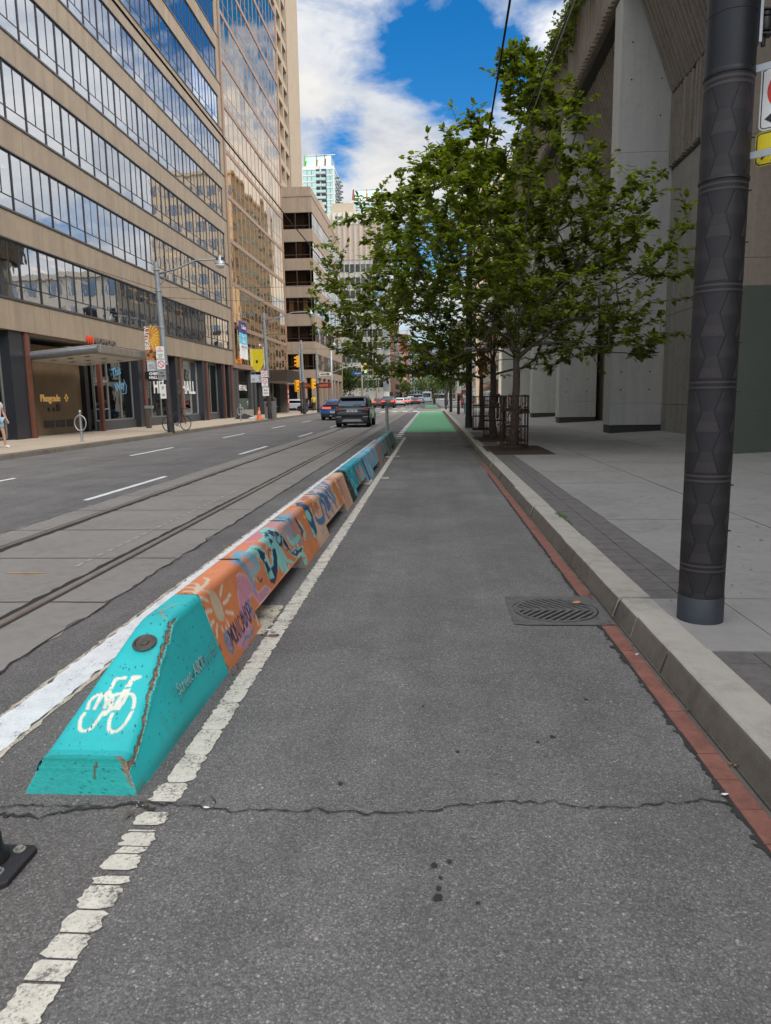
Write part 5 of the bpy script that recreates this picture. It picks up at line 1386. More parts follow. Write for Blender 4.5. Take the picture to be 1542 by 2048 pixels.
t = thing('hanging_banner', (XF+.35, 57.2, 4.75), 'purple, blue and white vertical banner reading Colliers For Lease on the bronze tower', 'banner')
mb = MB(); n = 10
def ban(z0, z1, col):
    b = MB(); 
    P = [(.06*sin(i/n*7), 2.35*i/n) for i in range(n+1)]
    for (a, y), (c, y2) in zip(P, P[1:]): b.quad((a,y-.02*z0,z0),(c,y2-.02*z0,z0),(c,y2-.02*z1,z1),(a,y-.02*z1,z1))
    return b
for z0, z1, nm, col in ((0,1.15,'white_field',(.72,.72,.70)),(1.15,2.0,'blue_field',(.13,.50,.66)),(2.0,2.9,'purple_field',(.06,.045,.17))): ban(z0, z1, None).build(nm, mat('banner_'+nm, col, .8, var=.08), t)
mb = MB(); mb.tube([(0,-.05,2.92),(0,2.4,2.92)], .03, 6); mb.build('rod', M['galv'], t)
text('lettering', 'Colliers', .46, M['white'], t, (.09, 1.15, 2.45), (pi/2,0,pi/2), .003, .006)
for s, z in (('For', 1.75), ('Lease', 1.38)): text('lettering', s, .42, M['white'], t, (.09, .9, z), (pi/2,0,pi/2), .003, .006)
text('lettering', '416 777 2200', .27, M['black'], t, (.09, 1.12, .92), (pi/2,0,pi/2), .003, .003)

def waffle():
    t = thing('concrete_tower', (-24, 98, 0), 'tall beige concrete tower with a deep square window grid rising behind the bronze glass', 'building')
    Y2 = 44.0; endw = 12.0; n = 8; pw = (Y2-endw)/n; H = 92; pit = 3.3
    mtc = mat('beige_precast', (.40, .315, .225), .85, var=.1, scale=.5, bump=.1, streak=.15)
    mb = MB(); mb.box(-18, 0, Y2-endw, Y2, 0, H); mb.box(-18, -.9, 0, Y2-endw, 0, H); mb.build('wall', mtc, t)
    mb = MB()
    for i in range(n+1): y = pw*i; mb.box(-.9, 0, y-.38, y+.38, 0, H)
    nz = int(H/pit)
    for k in range(nz+1): mb.box(-.9, -.02, 0, Y2-endw, k*pit-.48, k*pit+.48)
    mb.build('grid', mtc, t)
    gm = mirror('tower_glass', (.17, .18, .20), .05)
    lst = []
    for k in range(nz):
        for i in range(n): lst.append((abs(k*pit-50)+i*.5, i, k))
    lst.sort(); w0 = None
    for j, (d, i, k) in enumerate(lst[:100]):
        if w0 is None: g = MB(); g.quad((-.7,.38,.48),(-.7,pw-.38,.48),(-.7,pw-.38,pit-.48),(-.7,.38,pit-.48)); g.box(-.72,-.66,pw/2-.04,pw/2+.04,.48,pit-.48); w0 = g.build('window', gm, t); q = w0
        else: q = copy_tree(w0, t)
        q.location = (0, pw*i, k*pit)
    mb = MB()
    for d, i, k in lst[100:]: y = pw*i; z = k*pit; mb.quad((-.7,y+.38,z+.48),(-.7,y+pw-.38,z+.48),(-.7,y+pw-.38,z+pit-.48),(-.7,y+.38,z+pit-.48))
    mb.build('window', gm, t)['kind'] = 'stuff'
waffle()

def corner():
    X0, Y0_ = -15.4, 97.7
    t = thing('office_building', (X0, Y0_, .13), 'six storey tan corner office with brown ribbon windows across the side street', 'building')
    LY = 29; LX = 8.4
    bands = [(5.4,7.45),(9.08,11.1),(12.68,14.75),(16.3,18.24),(19.76,21.82),(23.42,25.45)]
    mb = MB(); prev = 4.2; zs = [(a-.13, b-.13) for a, b in bands]
    segs = []
    for a, b in zs: segs.append((prev, a)); prev = b
    segs.append((prev, 27.3))
    for a, b in segs: mb.box(-LX, 0, 0, LY, a, b)
    mb.box(-LX, .06, -.06, LY, 27.3, 27.5)
    for a, b in zs: mb.box(-LX, -.003, LY-.8, LY, a, b)
    # joints are thin brown strips
    mb.build('wall', M['lime2'], t)
    mb = MB()
    for a, b in segs[1:]:
        mb.box(-LX+.1, .012, -.012, LY-.01, a+.0, a+.07)
        for k in range(1, 6): mb.box(-.01, .004, k*4.8, k*4.8+.03, a+.1, b); 
        for k in range(1, 3): mb.box(-k*3.8, -k*3.8+.03, -.004, .01, a+.1, b)
    mb.build('wall_joint', mat('joint_brown', (.17, .13, .10), .9, var=.1), t)
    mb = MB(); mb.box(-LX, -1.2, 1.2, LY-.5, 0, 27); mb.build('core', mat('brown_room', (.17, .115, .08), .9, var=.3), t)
    gf = mirror('bronze_window', (.82, .74, .62), .02); gb = glass('brown_glass', (.68, .54, .42), .10, .8)
    w0 = None
    fr = mat('brown_frame', (.08, .055, .04), .5, .3, var=.2)
    for a, b in zs:
        h = b-a
        for i in range(23):
            y = .1+i*1.22
            if w0 is None:
                f = MB(); f.box(-.08, -.02, 0, .08, 0, 2.05); f.box(-.08, -.024, .08, 1.22, .46, .50); w0 = f.build('window', fr, t)
                g = MB(); g.quad((-.038,.08,0),(-.038,1.22,0),(-.038,1.22,2.05),(-.038,.08,2.05)); g.build('pane', gf, w0); q = w0
            elif len([1]) : q = None
            if q is None:
                if corner_n[0] >= 84: 
                    rest.append((y, a, h)); continue
                q = copy_tree(w0, t)
            corner_n[0] += 1
            q.location = (0, y, a); q.scale = (1, 1, h/2.05); q.children[0].rotation_euler = (0, rng.normal()*.004, rng.normal()*.012); q = None
    mb = MB()
    for y, a, h in rest:
        mb.m = 0; mb.box(-.08,-.02,y,y+.08,a,a+h); mb.box(-.08,-.024,y+.08,y+1.22,a+.46,a+.50); mb.m = 1
        e = rng.normal()*.008; mb.quad((-.04-e,y+.08,a),(-.04+e,y+1.22,a),(-.04+e,y+1.22,a+h),(-.04-e,y+.08,a+h))
    mb.build('window', [fr, gf], t)['kind'] = 'stuff'
    for a, b in zs:
        for j in range(4):
            x = -.35-1.9*(j+1)
            f = MB(); f.box(0, .09, .02, .12, 0, b-a); f.box(.09, 1.9, .03, .12, .42, .48); q = f.build('front_window', fr, t); q.location = (x, 0, a)
            g = MB(); g.quad((.09,.08,0),(1.9,.08,0),(1.9,.08,b-a),(.09,.08,b-a)); g.build('pane', gb, q)
        if True:
            f = MB(); f.box(-.42, -.30, .02, .14, a, b); f.build('corner_post', fr, t)
    mb = MB(); r = random.Random(3)
    for a, b in zs:
        for j in range(4):
            if r.random() < .5: x = -.35-1.9*(j+1)+r.random()*.9; mb.box(x+.1, x+.7, .5, .52, a+.1, b)
    mb.parts('blind', mat('cream_blind', (.45, .36, .25), .9, var=.1), t)
    # street level
    mb = MB()
    for y in (0, 4.5, 9, 13.5, 18, 22.5, 27.4): mb.box(-.7, 0, y, y+1.4, 0, 4.2)
    for x in (-1.5, -7.2): mb.box(x-1.2, x+.1, 0, .7, 0, 4.2)
    mb.parts('pier', M['lime2'], t)
    mb = MB(); mb.quad((-.4,0,0),(-.4,LY,0),(-.4,LY,4.2),(-.4,0,4.2)); mb.quad((-LX,.5,0),(-.4,.5,0),(-.4,.5,4.2),(-LX,.5,4.2)); mb.parts('shop_window', M['glass_dark'], t)
    mb = MB(); mb.box(-6.5, -1.8, -.2, .1, 3.2, 3.9); mb.build('sign_band', M['black'], t)
    text('lettering', 'WENDEL', .5, bpy.data.materials['window_letter'], t, (-3.4, -.21, 3.55), (pi/2,0,0), .004, .01)
    mb = MB(); mb.box(-7.5, -.5, 2.5, 26, 27.5, 29.2); mb.build('roof_box', M['lime2'], t)
corner_n = [1]; rest = []
corner()

def fins():
    t = thing('office_building', (-13, 200, .1), 'white office block with vertical fins and a blank beige top behind the tan corner building', 'building')
    Wd = 40; H = 50
    wh = mat('white_cladding', (.78, .73, .63), .7, var=.06, scale=.4); bl = mirror('blue_office_glass', (.30, .38, .42), .05)
    mb = MB(); mb.box(-Wd, 0, 0, 26, 0, 38); mb.build('wall', wh, t)
    mb = MB(); mb.box(-Wd, 0, -.2, 26, 38, H-3); mb.build('top_storey', mat('peach_cladding', (.70, .56, .44), .75, var=.06, scale=.4), t)
    mb = MB(); mb.box(-Wd, 0, -.35, 26, H-3, H); mb.build('parapet', wh, t)
    mb = MB()
    for k in range(28): x = -k*1.45; mb.box(x-.08, x+.08, -.85, 0, 3.2, H); 
    for k in range(10): y = k*2.6; mb.box(0, .5, y, y+.2, 3.2, H)
    mb.parts('fin', mat('steel_fin', (.42, .43, .44), .5, .4, var=.1), t)
    w0 = None; c = 0; rest_ = []
    for k in range(10):
        for i in range(27):
            x = -(i+1)*1.45+.14; z = 4.3+k*3.4
            if i > 9: rest_.append((x, z)); continue
            if w0 is None: g = MB(); g.box(0, 1.17, -.06, -.01, 0, 2.0); w0 = g.build('window', bl, t); q = w0
            else: q = copy_tree(w0, t)
            q.location = (x, 0, z)
    mb = MB()
    for x, z in rest_: mb.box(x, x+1.17, -.06, -.01, z, z+2.0)
    mb.build('window', bl, t)['kind'] = 'stuff'
    mb = MB()
    for k in range(10):
        for i in range(9): mb.box(.01, .06, i*2.6+.4, i*2.6+2.3, 4.3+k*3.4, 6.3+k*3.4)
    mb.parts('side_window', bl, t)
    mb = MB()
    for k in range(8): x = -2-k*5; mb.box(x-.35, x+.35, -.7, .02, 0, 4)
    mb.parts('column', wh, t)
    mb = MB(); mb.box(-14, -8, 6, 12, H, H+4); mb.box(-26, -17, 8, 14, H, H+5.5); mb.parts('roof_plant', mat('plant_tan', (.45, .38, .29), .8, var=.1), t)
    mb = MB(); mb.box(-22, -20, 3, 5, H, H+4.2); mb.lathe([(1.3, 0), (1.3, 2.6), (1.0, 2.8)], (-29, 3, H), 12); mb.parts('roof_vent', M['galv'], t)
fins()

def condo(loc, W, D, H, seed, label, colours):
    t = thing('apartment_tower', loc, label, 'building', 'green glass apartment towers')
    r = random.Random(seed)
    wh = mat('condo_white', (.68, .70, .69), .6, var=.05, scale=.2); gg = mirror('condo_glass', (.42, .60, .54), .10, .02); dk = mat('condo_recess', (.16, .18, .18), .8, var=.1)
    mb = MB(); CR = 5.0; mb.box(0, W, 0, D, 0, H-CR-1); mb.build('core', dk, t)
    mb = MB(); k = 0; z = H-CR-1; nfl = 0
    bays = [(0, W*.44), (W*.76, W)]
    pitch = 2.45
    while z > H*.5:
        for a, b in bays: mb.box(a, b, -.8, 0, z-.55, z)
        mb.box(W, W+.5, -.8, D, z-.45, z)
        z -= pitch; nfl += 1
    mb.box(W*.56, W*.60, -1.0, 0, H*.5, H-CR); mb.box(W-.3, W+.3, -.9, 0, H*.5, H-CR-1); mb.box(-.2, .2, -.9, 0, H*.5, H-CR-1)
    mb.parts('slab_edge', wh, t)
    w0 = None
    for f in range(nfl):
        zt = H-CR-1-pitch*f-.55
        for a, b in bays:
            n = max(2, int((b-a)/1.6))
            for i in range(n):
                if w0 is None: g = MB(); g.box(.06, 1, -.5, -.4, 0, 1.9); w0 = g.build('window', gg, t); q = w0
                elif f < 18: q = copy_tree(w0, t)
                else: continue
                q.location = (a+(b-a)*i/n, 0, zt-1.9); q.scale = ((b-a)/n*.96, 1, 1)
    mb = MB(); bal = MB()
    for f in range(nfl):
        zt = H-CR-1-pitch*f-.55
        bal.box(W*.45, W*.75, -1.9, -1.85, zt-1.75, zt-.9); mb.box(W*.44, W*.76, -1.9, 0, zt-2.0, zt-1.8)
        for i in range(int(D/3)): 
            bal.box(W+.4, W+.5, i*3+.4, i*3+2.4, zt-1.85, zt-.3)
            if i % 2: mb.box(W+.5, W+1.9, i*3, i*3+2.6, zt-2.0, zt-1.8)
    mb.parts('balcony', mat('condo_grey', (.40, .42, .43), .7, var=.1), t); bal.parts('balcony_glass', gg, t)
    # glass crown leaning back, with coloured fins
    mb = MB(); mb.add([(W*.08,0,H-CR),(W*.92,0,H-CR),(W*.90,1.5,H),(W*.10,1.5,H-1.0),(W*.08,D*.7,H-CR),(W*.92,D*.7,H-CR),(W*.90,D*.7,H),(W*.10,D*.7,H-1)], [(0,1,2,3),(1,5,6,2),(4,7,6,5),(0,3,7,4),(3,2,6,7)]); mb.build('crown', mirror('crown_glass', (.48, .68, .60), .12, .02), t)
    mb = MB(); mb.box(0, W, -.6, D*.8, H-CR-1.2, H-CR); mb.box(W*.15, W*1.04, 1.2, 1.6, H-.3, H); mb.parts('crown_slab', wh, t)
    for a, wd, col in colours:
        b = MB(); b.prism([(W*a, H-CR), (W*(a+wd), H-CR), (W*(a+wd*.8), H-.5), (W*(a+wd*.35), H-.5)], 'y', -.35, -.05); b.build('colour_fin', mat('fin_colour', col, .6, var=.05), t)
    for i in range(8): pass
condo((-53.5, 318, .1), 13.2, 20, 102.5, 1, 'taller green glass apartment tower with a coloured glass crown behind the white office block', ((.05,.06,(.16,.45,.06)),(.43,.05,(.45,.14,.06)),(.70,.05,(.28,.07,.05))))
condo((-34.0, 326, .1), 14.0, 20, 90.5, 2, 'shorter green glass apartment tower with an orange striped glass crown, partly behind the tree', ((.02,.09,(.30,.09,.07)),(.45,.05,(.55,.20,.04)),(.74,.06,(.55,.10,.03))))

# ---- concrete building on the right
M['fair'] = concrete('fair_faced_concrete', (.265, .252, .228), .26, speck=.12, bump=.15, streak=.5)
M['fair2'] = concrete('tan_concrete', (.27, .225, .18), .25, speck=.15, bump=.2, streak=.4)
M['pier'] = concrete('pier_concrete', (.42, .418, .395), .16, speck=.10, bump=.1, streak=.32)
M['ribs'] = concrete('ribbed_concrete', (.25, .215, .175), .35, speck=.2, bump=.3)
M['green_grey'] = mat('green_grey_paint', (.085, .098, .078), .7, var=.1, scale=1.2, stain=.2)
def right_building():
    t = thing('concrete_building', (6.1, 16, .13), 'grey concrete building with tall piers, ribbed panels and plants along its roof edge', 'building')
    PY = [-4.0, 6.0, 16.0, 25.4, 35.4, 44.8, 54.2, 63.6]
    o = lambda y: y-16
    DX = 1.75
    H0 = 13.85
    # footing strips, piers with formwork joints
    for i, y in enumerate(PY):
        last = y+.95
        mb = MB()
        zs = [.30, 1.02, 4.1, 6.5, 9.1, H0]
        for a, b in zip(zs, zs[1:]): mb.box(0, DX, o(y), o(y)+.95, a+.006, b-.006)
        mb.box(.01, DX-.01, o(y)+.01, o(y)+.94, .3, H0)
        p = mb.build('pier', M['pier'] if y > 20 else M['fair2'], t, bevel=.012)
        mb = MB(); mb.box(.03, DX+.01, o(y)+.03, o(y)+.96, -.15, .297); mb.build('pier_foot', mat('dark_footing', (.035, .033, .036), .7, var=.3) if 'dark_footing' not in bpy.data.materials else bpy.data.materials['dark_footing'], p)
        mb = MB(); r = random.Random(i)
        for z in (1.5, 2.1, 3.2, 5.2, 7.6, 8.5, 10.2, 11.3, 12.4):
            for x in (.35, 1.3):
                if r.random() < .75: mb.add([(x+.028*cos(a), o(y)-.003, z+.028*sin(a)) for a in np.linspace(0, 2*pi, 9)[:-1]], [tuple(range(8))])
        mb.build('tie_hole', M['dark_joint'], p)
    # street wall between piers, set back behind the pier line
    def wall(a, b, z0, z1, mt, name='wall', x=DX+.02):
        mb = MB(); mb.box(x, x+.4, o(a), o(b), z0, z1); return mb.build(name, mt, t)
    mb = MB(); mb2 = MB(); seam = MB()
    for i in range(len(PY)-1):
        a, b = PY[i]+.955, PY[i+1]-.005
        zt = 8.55
        if PY[i] != 25.4: 
            zl = [0.0, 1.0, 3.9, 6.3, zt]; n = 3
        else:
            zl = [5.2, 6.3, zt]; n = 3
        ys = np.linspace(a, b, n+1) if PY[i] >= 25 else [a, a+2.3, a+5.0, b]
        for z0, z1 in zip(zl, zl[1:]):
            for y0_, y1_ in zip(ys, ys[1:]): mb.box(DX-.01, DX+.35, o(y0_)+.007, o(y1_)-.007, z0+.007, z1-.007)
        seam.box(DX+.006, DX+.34, o(a), o(b), 0 if PY[i] != 25.4 else 5.2, zt)
        r = random.Random(i+20)
        for y0_, y1_ in zip(ys, ys[1:]):
            for z in (.45, .8, 1.5, 2.3, 3.1, 4.5, 5.5, 6.9, 7.8):
                for u in (.15, .38, .62, .85):
                    if r.random() < .7:
                        yy = o(y0_+(y1_-y0_)*u)+.1*r.random(); mb2.add([(DX-.013, yy+.022*cos(q), z+.03*sin(q)) for q in np.linspace(0, 2*pi, 9)[:-1]], [tuple(range(8))])
    mb.build('wall', M['fair'], t); seam.build('wall_seam', M['dark_joint'], t); mb2.build('tie_hole', M['dark_joint'], t)
    # two bands of ribs: upright, then leaning outwards up to the fascia
    rb = random.Random(9)
    mb = MB(); mbl = MB(); led = MB()
    for i in range(len(PY)-1):
        a, b = PY[i]+.955, PY[i+1]-.005
        mb.box(DX+.03, DX+.4, o(a), o(b), 8.56, 10.85)
        led.box(DX-.02, DX+.5, o(a), o(b), 8.50, 8.60); led.box(DX-.02, DX+.5, o(a), o(b), 10.80, 10.88)
        y = a+.02
        while y < b-.05:
            w_ = .10+.05*rb.random(); d = .15+.06*rb.random()
            mb.prism([(DX+.03, o(y)), (DX+.03-d, o(y)+w_*.2), (DX+.03-d*(.8+.3*rb.random()), o(y)+w_*.75), (DX+.03, o(y)+w_)], 'z', 8.62, 10.78)
            y += .235+.05*rb.random()
        # leaning panel
        za, zb = 10.88, H0; xa, xb = DX+.02, .62
        led2 = [(xa, za), (xb, zb), (xb+.6, zb), (xa+.5, za)]
        mbl.prism(led2, 'y', o(a), o(b))
        nrm = Vector((-(zb-za), 0, (xb-xa))).normalized()
        y = a+.02
        while y < b-.05:
            w_ = .10+.05*rb.random(); d = .15+.06*rb.random(); P = []
            sh = -.0
            for (x, z) in ((xa, za+.03), (xb, zb-.02)):
                P += [(x, o(y), z), (x+nrm.x*d, o(y)+w_*.2, z+nrm.z*d), (x+nrm.x*d, o(y)+w_*.75, z+nrm.z*d), (x, o(y)+w_, z)]
            mbl.add(P, [(0,1,2,3)[::-1], (4,5,6,7), (0,4,5,1), (1,5,6,2), (2,6,7,3)])
            y += .235+.05*rb.random()
    mb.build('ribbed_band', M['ribs'], t); mbl.build('leaning_panel', M['ribs'], t); led.parts('shadow_joint', M['dark_joint'], t)
    # roof fascia, ribbed, with a soffit lip
    mb = MB(); a, b = -6.0, 66.5
    mb.box(-.02, 6, o(a), o(b), H0+.14, 16.9)
    y = a
    while y < b:
        w_ = .11+.06*rb.random(); d = .13+.06*rb.random()
        mb.prism([(-.02, o(y)), (-.02-d, o(y)+w_*.2), (-.02-d, o(y)+w_*.75), (-.02, o(y)+w_)], 'z', H0+.16, 16.9); y += .27+.06*rb.random()
    mb.build('fascia', M['ribs'], t)
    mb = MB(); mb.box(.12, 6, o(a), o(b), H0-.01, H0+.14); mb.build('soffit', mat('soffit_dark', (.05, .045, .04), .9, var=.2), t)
    mb = MB(); mb.box(DX+.3, 18, o(-6), o(66), -.1, 5.2) if False else None
    mb.box(DX+1.8, 20, o(-6), o(66), -.1, 16.5); mb.box(DX+.35, DX+1.8, o(-6), o(27), -.1, 13.5); mb.box(DX+.35, DX+1.8, o(34.9), o(66), -.1, 13.5); mb.box(DX+.05, DX+1.8, o(26.4), o(35.3), 5.22, 13.5)
    mb.build('core', M['fair2'], t)
    # recessed entrance between two piers: timber wall, dark glass below, pale sill
    mb = MB(); mb.box(DX+1.2, DX+1.78, o(26.4), o(35), 1.75, 5.2); mb.build('timber_wall', mat('brown_timber', (.10, .065, .045), .7, var=.3, scale=3), t)
    mb = MB(); mb.box(DX+1.25, DX+1.3, o(26.4), o(35), .3, 1.74); mb.build('entrance_glass', M['granite'], t)
    mb = MB(); mb.box(DX+.9, DX+1.24, o(26.4), o(35), 0, .3); mb.build('sill', M['pier'], t)
    mb = MB(); mb.box(DX+1.16, DX+1.19, o(30.5), o(33.0), 2.9, 3.9); mb.build('window', emis('warm_window', (.75, .85, .6), .55), t)
    # green-grey painted skirt and tan wall turning to the right, near the big pole
    mb = MB(); mb.box(.02, 9, o(16.0)-.012, o(16.0)-.004, -.05, .93); mb.box(.02, 9, o(16.0)-.012, o(16)-.004, .945, 3.55); mb.build('painted_skirt', M['green_grey'], t)
    mb = MB()
    for z0, z1 in ((0, 5.95), (5.98, 10.0), (10.03, H0)): mb.box(DX-.05, 9, o(16.0)-.003, o(16.0)+.5, z0, z1)
    mb.build('side_wall', M['fair2'], t)
    return t
rbld = right_building()

def far_block(name, x0, x1, y0, y1, H, mt, label, cat='building', fl=3.4, side=1, glass_m=None, group='buildings further down the street', wn=2.4):
    """a street block seen far off: wall, cornice, and each window of the two faces that show"""
    t = thing(name, ((x0+x1)/2, y0, .1), label, cat, group)
    cx = (x0+x1)/2
    mb = MB(); mb.box(x0-cx, x1-cx, 0, y1-y0, 0, H); mb.build('wall', mt, t)
    mb = MB(); mb.box(x0-cx-.3, x1-cx+.3, -.3, y1-y0, H, H+.6); mb.build('cornice', mt, t)
    gm = glass_m or bpy.data.materials['tower_glass']
    xs = x1-cx if side > 0 else x0-cx
    n = 0; w0 = w1 = None; z = 4.6
    st = MB()
    while z < H-2:
        y = 1.0
        while y < (y1-y0)-1.5:
            if n < 48:
                if w0 is None: g = MB(); g.box(-.06, .06, 0, 1.3, 0, 1.9); w0 = g.build('window', gm, t); q = w0
                else: q = copy_tree(w0, t)
                q.location = (xs, y, z)
            else: st.box(xs-.06, xs+.06, y, y+1.3, z, z+1.9)
            n += 1; y += wn
        x = x0-cx+.8
        while x < x1-cx-1.4:
            if n < 90:
                if w1 is None: g = MB(); g.box(0, 1.3, -.06, .06, 0, 1.9); w1 = g.build('window', gm, t); q = w1
                else: q = copy_tree(w1, t)
                q.location = (x, 0, z)
            else: st.box(x, x+1.3, -.06, .06, z, z+1.9)
            n += 1; x += wn
        z += fl
    if st.v: st.build('window', gm, t)['kind'] = 'stuff'
    mb = MB(); mb.box(xs-.08, xs+.08, .8, y1-y0-.8, .3, 3.5); mb.box(x0-cx+.8, x1-cx-.8, -.08, .08, .3, 3.5); mb.build('shop_front', M['glass_dark'] if False else bpy.data.materials['tower_glass'], t)
    return t
bk = lambda n, c: mat(n, c, .85, var=.15, scale=.6, stain=.2)
far_block('brick_building', -34, -13.0, 262, 300, 30, bk('brown_brick', (.20, .115, .08)), 'brown brick block beyond the white office on the left side')
far_block('brick_building', -34, -13.0, 345, 385, 22, bk('tan_brick', (.36, .26, .18)), 'tan brick building further along the left side of the street')
far_block('brick_building', -34, -12.8, 390, 440, 34, bk('red_brick', (.33, .07, .05)), 'red building at the far end of the street on the left')
far_block('glass_building', -20, 14, 640, 660, 46, mat('blue_grey_block', (.22, .26, .31), .6, var=.1), 'blue grey building closing the far end of the street')
far_block('stone_building', 8.4, 26, 92, 128, 17, bk('pale_stone', (.46, .42, .36)), 'pale stone building past the crossing on the right', side=-1)
far_block('tan_tower', 9.0, 26, 150, 190, 46, bk('sunlit_tan', (.60, .47, .33)), 'tall tan tower behind the trees on the right', side=-1)
far_block('stone_building', 7.5, 26, 230, 320, 24, bk('grey_brick', (.26, .22, .19)), 'grey brick building far along the right side', side=-1)
# ------------------------------------------------------------------ trees, cages and grates
def leaf_material(name, hue):
    mt, t, b = new_mat(name)
    at = t.nodes.new('ShaderNodeAttribute'); at.attribute_name = 'paint'
    b.inputs['Roughness'].default_value = .5; b.inputs['Specular IOR Level'].default_value = .35
    lk(t, at.outputs['Color'], b.inputs['Base Color'])
    tr = t.nodes.new('ShaderNodeBsdfTranslucent'); c = mixc(t, 1., at.outputs['Color'], (1.5, 1.6, .55), 'MULTIPLY'); lk(t, c, tr.inputs['Color'])
    mx = t.nodes.new('ShaderNodeMixShader'); mx.inputs[0].default_value = .5
    lk(t, b.outputs[0], mx.inputs[1]); lk(t, tr.outputs[0], mx.inputs[2]); lk(t, mx.outputs[0], t.nodes['Material Output'].inputs[0])
    return mt
M['leaf'] = leaf_material('linden_leaf', 0)
M['bark'] = mat('tree_bark', (.085, .062, .048), .9, var=.45, scale=12, bump=.6, bscale=30)

def leaves_mesh(name, pts, dirs, size, parent, mt, rg, base=(.165, .205, .026), droop=.2, flat=.26, pale=.10):
    """one small pointed blade per point, lying roughly flat and hanging at the tip"""
    n = len(pts); P = np.array(pts, float); D = np.array(dirs, float)
    D = D+rg.normal(size=(n, 3))*np.array([.55, .55, .22]); D[:, 2] -= droop; D /= np.linalg.norm(D, axis=1)[:, None]
    Nn = np.array([0, 0, 1.])+rg.normal(size=(n, 3))*flat; Nn -= (Nn*D).sum(1)[:, None]*D; Nn /= np.linalg.norm(Nn, axis=1)[:, None]
    B_ = np.cross(D, Nn); s = size*(.65+.7*rg.random(n))[:, None]
    prof = [(0, 0, 0), (.28, .30, .05), (.28, -.30, .05), (.68, .27, .03), (.68, -.27, .03), (1.08, 0, -.12)]
    V = np.stack([P+D*s*a+B_*s*b+Nn*s*c for a, b, c in prof], 1).reshape(-1, 3)
    k = np.arange(n)[:, None]*6
    F = np.concatenate([k+np.array([[0, 1, 2]]), k+np.array([[5, 4, 3]])], 0).tolist()+(k+np.array([[1, 3, 4, 2]])).tolist()
    me = bpy.data.meshes.new(name); me.from_pydata(V.tolist(), [], F); me.materials.append(mt)
    tone = (.55+.9*rg.random(n))[:, None]*np.array(base)[None]
    yl = rg.random(n) < pale; tone[yl] = np.array([.15, .16, .03])*(.7+.6*rg.random(yl.sum()))[:, None]
    dk = rg.random(n) < .25; tone[dk] *= .6
    attr(me, np.repeat(tone, 6, 0)); me.polygons.foreach_set('use_smooth', [True]*len(me.polygons))
    return link(name, me, parent)

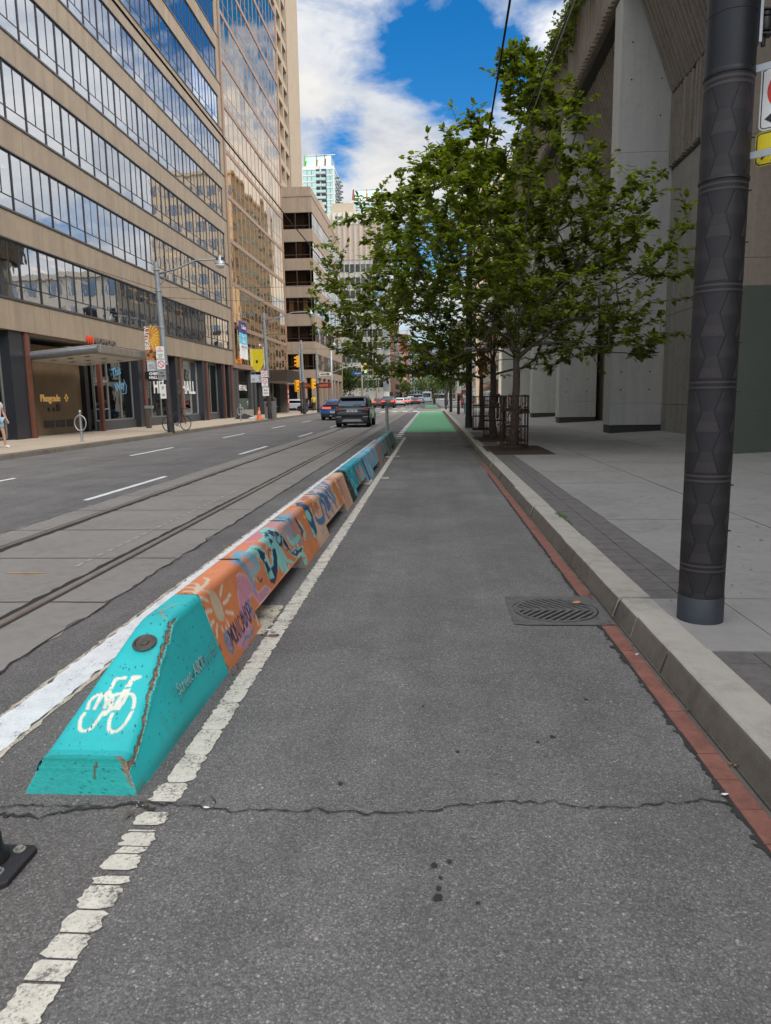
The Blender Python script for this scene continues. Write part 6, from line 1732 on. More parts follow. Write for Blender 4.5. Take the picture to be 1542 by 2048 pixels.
def make_tree(loc, label, seed, envelope, ntip, trunk_h, per, size, trunk_r=.11, limbs=(), group='street trees in iron cages', lean=(0, 0)):
    rg = np.random.default_rng(seed)
    t = thing('street_tree', loc, label, 'tree', group)
    # trunk path
    nodes = []; parent = []
    tz = np.linspace(0, trunk_h, 7)
    for i, z in enumerate(tz): nodes.append(np.array([lean[0]*z/trunk_h+.02*rg.normal(), lean[1]*z/trunk_h+.02*rg.normal(), z])); parent.append(i-1)
    nodes[0][:2] = 0
    for L in limbs:
        a = 6 if len(L[0]) == 3 else 5
        prev = a; p0 = nodes[a]
        for q in L:
            q = np.array(q, float); n = max(2, int(np.linalg.norm(q-nodes[prev])/.35)); s0 = nodes[prev].copy()
            for j in range(1, n+1): nodes.append(s0+(q-s0)*j/n+rg.normal(size=3)*.025); parent.append(prev); prev = len(nodes)-1
    tips = []
    while len(tips) < ntip:
        p = envelope(rg)
        if p is not None: tips.append(p)
    tips.sort(key=lambda p: np.linalg.norm(p-np.array([lean[0], lean[1], trunk_h])))
    arr = np.array(nodes); ends = []
    for p in tips:
        dd = np.linalg.norm(arr[5:]-p, axis=1)+np.maximum(0, arr[5:, 2]-p[2]+.15)*1.2
        k = int(np.argmin(dd))+5; s0 = arr[k]; dist = np.linalg.norm(p-s0); n = max(1, int(dist/.22)); prev = k; new = []
        sag = .10*dist
        for j in range(1, n+1):
            u = j/n; q = s0+(p-s0)*u; q = q+np.array([0, 0, sag*4*u*(1-u)*.6])+rg.normal(size=3)*.018
            nodes.append(q); parent.append(prev); prev = len(nodes)-1; new.append(q)
        arr = np.vstack([arr, np.array(new)]); ends.append(prev)
    N_ = len(nodes); w_ = np.zeros(N_); ch = [[] for _ in range(N_)]
    for i in range(1, N_): ch[parent[i]].append(i)
    for i in range(N_-1, -1, -1): w_[i] = w_[i]+(1 if not ch[i] else 0); 
    for i in range(N_-1, 0, -1): w_[parent[i]] += w_[i]
    rad = trunk_r*.62*(w_/w_[6])**.42; rad = np.clip(rad, .0045, None)
    for i in range(7): rad[i] = max(rad[i], trunk_r*(1.15-.35*tz[i]/trunk_h)*(1.25 if i == 0 else 1))
    mb = MB()
    # chains
    mainc = {i: max(ch[i], key=lambda c: w_[c]) for i in range(N_) if ch[i]}
    starts = [0]+[c for i in range(N_) for c in ch[i] if c != mainc[i]]
    tr = MB()
    for s in starts:
        path = [s] if s == 0 else [parent[s], s]
        while path[-1] in mainc: path.append(mainc[path[-1]])
        rr = [float(rad[i]) for i in path]
        if s: rr[0] = min(float(rad[parent[s]])*.9, rr[1]*1.3)
        big = rr[min(1, len(rr)-1)] > .03
        (tr if s == 0 else mb).tube([nodes[i] for i in path], rr, 9 if s == 0 else 6 if big else 4)
    tr.build('trunk', M['bark'], t, smooth=True); mb.build('branches', M['bark'], t, smooth=True)
    pts = []; dirs = []
    for e in ends:
        i = e; c = 0; d = nodes[e]-nodes[parent[e]]; d = d/(np.linalg.norm(d)+1e-6)
        while i > 6 and c < 4 and w_[i] < 9:
            q = nodes[parent[i]]-nodes[i]; ax = -q/(np.linalg.norm(q)+1e-6); side = np.cross(ax, [0, 0, 1.]); side /= np.linalg.norm(side)+1e-6
            for k in range(per):
                u = (k+rg.random())/per; sg = 1 if k % 2 else -1
                pts.append(nodes[i]+q*u+rg.normal(size=3)*.03+side*sg*.02); dirs.append(ax*.7+side*sg*(.6+.4*rg.random()))
            i = parent[i]; c += 1
        for k in range(2): pts.append(nodes[e]+rg.normal(size=3)*.03); dirs.append(d)
    leaves_mesh('crown', pts, dirs, size, t, M['leaf'], rg)
    return t

def tier(x, y, z, rg, h):
    a = atan2(y, x); off = .25*sin(3*a)+.18*sin(5*a+1)
    k = round((z-off)/h)
    return .25*z+.75*(k*h+off)-.05*hypot(x, y)+.05*rg.normal()
def env_a(rg):
    # tall tree: broad low sprays, a narrow leader
    z = 2.3+7.4*rg.random()
    f = np.interp(z, [2.3, 2.9, 4.0, 5.2, 6.5, 7.5, 8.4, 9.7], [2.6, 3.9, 4.6, 4.4, 3.7, 2.6, 1.6, .3])
    if rg.random() > (f/4.6)**1.15+.03: return None
    a = rg.random()*2*pi; r = f*sqrt(rg.random())
    x, y = r*cos(a), r*sin(a)*.8
    c = np.interp(z, [2, 5, 8, 10.4], [.45, .4, .1, .0])
    x += c
    if x > 4.4+.25*rg.random() or (z < 3.0 and abs(x) < 1.0) or x < -3.6: return None
    if y > 5.2: return None
    # flat tiers with gaps between, each drooping outwards
    if z < 8.3: z = tier(x, y, z, rg, .62)
    if sin(x*2.0+.8*z)+sin(y*2.2-z*1.3+1)+sin(z*2.1+x) < -.35: return None
    return np.array([x, y, z])
def env_b(rg):
    z = 2.2+6.6*rg.random()**1.1
    f = np.interp(z, [2.2, 3.0, 4.2, 6.0, 7.2, 8.8], [2.6, 4.0, 4.9, 4.9, 3.7, 1.1])
    a = rg.random()*2*pi; r = f*sqrt(rg.random()); x, y = r*cos(a), r*sin(a)*.8
    x += -1.15
    if x > 3.2 or (z < 2.9 and abs(x) < .9): return None
    z = tier(x, y, z, rg, .66)
    if sin(x*1.9+.8*z+2)+sin(y*2.1-z*1.2)+sin(z*2.2-x) < -.35: return None
    return np.array([x, y, z])
make_tree((2.14, 19.0, .13), 'nearest street tree with the tallest pointed crown, in an iron cage on the right pavement', 5, env_a, 1150, 2.3, 5, .150, .105,
          limbs=[[(.15,-.1,4.2),(.3,.0,6.5),(.15,.1,9.2)], [(-.25,.1,3.3),(-.9,.3,5.2),(-1.3,.4,7.2)], [(.7,-.1,3.7),(2.0,.1,4.9),(3.4,.2,5.7)], [(.1,.4,3.6),(.3,1.6,5.2)], [(.4,-.5,3.4),(1.2,-1.6,4.6)], [(-.6,-.4,3.2),(-1.8,-.9,4.0)], [(1.1,.2,3.1),(2.6,.3,3.5),(4.0,.3,3.7)]], lean=(.05, 0))
make_tree((2.03, 23.9, .13), 'second street tree in a cage, its crown spreading widest over the bike lane', 8, env_b, 1500, 2.4, 5, .158, .11,
          limbs=[[(-.4,0,3.8),(-1.4,.1,5.6),(-2.6,0,7.2)], [(.1,.2,4.4),(-.1,.2,6.5),(-.3,.2,8.4)], [(-.9,-.2,3.2),(-2.8,-.4,4.4),(-4.6,-.5,5.2)], [(.6,.1,4.0),(1.6,.3,6.0)], [(-.3,.7,3.6),(-1.2,2.2,5.0)], [(-.4,-.7,3.6),(-1.6,-2.2,5.2)]], lean=(-.05, 0))
make_tree((2.0, 29.5, .13), 'third street tree, farthest of the three caged ones, mostly hidden by the nearer crowns', 12, env_b, 600, 2.5, 4, .17, .09, limbs=[[(-.4,0,4),(-1.2,0,6.4)], [(.5,0,4),(1.2,0,6.5)], [(-.9,0,3.4),(-3,0,4.6)]])

def cage(loc, label, r=.36, h=1.36, nb=18):
    t = thing('tree_cage', loc, label, 'tree guard', 'iron tree cages')
    for k in range(nb):
        a = 2*pi*(k+.5)/nb
        mb = MB(); mb.box(-.008, .008, -.006, .006, .02, h); o = mb.build('bar', M['rust_metal'], t); o.location = (r*cos(a), r*sin(a), 0); o.rotation_euler = (0, 0, a)
    for z in (.02, .55, .98, h-.03):
        mb = MB(); n = 32
        for i in range(n):
            a, b = 2*pi*i/n, 2*pi*(i+1)/n
            P = [(rr*cos(q), rr*sin(q), zz) for q in (a, b) for rr in (r+.006, r+.014) for zz in (z, z+(.075 if z < .1 else .035))]
            mb.add(P, [(0,1,3,2),(4,6,7,5),(0,4,5,1),(2,3,7,6),(1,5,7,3),(0,2,6,4)])
        mb.build('hoop', M['rust_metal'], t)
    return t
def grate(loc, label, w_=1.28, d=1.44):
    t = thing('tree_grate', loc, label, 'tree grate', 'iron tree grates')
    mb = MB(); m_ = .05
    for a in (0, 1):
        s = -1 if a == 0 else 1
        mb.box(s*w_/2-(m_ if s > 0 else 0), s*w_/2+(0 if s > 0 else m_), -d/2, d/2, 0, .012); mb.box(-w_/2+m_, w_/2-m_, s*d/2-(m_ if s > 0 else 0), s*d/2+(0 if s > 0 else m_), 0, .012)
    for k in range(60):
        a = 2*pi*k/60
        e = min((w_/2-m_)/max(abs(cos(a)), 1e-6), (d/2-m_)/max(abs(sin(a)), 1e-6))
        u = Vector((cos(a), sin(a), 0)); v = Vector((-sin(a), cos(a), 0))*.013
        p, q = u*.2, u*e
        mb.add([tuple(p-v)[:2]+(.004,), tuple(p+v)[:2]+(.004,), tuple(q+v*1.6)[:2]+(.010,), tuple(q-v*1.6)[:2]+(.010,)], [(0,1,2,3)])
    mb.build('grating', M['rust_metal'], t)
    mb = MB(); mb.box(-w_/2, w_/2, -d/2, d/2, -.03, -.0005); mb.build('soil', mat('tree_pit_soil', (.09, .055, .038), .95, var=.4, scale=20) if 'tree_pit_soil' not in bpy.data.materials else bpy.data.materials['tree_pit_soil'], t)
for i, (y, g) in enumerate(((19.0, 17.65), (23.9, 22.55))): pass
cage((2.14, 19.0, .132), 'nearest rusty iron cage round a tree trunk, with dry vine climbing in it')
cage((2.05, 23.9, .132), 'second iron tree cage, just behind the nearest one')
cage((2.02, 29.5, .132), 'third iron tree cage, left of the other two and beside the black pole')
grate((2.12, 18.85, .131), 'square rusty tree grate under the nearest cage', 1.5, 1.9)
grate((2.12, 23.6, .131), 'rusty tree grate under the second cage', 1.5, 1.9)
mb = MB(); rg = np.random.default_rng(3); pts = []; dirs = []
for k in range(16):
    a = rg.random()*6.3; p = np.array([-.12+.2*rg.normal()*.6, .22*rg.normal(), .0]); path = [p]
    for j in range(9): p = p+np.array([.06*rg.normal(), .06*rg.normal(), .11+.08*rg.random()]); path.append(p); 
    mb.tube(path, .005, 4)
    for q in path[2:]:
        if rg.random() < .75: pts.append(q); dirs.append(rg.normal(size=3))
t = thing('dry_vine', (2.14, 19.0, .13), 'withered brown vine tangled inside the nearest tree cage', 'vine')
mb.build('stems', M['bark'], t); leaves_mesh('leaves', pts, dirs, .10, t, M['leaf'], rg, base=(.13, .065, .04), droop=.6, flat=1.2, pale=0)
mb = MB(); pts = []; dirs = []
for k in range(90): pts.append(np.array([.3*rg.normal()*.6, .2*rg.normal(), .35*rg.normal()*.6])); dirs.append(rg.normal(size=3)-np.array([0,0,1]))
t = thing('withered_branch', (1.63, 23.6, 2.55), 'clump of withered tan leaves on a dead branch hanging under the second tree', 'branch')
mb.tube([(.35,.2,.5),(.1,.1,.2),(0,0,-.2)], [.012,.009,.004], 5); mb.build('twig', M['bark'], t); leaves_mesh('leaves', pts, dirs, .15, t, M['leaf'], rg, base=(.24, .15, .08), droop=.8, flat=1., pale=0)

# plants trailing from the roof edge on the right
t = thing('roof_plants', (6.1, 28, 17.0), 'green shrubs and trailing vines growing along the roof edge of the concrete building', 'plants')
rg = np.random.default_rng(21); pts = []; dirs = []
for k in range(420):
    y = 26+40*rg.random()**1.2-28; n = 34 if y < 14 else 20
    big = .55+.45*sin(y*.9)+.3*sin(y*2.7)
    c = np.array([-.1-.35*rg.random()*max(.2, big), y, .25*rg.normal()+.25*big])
    hang = rg.random() < .3
    for j in range(n):
        q = c+rg.normal(size=3)*np.array([.20, .25, .22])
        if hang: q = c+np.array([-.12-.1*rg.random(), .12*rg.normal(), -1.5*rg.random()**1.5])
        pts.append(q); dirs.append(np.array([-.6, 0, .1])+rg.normal(size=3)*.6)
leaves_mesh('foliage', pts, dirs, .16, t, M['leaf'], rg, base=(.085, .105, .022), droop=.2, flat=.8, pale=.18)
mb = MB()
for k in range(40): y = 26+38*rg.random()-28; mb.tube([(.1,y,-.1),(-.15,y+.2*rg.normal(),.3),(-.3,y+.3*rg.normal(),.1-.8*rg.random())], [.012,.008,.004], 4)
mb.build('stems', M['bark'], t)

def bush_tree(loc, label, h, r, seed, n=1500, size=.35, base=(.06,.10,.025), group='trees further down the street'):
    rg = np.random.default_rng(seed); t = thing('street_tree', loc, label, 'tree', group)
    mb = MB(); mb.tube([(0,0,0),(.05,0,h*.35),(0,.05,h*.75)], [.14,.11,.04], 7); mb.build('trunk', M['bark'], t, smooth=True)
    mb = MB(); pts = []; dirs = []
    cl = [(rg.normal(size=3)*np.array([r*.5, r*.5, h*.17])+np.array([0, 0, h*.62])) for _ in range(16)]
    for c in cl: mb.tube([(0,0,h*.35),tuple(c*.6+np.array([0,0,h*.2])),tuple(c)], [.06,.04,.012], 5)
    mb.build('branches', M['bark'], t)
    for k in range(n):
        c = cl[rg.integers(0, 16)]; q = c+rg.normal(size=3)*r*.28; pts.append(q); dirs.append(rg.normal(size=3))
    leaves_mesh('crown', pts, dirs, size, t, M['leaf'], rg, base=base, flat=.8, pale=.1)
bush_tree((2.7, 126, .13), 'bright green street tree past the crossing on the right side', 7, 2.2, 1, 1800, .32, (.11,.19,.03))
bush_tree((3.2, 150, .13), 'darker street tree behind the bright green one on the right', 8, 2.6, 2, 1500, .4)
bush_tree((-14.6, 130, .13), 'dense dark green tree beside the white office block on the left', 7.5, 2.6, 3, 2200, .35)
bush_tree((-17.2, 133, .13), 'second dark tree by the corner of the tan office', 6.5, 2.4, 4, 1500, .35)
bush_tree((-10.8, 330, .13), 'tree at the left kerb far down the street', 10, 4, 5, 1200, .6)
bush_tree((-6.6, 520, .13), 'large tree at the end of the street', 15, 7, 6, 1500, 1.)
bush_tree((2.5, 380, .13), 'far dark tree on the right kerb under the distant signal', 11, 4.5, 7, 1200, .7, (.09,.07,.03))

# ------------------------------------------------------------------ poles, lamps, signals
def street_pole(x, y, h, lean, label, arm=True, r=.125, dark=2.9, ax=2.9, up=.45, group='grey utility poles along the left kerb'):
    t = thing('utility_pole', (x, y, .13), label, 'pole', group)
    P = lambda z: (lean*z, 0, z)
    mb = MB(); mb.tube([P(0), P(.45)], r*1.25, 14); mb.build('base_sleeve', M['dark_pole'], t, smooth=True, auto=40)
    mb = MB(); mb.tube([P(.45), P(dark)], [r*1.08, r], 14); mb.build('lower_shaft', mat('postered_dark', (.05, .042, .045), .6, .2, var=.4, scale=6) if 'postered_dark' not in bpy.data.materials else bpy.data.materials['postered_dark'], t, smooth=True, auto=40)
    mb = MB(); mb.tube([P(dark), P(h)], [r, r*.82], 14); mb.build('shaft', M['grey_pole'], t, smooth=True, auto=40)
    mb = MB()
    for z in (dark, h*.62, h*.83, h*.95): mb.lathe([(r*1.02,z),(r*1.12,z+.01),(r*1.12,z+.06),(r*1.02,z+.07)], (lean*z,0,0), 14)
    mb.parts('clamp_band', M['galv'], t)
    if arm:
        zt = h*.93
        b = P(zt)
        mb = MB(); mb.tube([b, (b[0]+ax*.3, 0, zt+up*.35), (b[0]+ax*.62, 0, zt+up*.95), (b[0]+ax, 0, zt+up)], [.045,.04,.036,.034], 8)
        mb.tube([P(zt-.55), (b[0]+ax*.22, 0, zt+up*.2)], .018, 6); mb.build('arm', M['grey_pole'], t, smooth=True)
        lx = b[0]+ax
        mb = MB(); mb.lathe([(.02,.22),(.07,.20),(.09,.02),(.20,-.06),(.215,-.14)], (lx,0,zt+up-.06), 16); l = mb.build('lamp_head', M['galv'], t, smooth=True, auto=50)
        mb = MB(); mb.lathe([(.205,-.141),(.19,-.22),(.12,-.30),(.02,-.32)], (lx,0,zt+up-.06), 16); mb.build('lamp_lens', mat('lens_clear', (.62,.64,.62), .15, var=.05) if 'lens_clear' not in bpy.data.materials else bpy.data.materials['lens_clear'], l, smooth=True)
        mb = MB(); mb.box(lx-.14, lx+.16, -.05, .05, zt+up-.02, zt+up+.07); mb.build('lamp_neck', M['dark_pole'], l)
    return t
street_pole(-11.44, 31.2, 7.2, -.030, 'leaning grey pole with a curved lamp arm and banners before the CHEFS HALL windows', ax=2.75, up=.55)
t2 = street_pole(-11.45, 51.0, 7.3, -.024, 'grey lamp pole with a yellow banner and a cobra head lamp, behind the orange cone', ax=3.3, up=.55)
street_pole(-11.6, 66.0, 6.6, -.02, 'bare grey pole carrying wires beside the ribbed canopy', arm=False)
street_pole(-12.3, 68.5, 6.0, -.02, 'grey signal pole just behind the bare pole', arm=False, r=.10)
street_pole(-11.4, 73.0, 6.3, -.01, 'grey pole nearest the blue car with a yellow signal box on it', arm=False)
def small_sign(loc, w_, h, col, label, lines=(), symbol=None, border=None, rz=0.):
    t = thing('street_sign', loc, label, 'sign', rz=rz)
    mb, _ = plate('p', w_, h, .02, None); mb.build('plate', col, t)
    if border: ringplate(w_, h, .02, .01, .018).build('border', border, t)
    for i, (s, z, sz, mt_) in enumerate(lines): text('lettering', s, sz, mt_, t, (w_/2, -.006, z), (pi/2,0,0), .001, .003)
    if symbol:
        mb = MB(); cx, cz, rr = symbol[:3]; n = 24
        for i in range(n):
            a, b = 2*pi*i/n, 2*pi*(i+1)/n
            mb.quad(*[(cx+q*cos(c), -.006, cz+q*sin(c)) for q, c in ((rr*.78,a),(rr,a),(rr,b),(rr*.78,b))])
        mb.prism([(cx-rr*.6,cz+rr*.45),(cx-rr*.45,cz+rr*.6),(cx+rr*.6,cz-rr*.45),(cx+rr*.45,cz-rr*.6)], 'y', -.007, -.004); mb.build('symbol', symbol[3], t)
    return t
small_sign((-11.84, 31.05, 3.30), .36, .52, M['white'], 'white sign with small red and green lettering, upper one on the leaning pole', [('NO', .42, .07, M['red']), ('PARKING', .33, .06, M['red']), ('Loading', .17, .07, mat('sign_green', (.03,.25,.08), .5)), ('Zone', .08, .07, bpy.data.materials['sign_green'])])
small_sign((-11.83, 31.05, 2.85), .36, .42, M['white'], 'white no stopping sign with a red crossed circle, under the red lettered sign', [], (.18, .22, .15, M['red']))
small_sign((-11.82, 31.05, 2.40), .36, .42, M['galv'], 'grey sign with small black lettering, below the crossed circle', [('9am', .3, .09, M['black']), ('to 6pm', .18, .09, M['black'])])
small_sign((-11.76, 31.05, 1.60), .26, .62, M['white'], 'narrow white parking sign with a green circle, lowest on the leaning pole', [('P', .44, .2, bpy.data.materials['sign_green']), ('1h', .16, .14, M['black'])])
def banner(loc, w_, h, label, parts, rz=0.):
    t = thing('street_banner', loc, label, 'banner', rz=rz)
    parts(t, w_, h)
    mb = MB(); mb.tube([(-.02,0,h+.01),(w_+.15,0,h+.01)], .018, 6); mb.tube([(-.02,0,-.01),(w_+.15,0,-.01)], .018, 6); mb.build('rod', M['galv'], t)
    return t
def beauty(t, w_, h):
    mb = MB(); mb.box(0, w_, -.006, .006, 0, h); mb.build('fabric', mat('banner_orange', (.42,.17,.05), .85, var=.45, scale=5), t)
    mb = MB(); r = random.Random(5)
    mb.prism([(w_*.22,h*.62),(w_*.9,h*.95),(w_*.93,h*.45),(w_*.55,h*.2),(w_*.40,h*.35)], 'y', -.010, -.006); mb.build('glow_field', mat('banner_amber', (.62,.30,.05), .85, var=.3, scale=8), t)
    mb = MB()
    for k in range(9):
        a = radians(-70+20*k*.9); c = (w_*.22, h*.72)
        mb.prism([(c[0]+.18*cos(a-.06), c[1]+.18*sin(a-.06)), (c[0]+.18*cos(a+.06), c[1]+.18*sin(a+.06)), (min(w_-.03, c[0]+.5*cos(a+.05)), c[1]+.5*sin(a+.05)), (min(w_-.03, c[0]+.5*cos(a-.05)), c[1]+.5*sin(a-.05))], 'y', -.013, -.010)
    mb.build('ray', mat('banner_yellow', (.75,.48,.06), .85, var=.1), t)
    mb = MB()
    for k in range(12):
        cx, cz, q = w_*(.12+.76*r.random()), h*(.04+.25*r.random()), .035+.04*r.random(); mb.prism([(cx+q*cos(a), cz+q*sin(a)) for a in np.linspace(0, 2*pi, 11)[:-1]], 'y', -.012-.0003*k, -.006)
    mb.build('dot', mat('banner_dark', (.10,.05,.03), .85, var=.6, scale=14), t)
    text('lettering', 'BEAUTY', .27, M['white'], t, (w_*.14, -.016, h*.66), (pi/2, -pi/2, 0), .002, .006)
banner((-12.34, 31.2, 3.25), .72, 1.42, 'orange street banner lettered BEAUTY with sun rays, on the leaning lamp pole', beauty)
def pale_plate(t, w_, h):
    mb = MB(); mb.box(0, w_, -.01, .01, 0, h); mb.build('panel', mat('pale_blue_panel', (.50,.53,.60), .6, var=.08), t)
    mb = MB(); mb.prism([(.06,.08),(.30,.08),(.30,.30),(.06,.30)], 'y', -.014, -.010); mb.build('emblem', mat('panel_grey', (.38,.36,.38), .6, var=.3, scale=20), t)
    for i, s in enumerate(('Toronto', 'Financial', 'District')): text('lettering', s, .085, mat('panel_ink', (.10,.13,.22), .6) if 'panel_ink' not in bpy.data.materials else bpy.data.materials['panel_ink'], t, (w_*.72, -.012, h*(.78-.27*i)), (pi/2,0,0), .001, .001)
banner((-12.32, 31.2, 2.80), .70, .40, 'pale blue panel with small lettering, directly under the BEAUTY banner', pale_plate)
def yellow_banner(t, w_, h):
    mb = MB(); mb.box(0, w_, -.006, .006, .5, h); mb.prism([(.0,.5),(w_,.5),(w_*.72,.12),(w_*.58,0),(w_*.42,0),(w_*.28,.12)], 'y', -.006, .006); mb.build('fabric', mat('banner_lemon', (.62,.50,.01), .85, var=.12), t)
    mb = MB(); mb.prism([(w_*.5+.09*cos(a), h*.45+.13*sin(a)) for a in np.linspace(0, 2*pi, 7)[:-1]], 'y', -.010, -.006); mb.build('emblem', M['black'], t)
    text('lettering', 'TORONTO', .24, mat('lemon_letter', (.80,.74,.30), .8), t, (w_*.12, -.008, h*.62), (pi/2, -pi/2, 0), .001, .004)
banner((-12.70, 51.0, 3.45), .92, 1.55, 'yellow pointed street banner on the second lamp pole', yellow_banner)
banner((-12.72, 51.0, 2.72), 1.0, .50, 'pale panel with small lettering under the yellow banner', pale_plate)
small_sign((-11.95, 50.85, 3.05), .45, .45, M['white'], 'upper white no parking sign with red circle on the second lamp pole', [], (.22, .23, .17, M['red']))
small_sign((-11.93, 50.85, 2.40), .45, .58, M['white'], 'lower white sign with a red circle on the second lamp pole', [('9-6', .1, .1, M['black'])], (.22, .36, .16, M['red']))
small_sign((-11.88, 50.85, 1.75), .45, .60, M['white'], 'white sign with a black bus emblem, lowest on the second lamp pole', [('BUS', .40, .15, M['black']), ('STOP', .18, .13, M['black'])])

def signal(loc, label, face=0., lit='green', back=False):
    """three-light head; the faces look down the street towards us unless back"""
    t = thing('traffic_signal', loc, label, 'traffic light', 'yellow traffic signals at the crossing', rz=face)
    mb = MB(); mb.box(-.20, .20, -.02, .22, 0, 1.05); mb.box(-.17, .17, .22, .26, .05, 1.0); mb.build('housing', M['yellow'], t, bevel=.03)
    cols = [('red', (1, .03, .01), .86), ('amber', (1, .45, .01), .52), ('green', (.02, 1, .55), .18)]
    for nm, c, z in cols:
        on = nm == lit
        key = 'lens_'+nm+('_lit' if on else '_off')
        mt_ = bpy.data.materials.get(key) or (emis(key, c, 4.) if on else mat(key, tuple(x*.05+.004 for x in c), .3, var=0))
        mb = MB(); mb.lathe([(.115,-.022),(.10,-.035),(.02,-.045)], (0,0,z), 16, 'y'); l = mb.build('lens', mt_, t)
        mb = MB(); n = 14
        P = [(.125*cos(a), 0, z+.125*sin(a)) for a in np.linspace(-.35, pi+.35, n)]
        for (x0,_,z0),(x1,_,z1) in zip(P, P[1:]): mb.add([(x0,-.02,z0),(x1,-.02,z1),(x1,-.20,z1-.03),(x0,-.20,z0-.03)], [(0,1,2,3)])
        mb.build('visor', M['yellow'], l)
    return t
t = thing('signal_pole', (-11.5, 84, .13), 'pale pole with a long arm carrying the left traffic light over the street', 'pole')
mb = MB(); mb.tube([(0,0,0),(.02,0,7.4)], [.13,.10], 12); mb.build('shaft', mat('pale_pole', (.40,.42,.43), .5, .3, var=.15), t, smooth=True)
mb = MB(); mb.tube([(0,0,4.3),(1.6,0,4.9),(3.95,0,5.2)], [.06,.05,.04], 8); mb.tube([(0,0,6.9),(1.2,0,7.1),(3.6,0,7.9)], [.05,.04,.035], 8); mb.build('arm', bpy.data.materials['pale_pole'], t, smooth=True)
mb = MB(); mb.lathe([(.02,.18),(.16,.05),(.18,-.1),(.02,-.2)], (.4,0,7.55), 12); mb.build('camera_dome', M['white'], t, smooth=True)
signal((-7.6, 84, 4.35), 'yellow traffic light showing green, left one hanging over the street')
signal((-1.13, 80, 4.25), 'yellow traffic light showing green among the lower leaves of the tree')
t = thing('signal_post', (1.6, 80, .13), 'dark pole and arm behind the trees carrying the right traffic light', 'pole')
mb = MB(); mb.tube([(0,0,0),(0,0,6)], .11, 10); mb.tube([(0,0,4.9),(-2.7,0,5.1)], .045, 8); mb.build('shaft', M['dark_pole'], t)
signal((-12.62, 68.3, 4.45), 'yellow traffic light seen from its side on the pole by the bronze tower', face=radians(-80), lit='red')
signal((-11.8, 72.8, 2.45), 'yellow traffic light turned away, low on the pole nearest the blue car', face=radians(110), lit='red')
signal((-12.1, 65.7, 2.15), 'small yellow pedestrian signal box low on the bare pole', face=radians(60), lit='red')
for x, y, z, nm in ((-9.0, 118, 5.3, 'yellow traffic light beyond the crossing, left of the dark red lit car'), (-7.0, 135, 5.2, 'yellow traffic light beyond the crossing above the row of cars'), (-2.1, 140, 5.0, 'yellow traffic light far off in the middle of the street')):
    signal((x, y, z), nm, face=pi)
for x, y, h, a, nm in ((-11.2, 118, 8.3, 2.6, 'tan street lamp pole beyond the crossing with a signal arm'), (-10.2, 135, 8.6, 3.2, 'second tan lamp pole beyond the crossing')):
    t = thing('street_lamp', (x, y, .13), nm, 'street lamp', 'lamp poles beyond the crossing')
    mb = MB(); mb.tube([(0,0,0),(0,0,h)], [.14,.10], 10); mb.build('pole', mat('tan_pole', (.55,.46,.34), .5, .2, var=.1), t, smooth=True)
    mb = MB(); mb.tube([(0,0,h-.1),(a*.4,0,h+.7),(a,0,h+.9)], .05, 6); mb.tube([(0,0,5.7),(a*.8,0,5.9)], .045, 6); mb.build('arm', bpy.data.materials['tan_pole'], t, smooth=True)
    mb = MB(); mb.box(a-.1, a+.6, -.12, .12, h+.82, h+.95); mb.build('lamp_head', M['white'], t, bevel=.04)
mb = MB()
small_sign((-12.8, 117.5, 5.2), 2.2, .55, mat('sign_blue', (.02,.06,.28), .5), 'blue street name sign by the lamp pole beyond the crossing', [('Simcoe St', .27, .3, M['white'])])
small_sign((-.4, 80.2, 4.75), .9, .45, mat('sign_bright_blue', (.01,.12,.62), .5), 'bright blue street name sign just right of the right traffic light', [('Richmond', .22, .16, M['white'])])
small_sign((-11.2, 72.6, 3.75), .0+1.3, .36, M['white'], 'white one way arrow sign on the pole by the tan corner office', [], None, M['black'])
mb = MB(); mb.prism([(.15,.13),(.85,.13),(.85,.06),(1.15,.18),(.85,.30),(.85,.23),(.15,.23)], 'y', -.02, -.012)
o = mb.build('one_way_arrow', M['black']); o.location = (-11.2, 72.6, 3.75); o.parent = [q for q in bpy.data.objects if q.name.startswith('street_sign')][-1]; o.location = (0, 0, 0)

# black poles and signs on the right pavement
def black_pole(x, y, h, r, label):
    t = thing('utility_pole', (x, y, .13), label, 'pole', 'black poles along the right kerb')
    mb = MB(); mb.tube([(0,0,0),(0,0,.5)], r*1.15, 16); mb.build('base_sleeve', M['dark_pole'], t, smooth=True, auto=40)
    mb = MB(); mb.tube([(0,0,.5),(0,0,h)], [r, r*.85], 16); mb.build('shaft', mat('black_pole_paint', (.022,.02,.024), .5, .2, var=.3) if 'black_pole_paint' not in bpy.data.materials else bpy.data.materials['black_pole_paint'], t, smooth=True, auto=40)
    mb = MB()
    for z in (3.4, 5.2, 6.6): mb.lathe([(r*1.0,z),(r*1.1,z+.01),(r*1.1,z+.05),(r*1.0,z+.06)], (0,0,0), 16)
    mb.parts('clamp_band', M['galv'], t)
black_pole(1.62, 31.8, 9.8, .14, 'thick black pole at the kerb between the caged trees and the green lane')
black_pole(1.75, 66, 7, .12, 'black pole at the kerb behind the man walking away')
black_pole(2.1, 57, 3.6, .10, 'short dark bus stop post with a red cap at the kerb')
mb = MB(); t = thing('bus_stop_sign', (2.0, 56.8, 1.75), 'white and red vertical bus stop panel on the short dark post', 'sign')
mb.box(-.02, .30, -.03, .0, .0, 1.15); mb.build('panel', M['white'], t)
mb = MB(); mb.box(-.02, .30, -.034, -.03, .95, 1.15); mb.box(-.02, .30, -.034, -.03, -.15, .0); mb.build('red_band', M['red'], t)
small_sign((1.15, 66, 3.1), .55, 1.05, M['white'], 'white lane arrow sign, left one of the pair over the right kerb', [('|', .5, .8, M['black'])], None, M['black'])
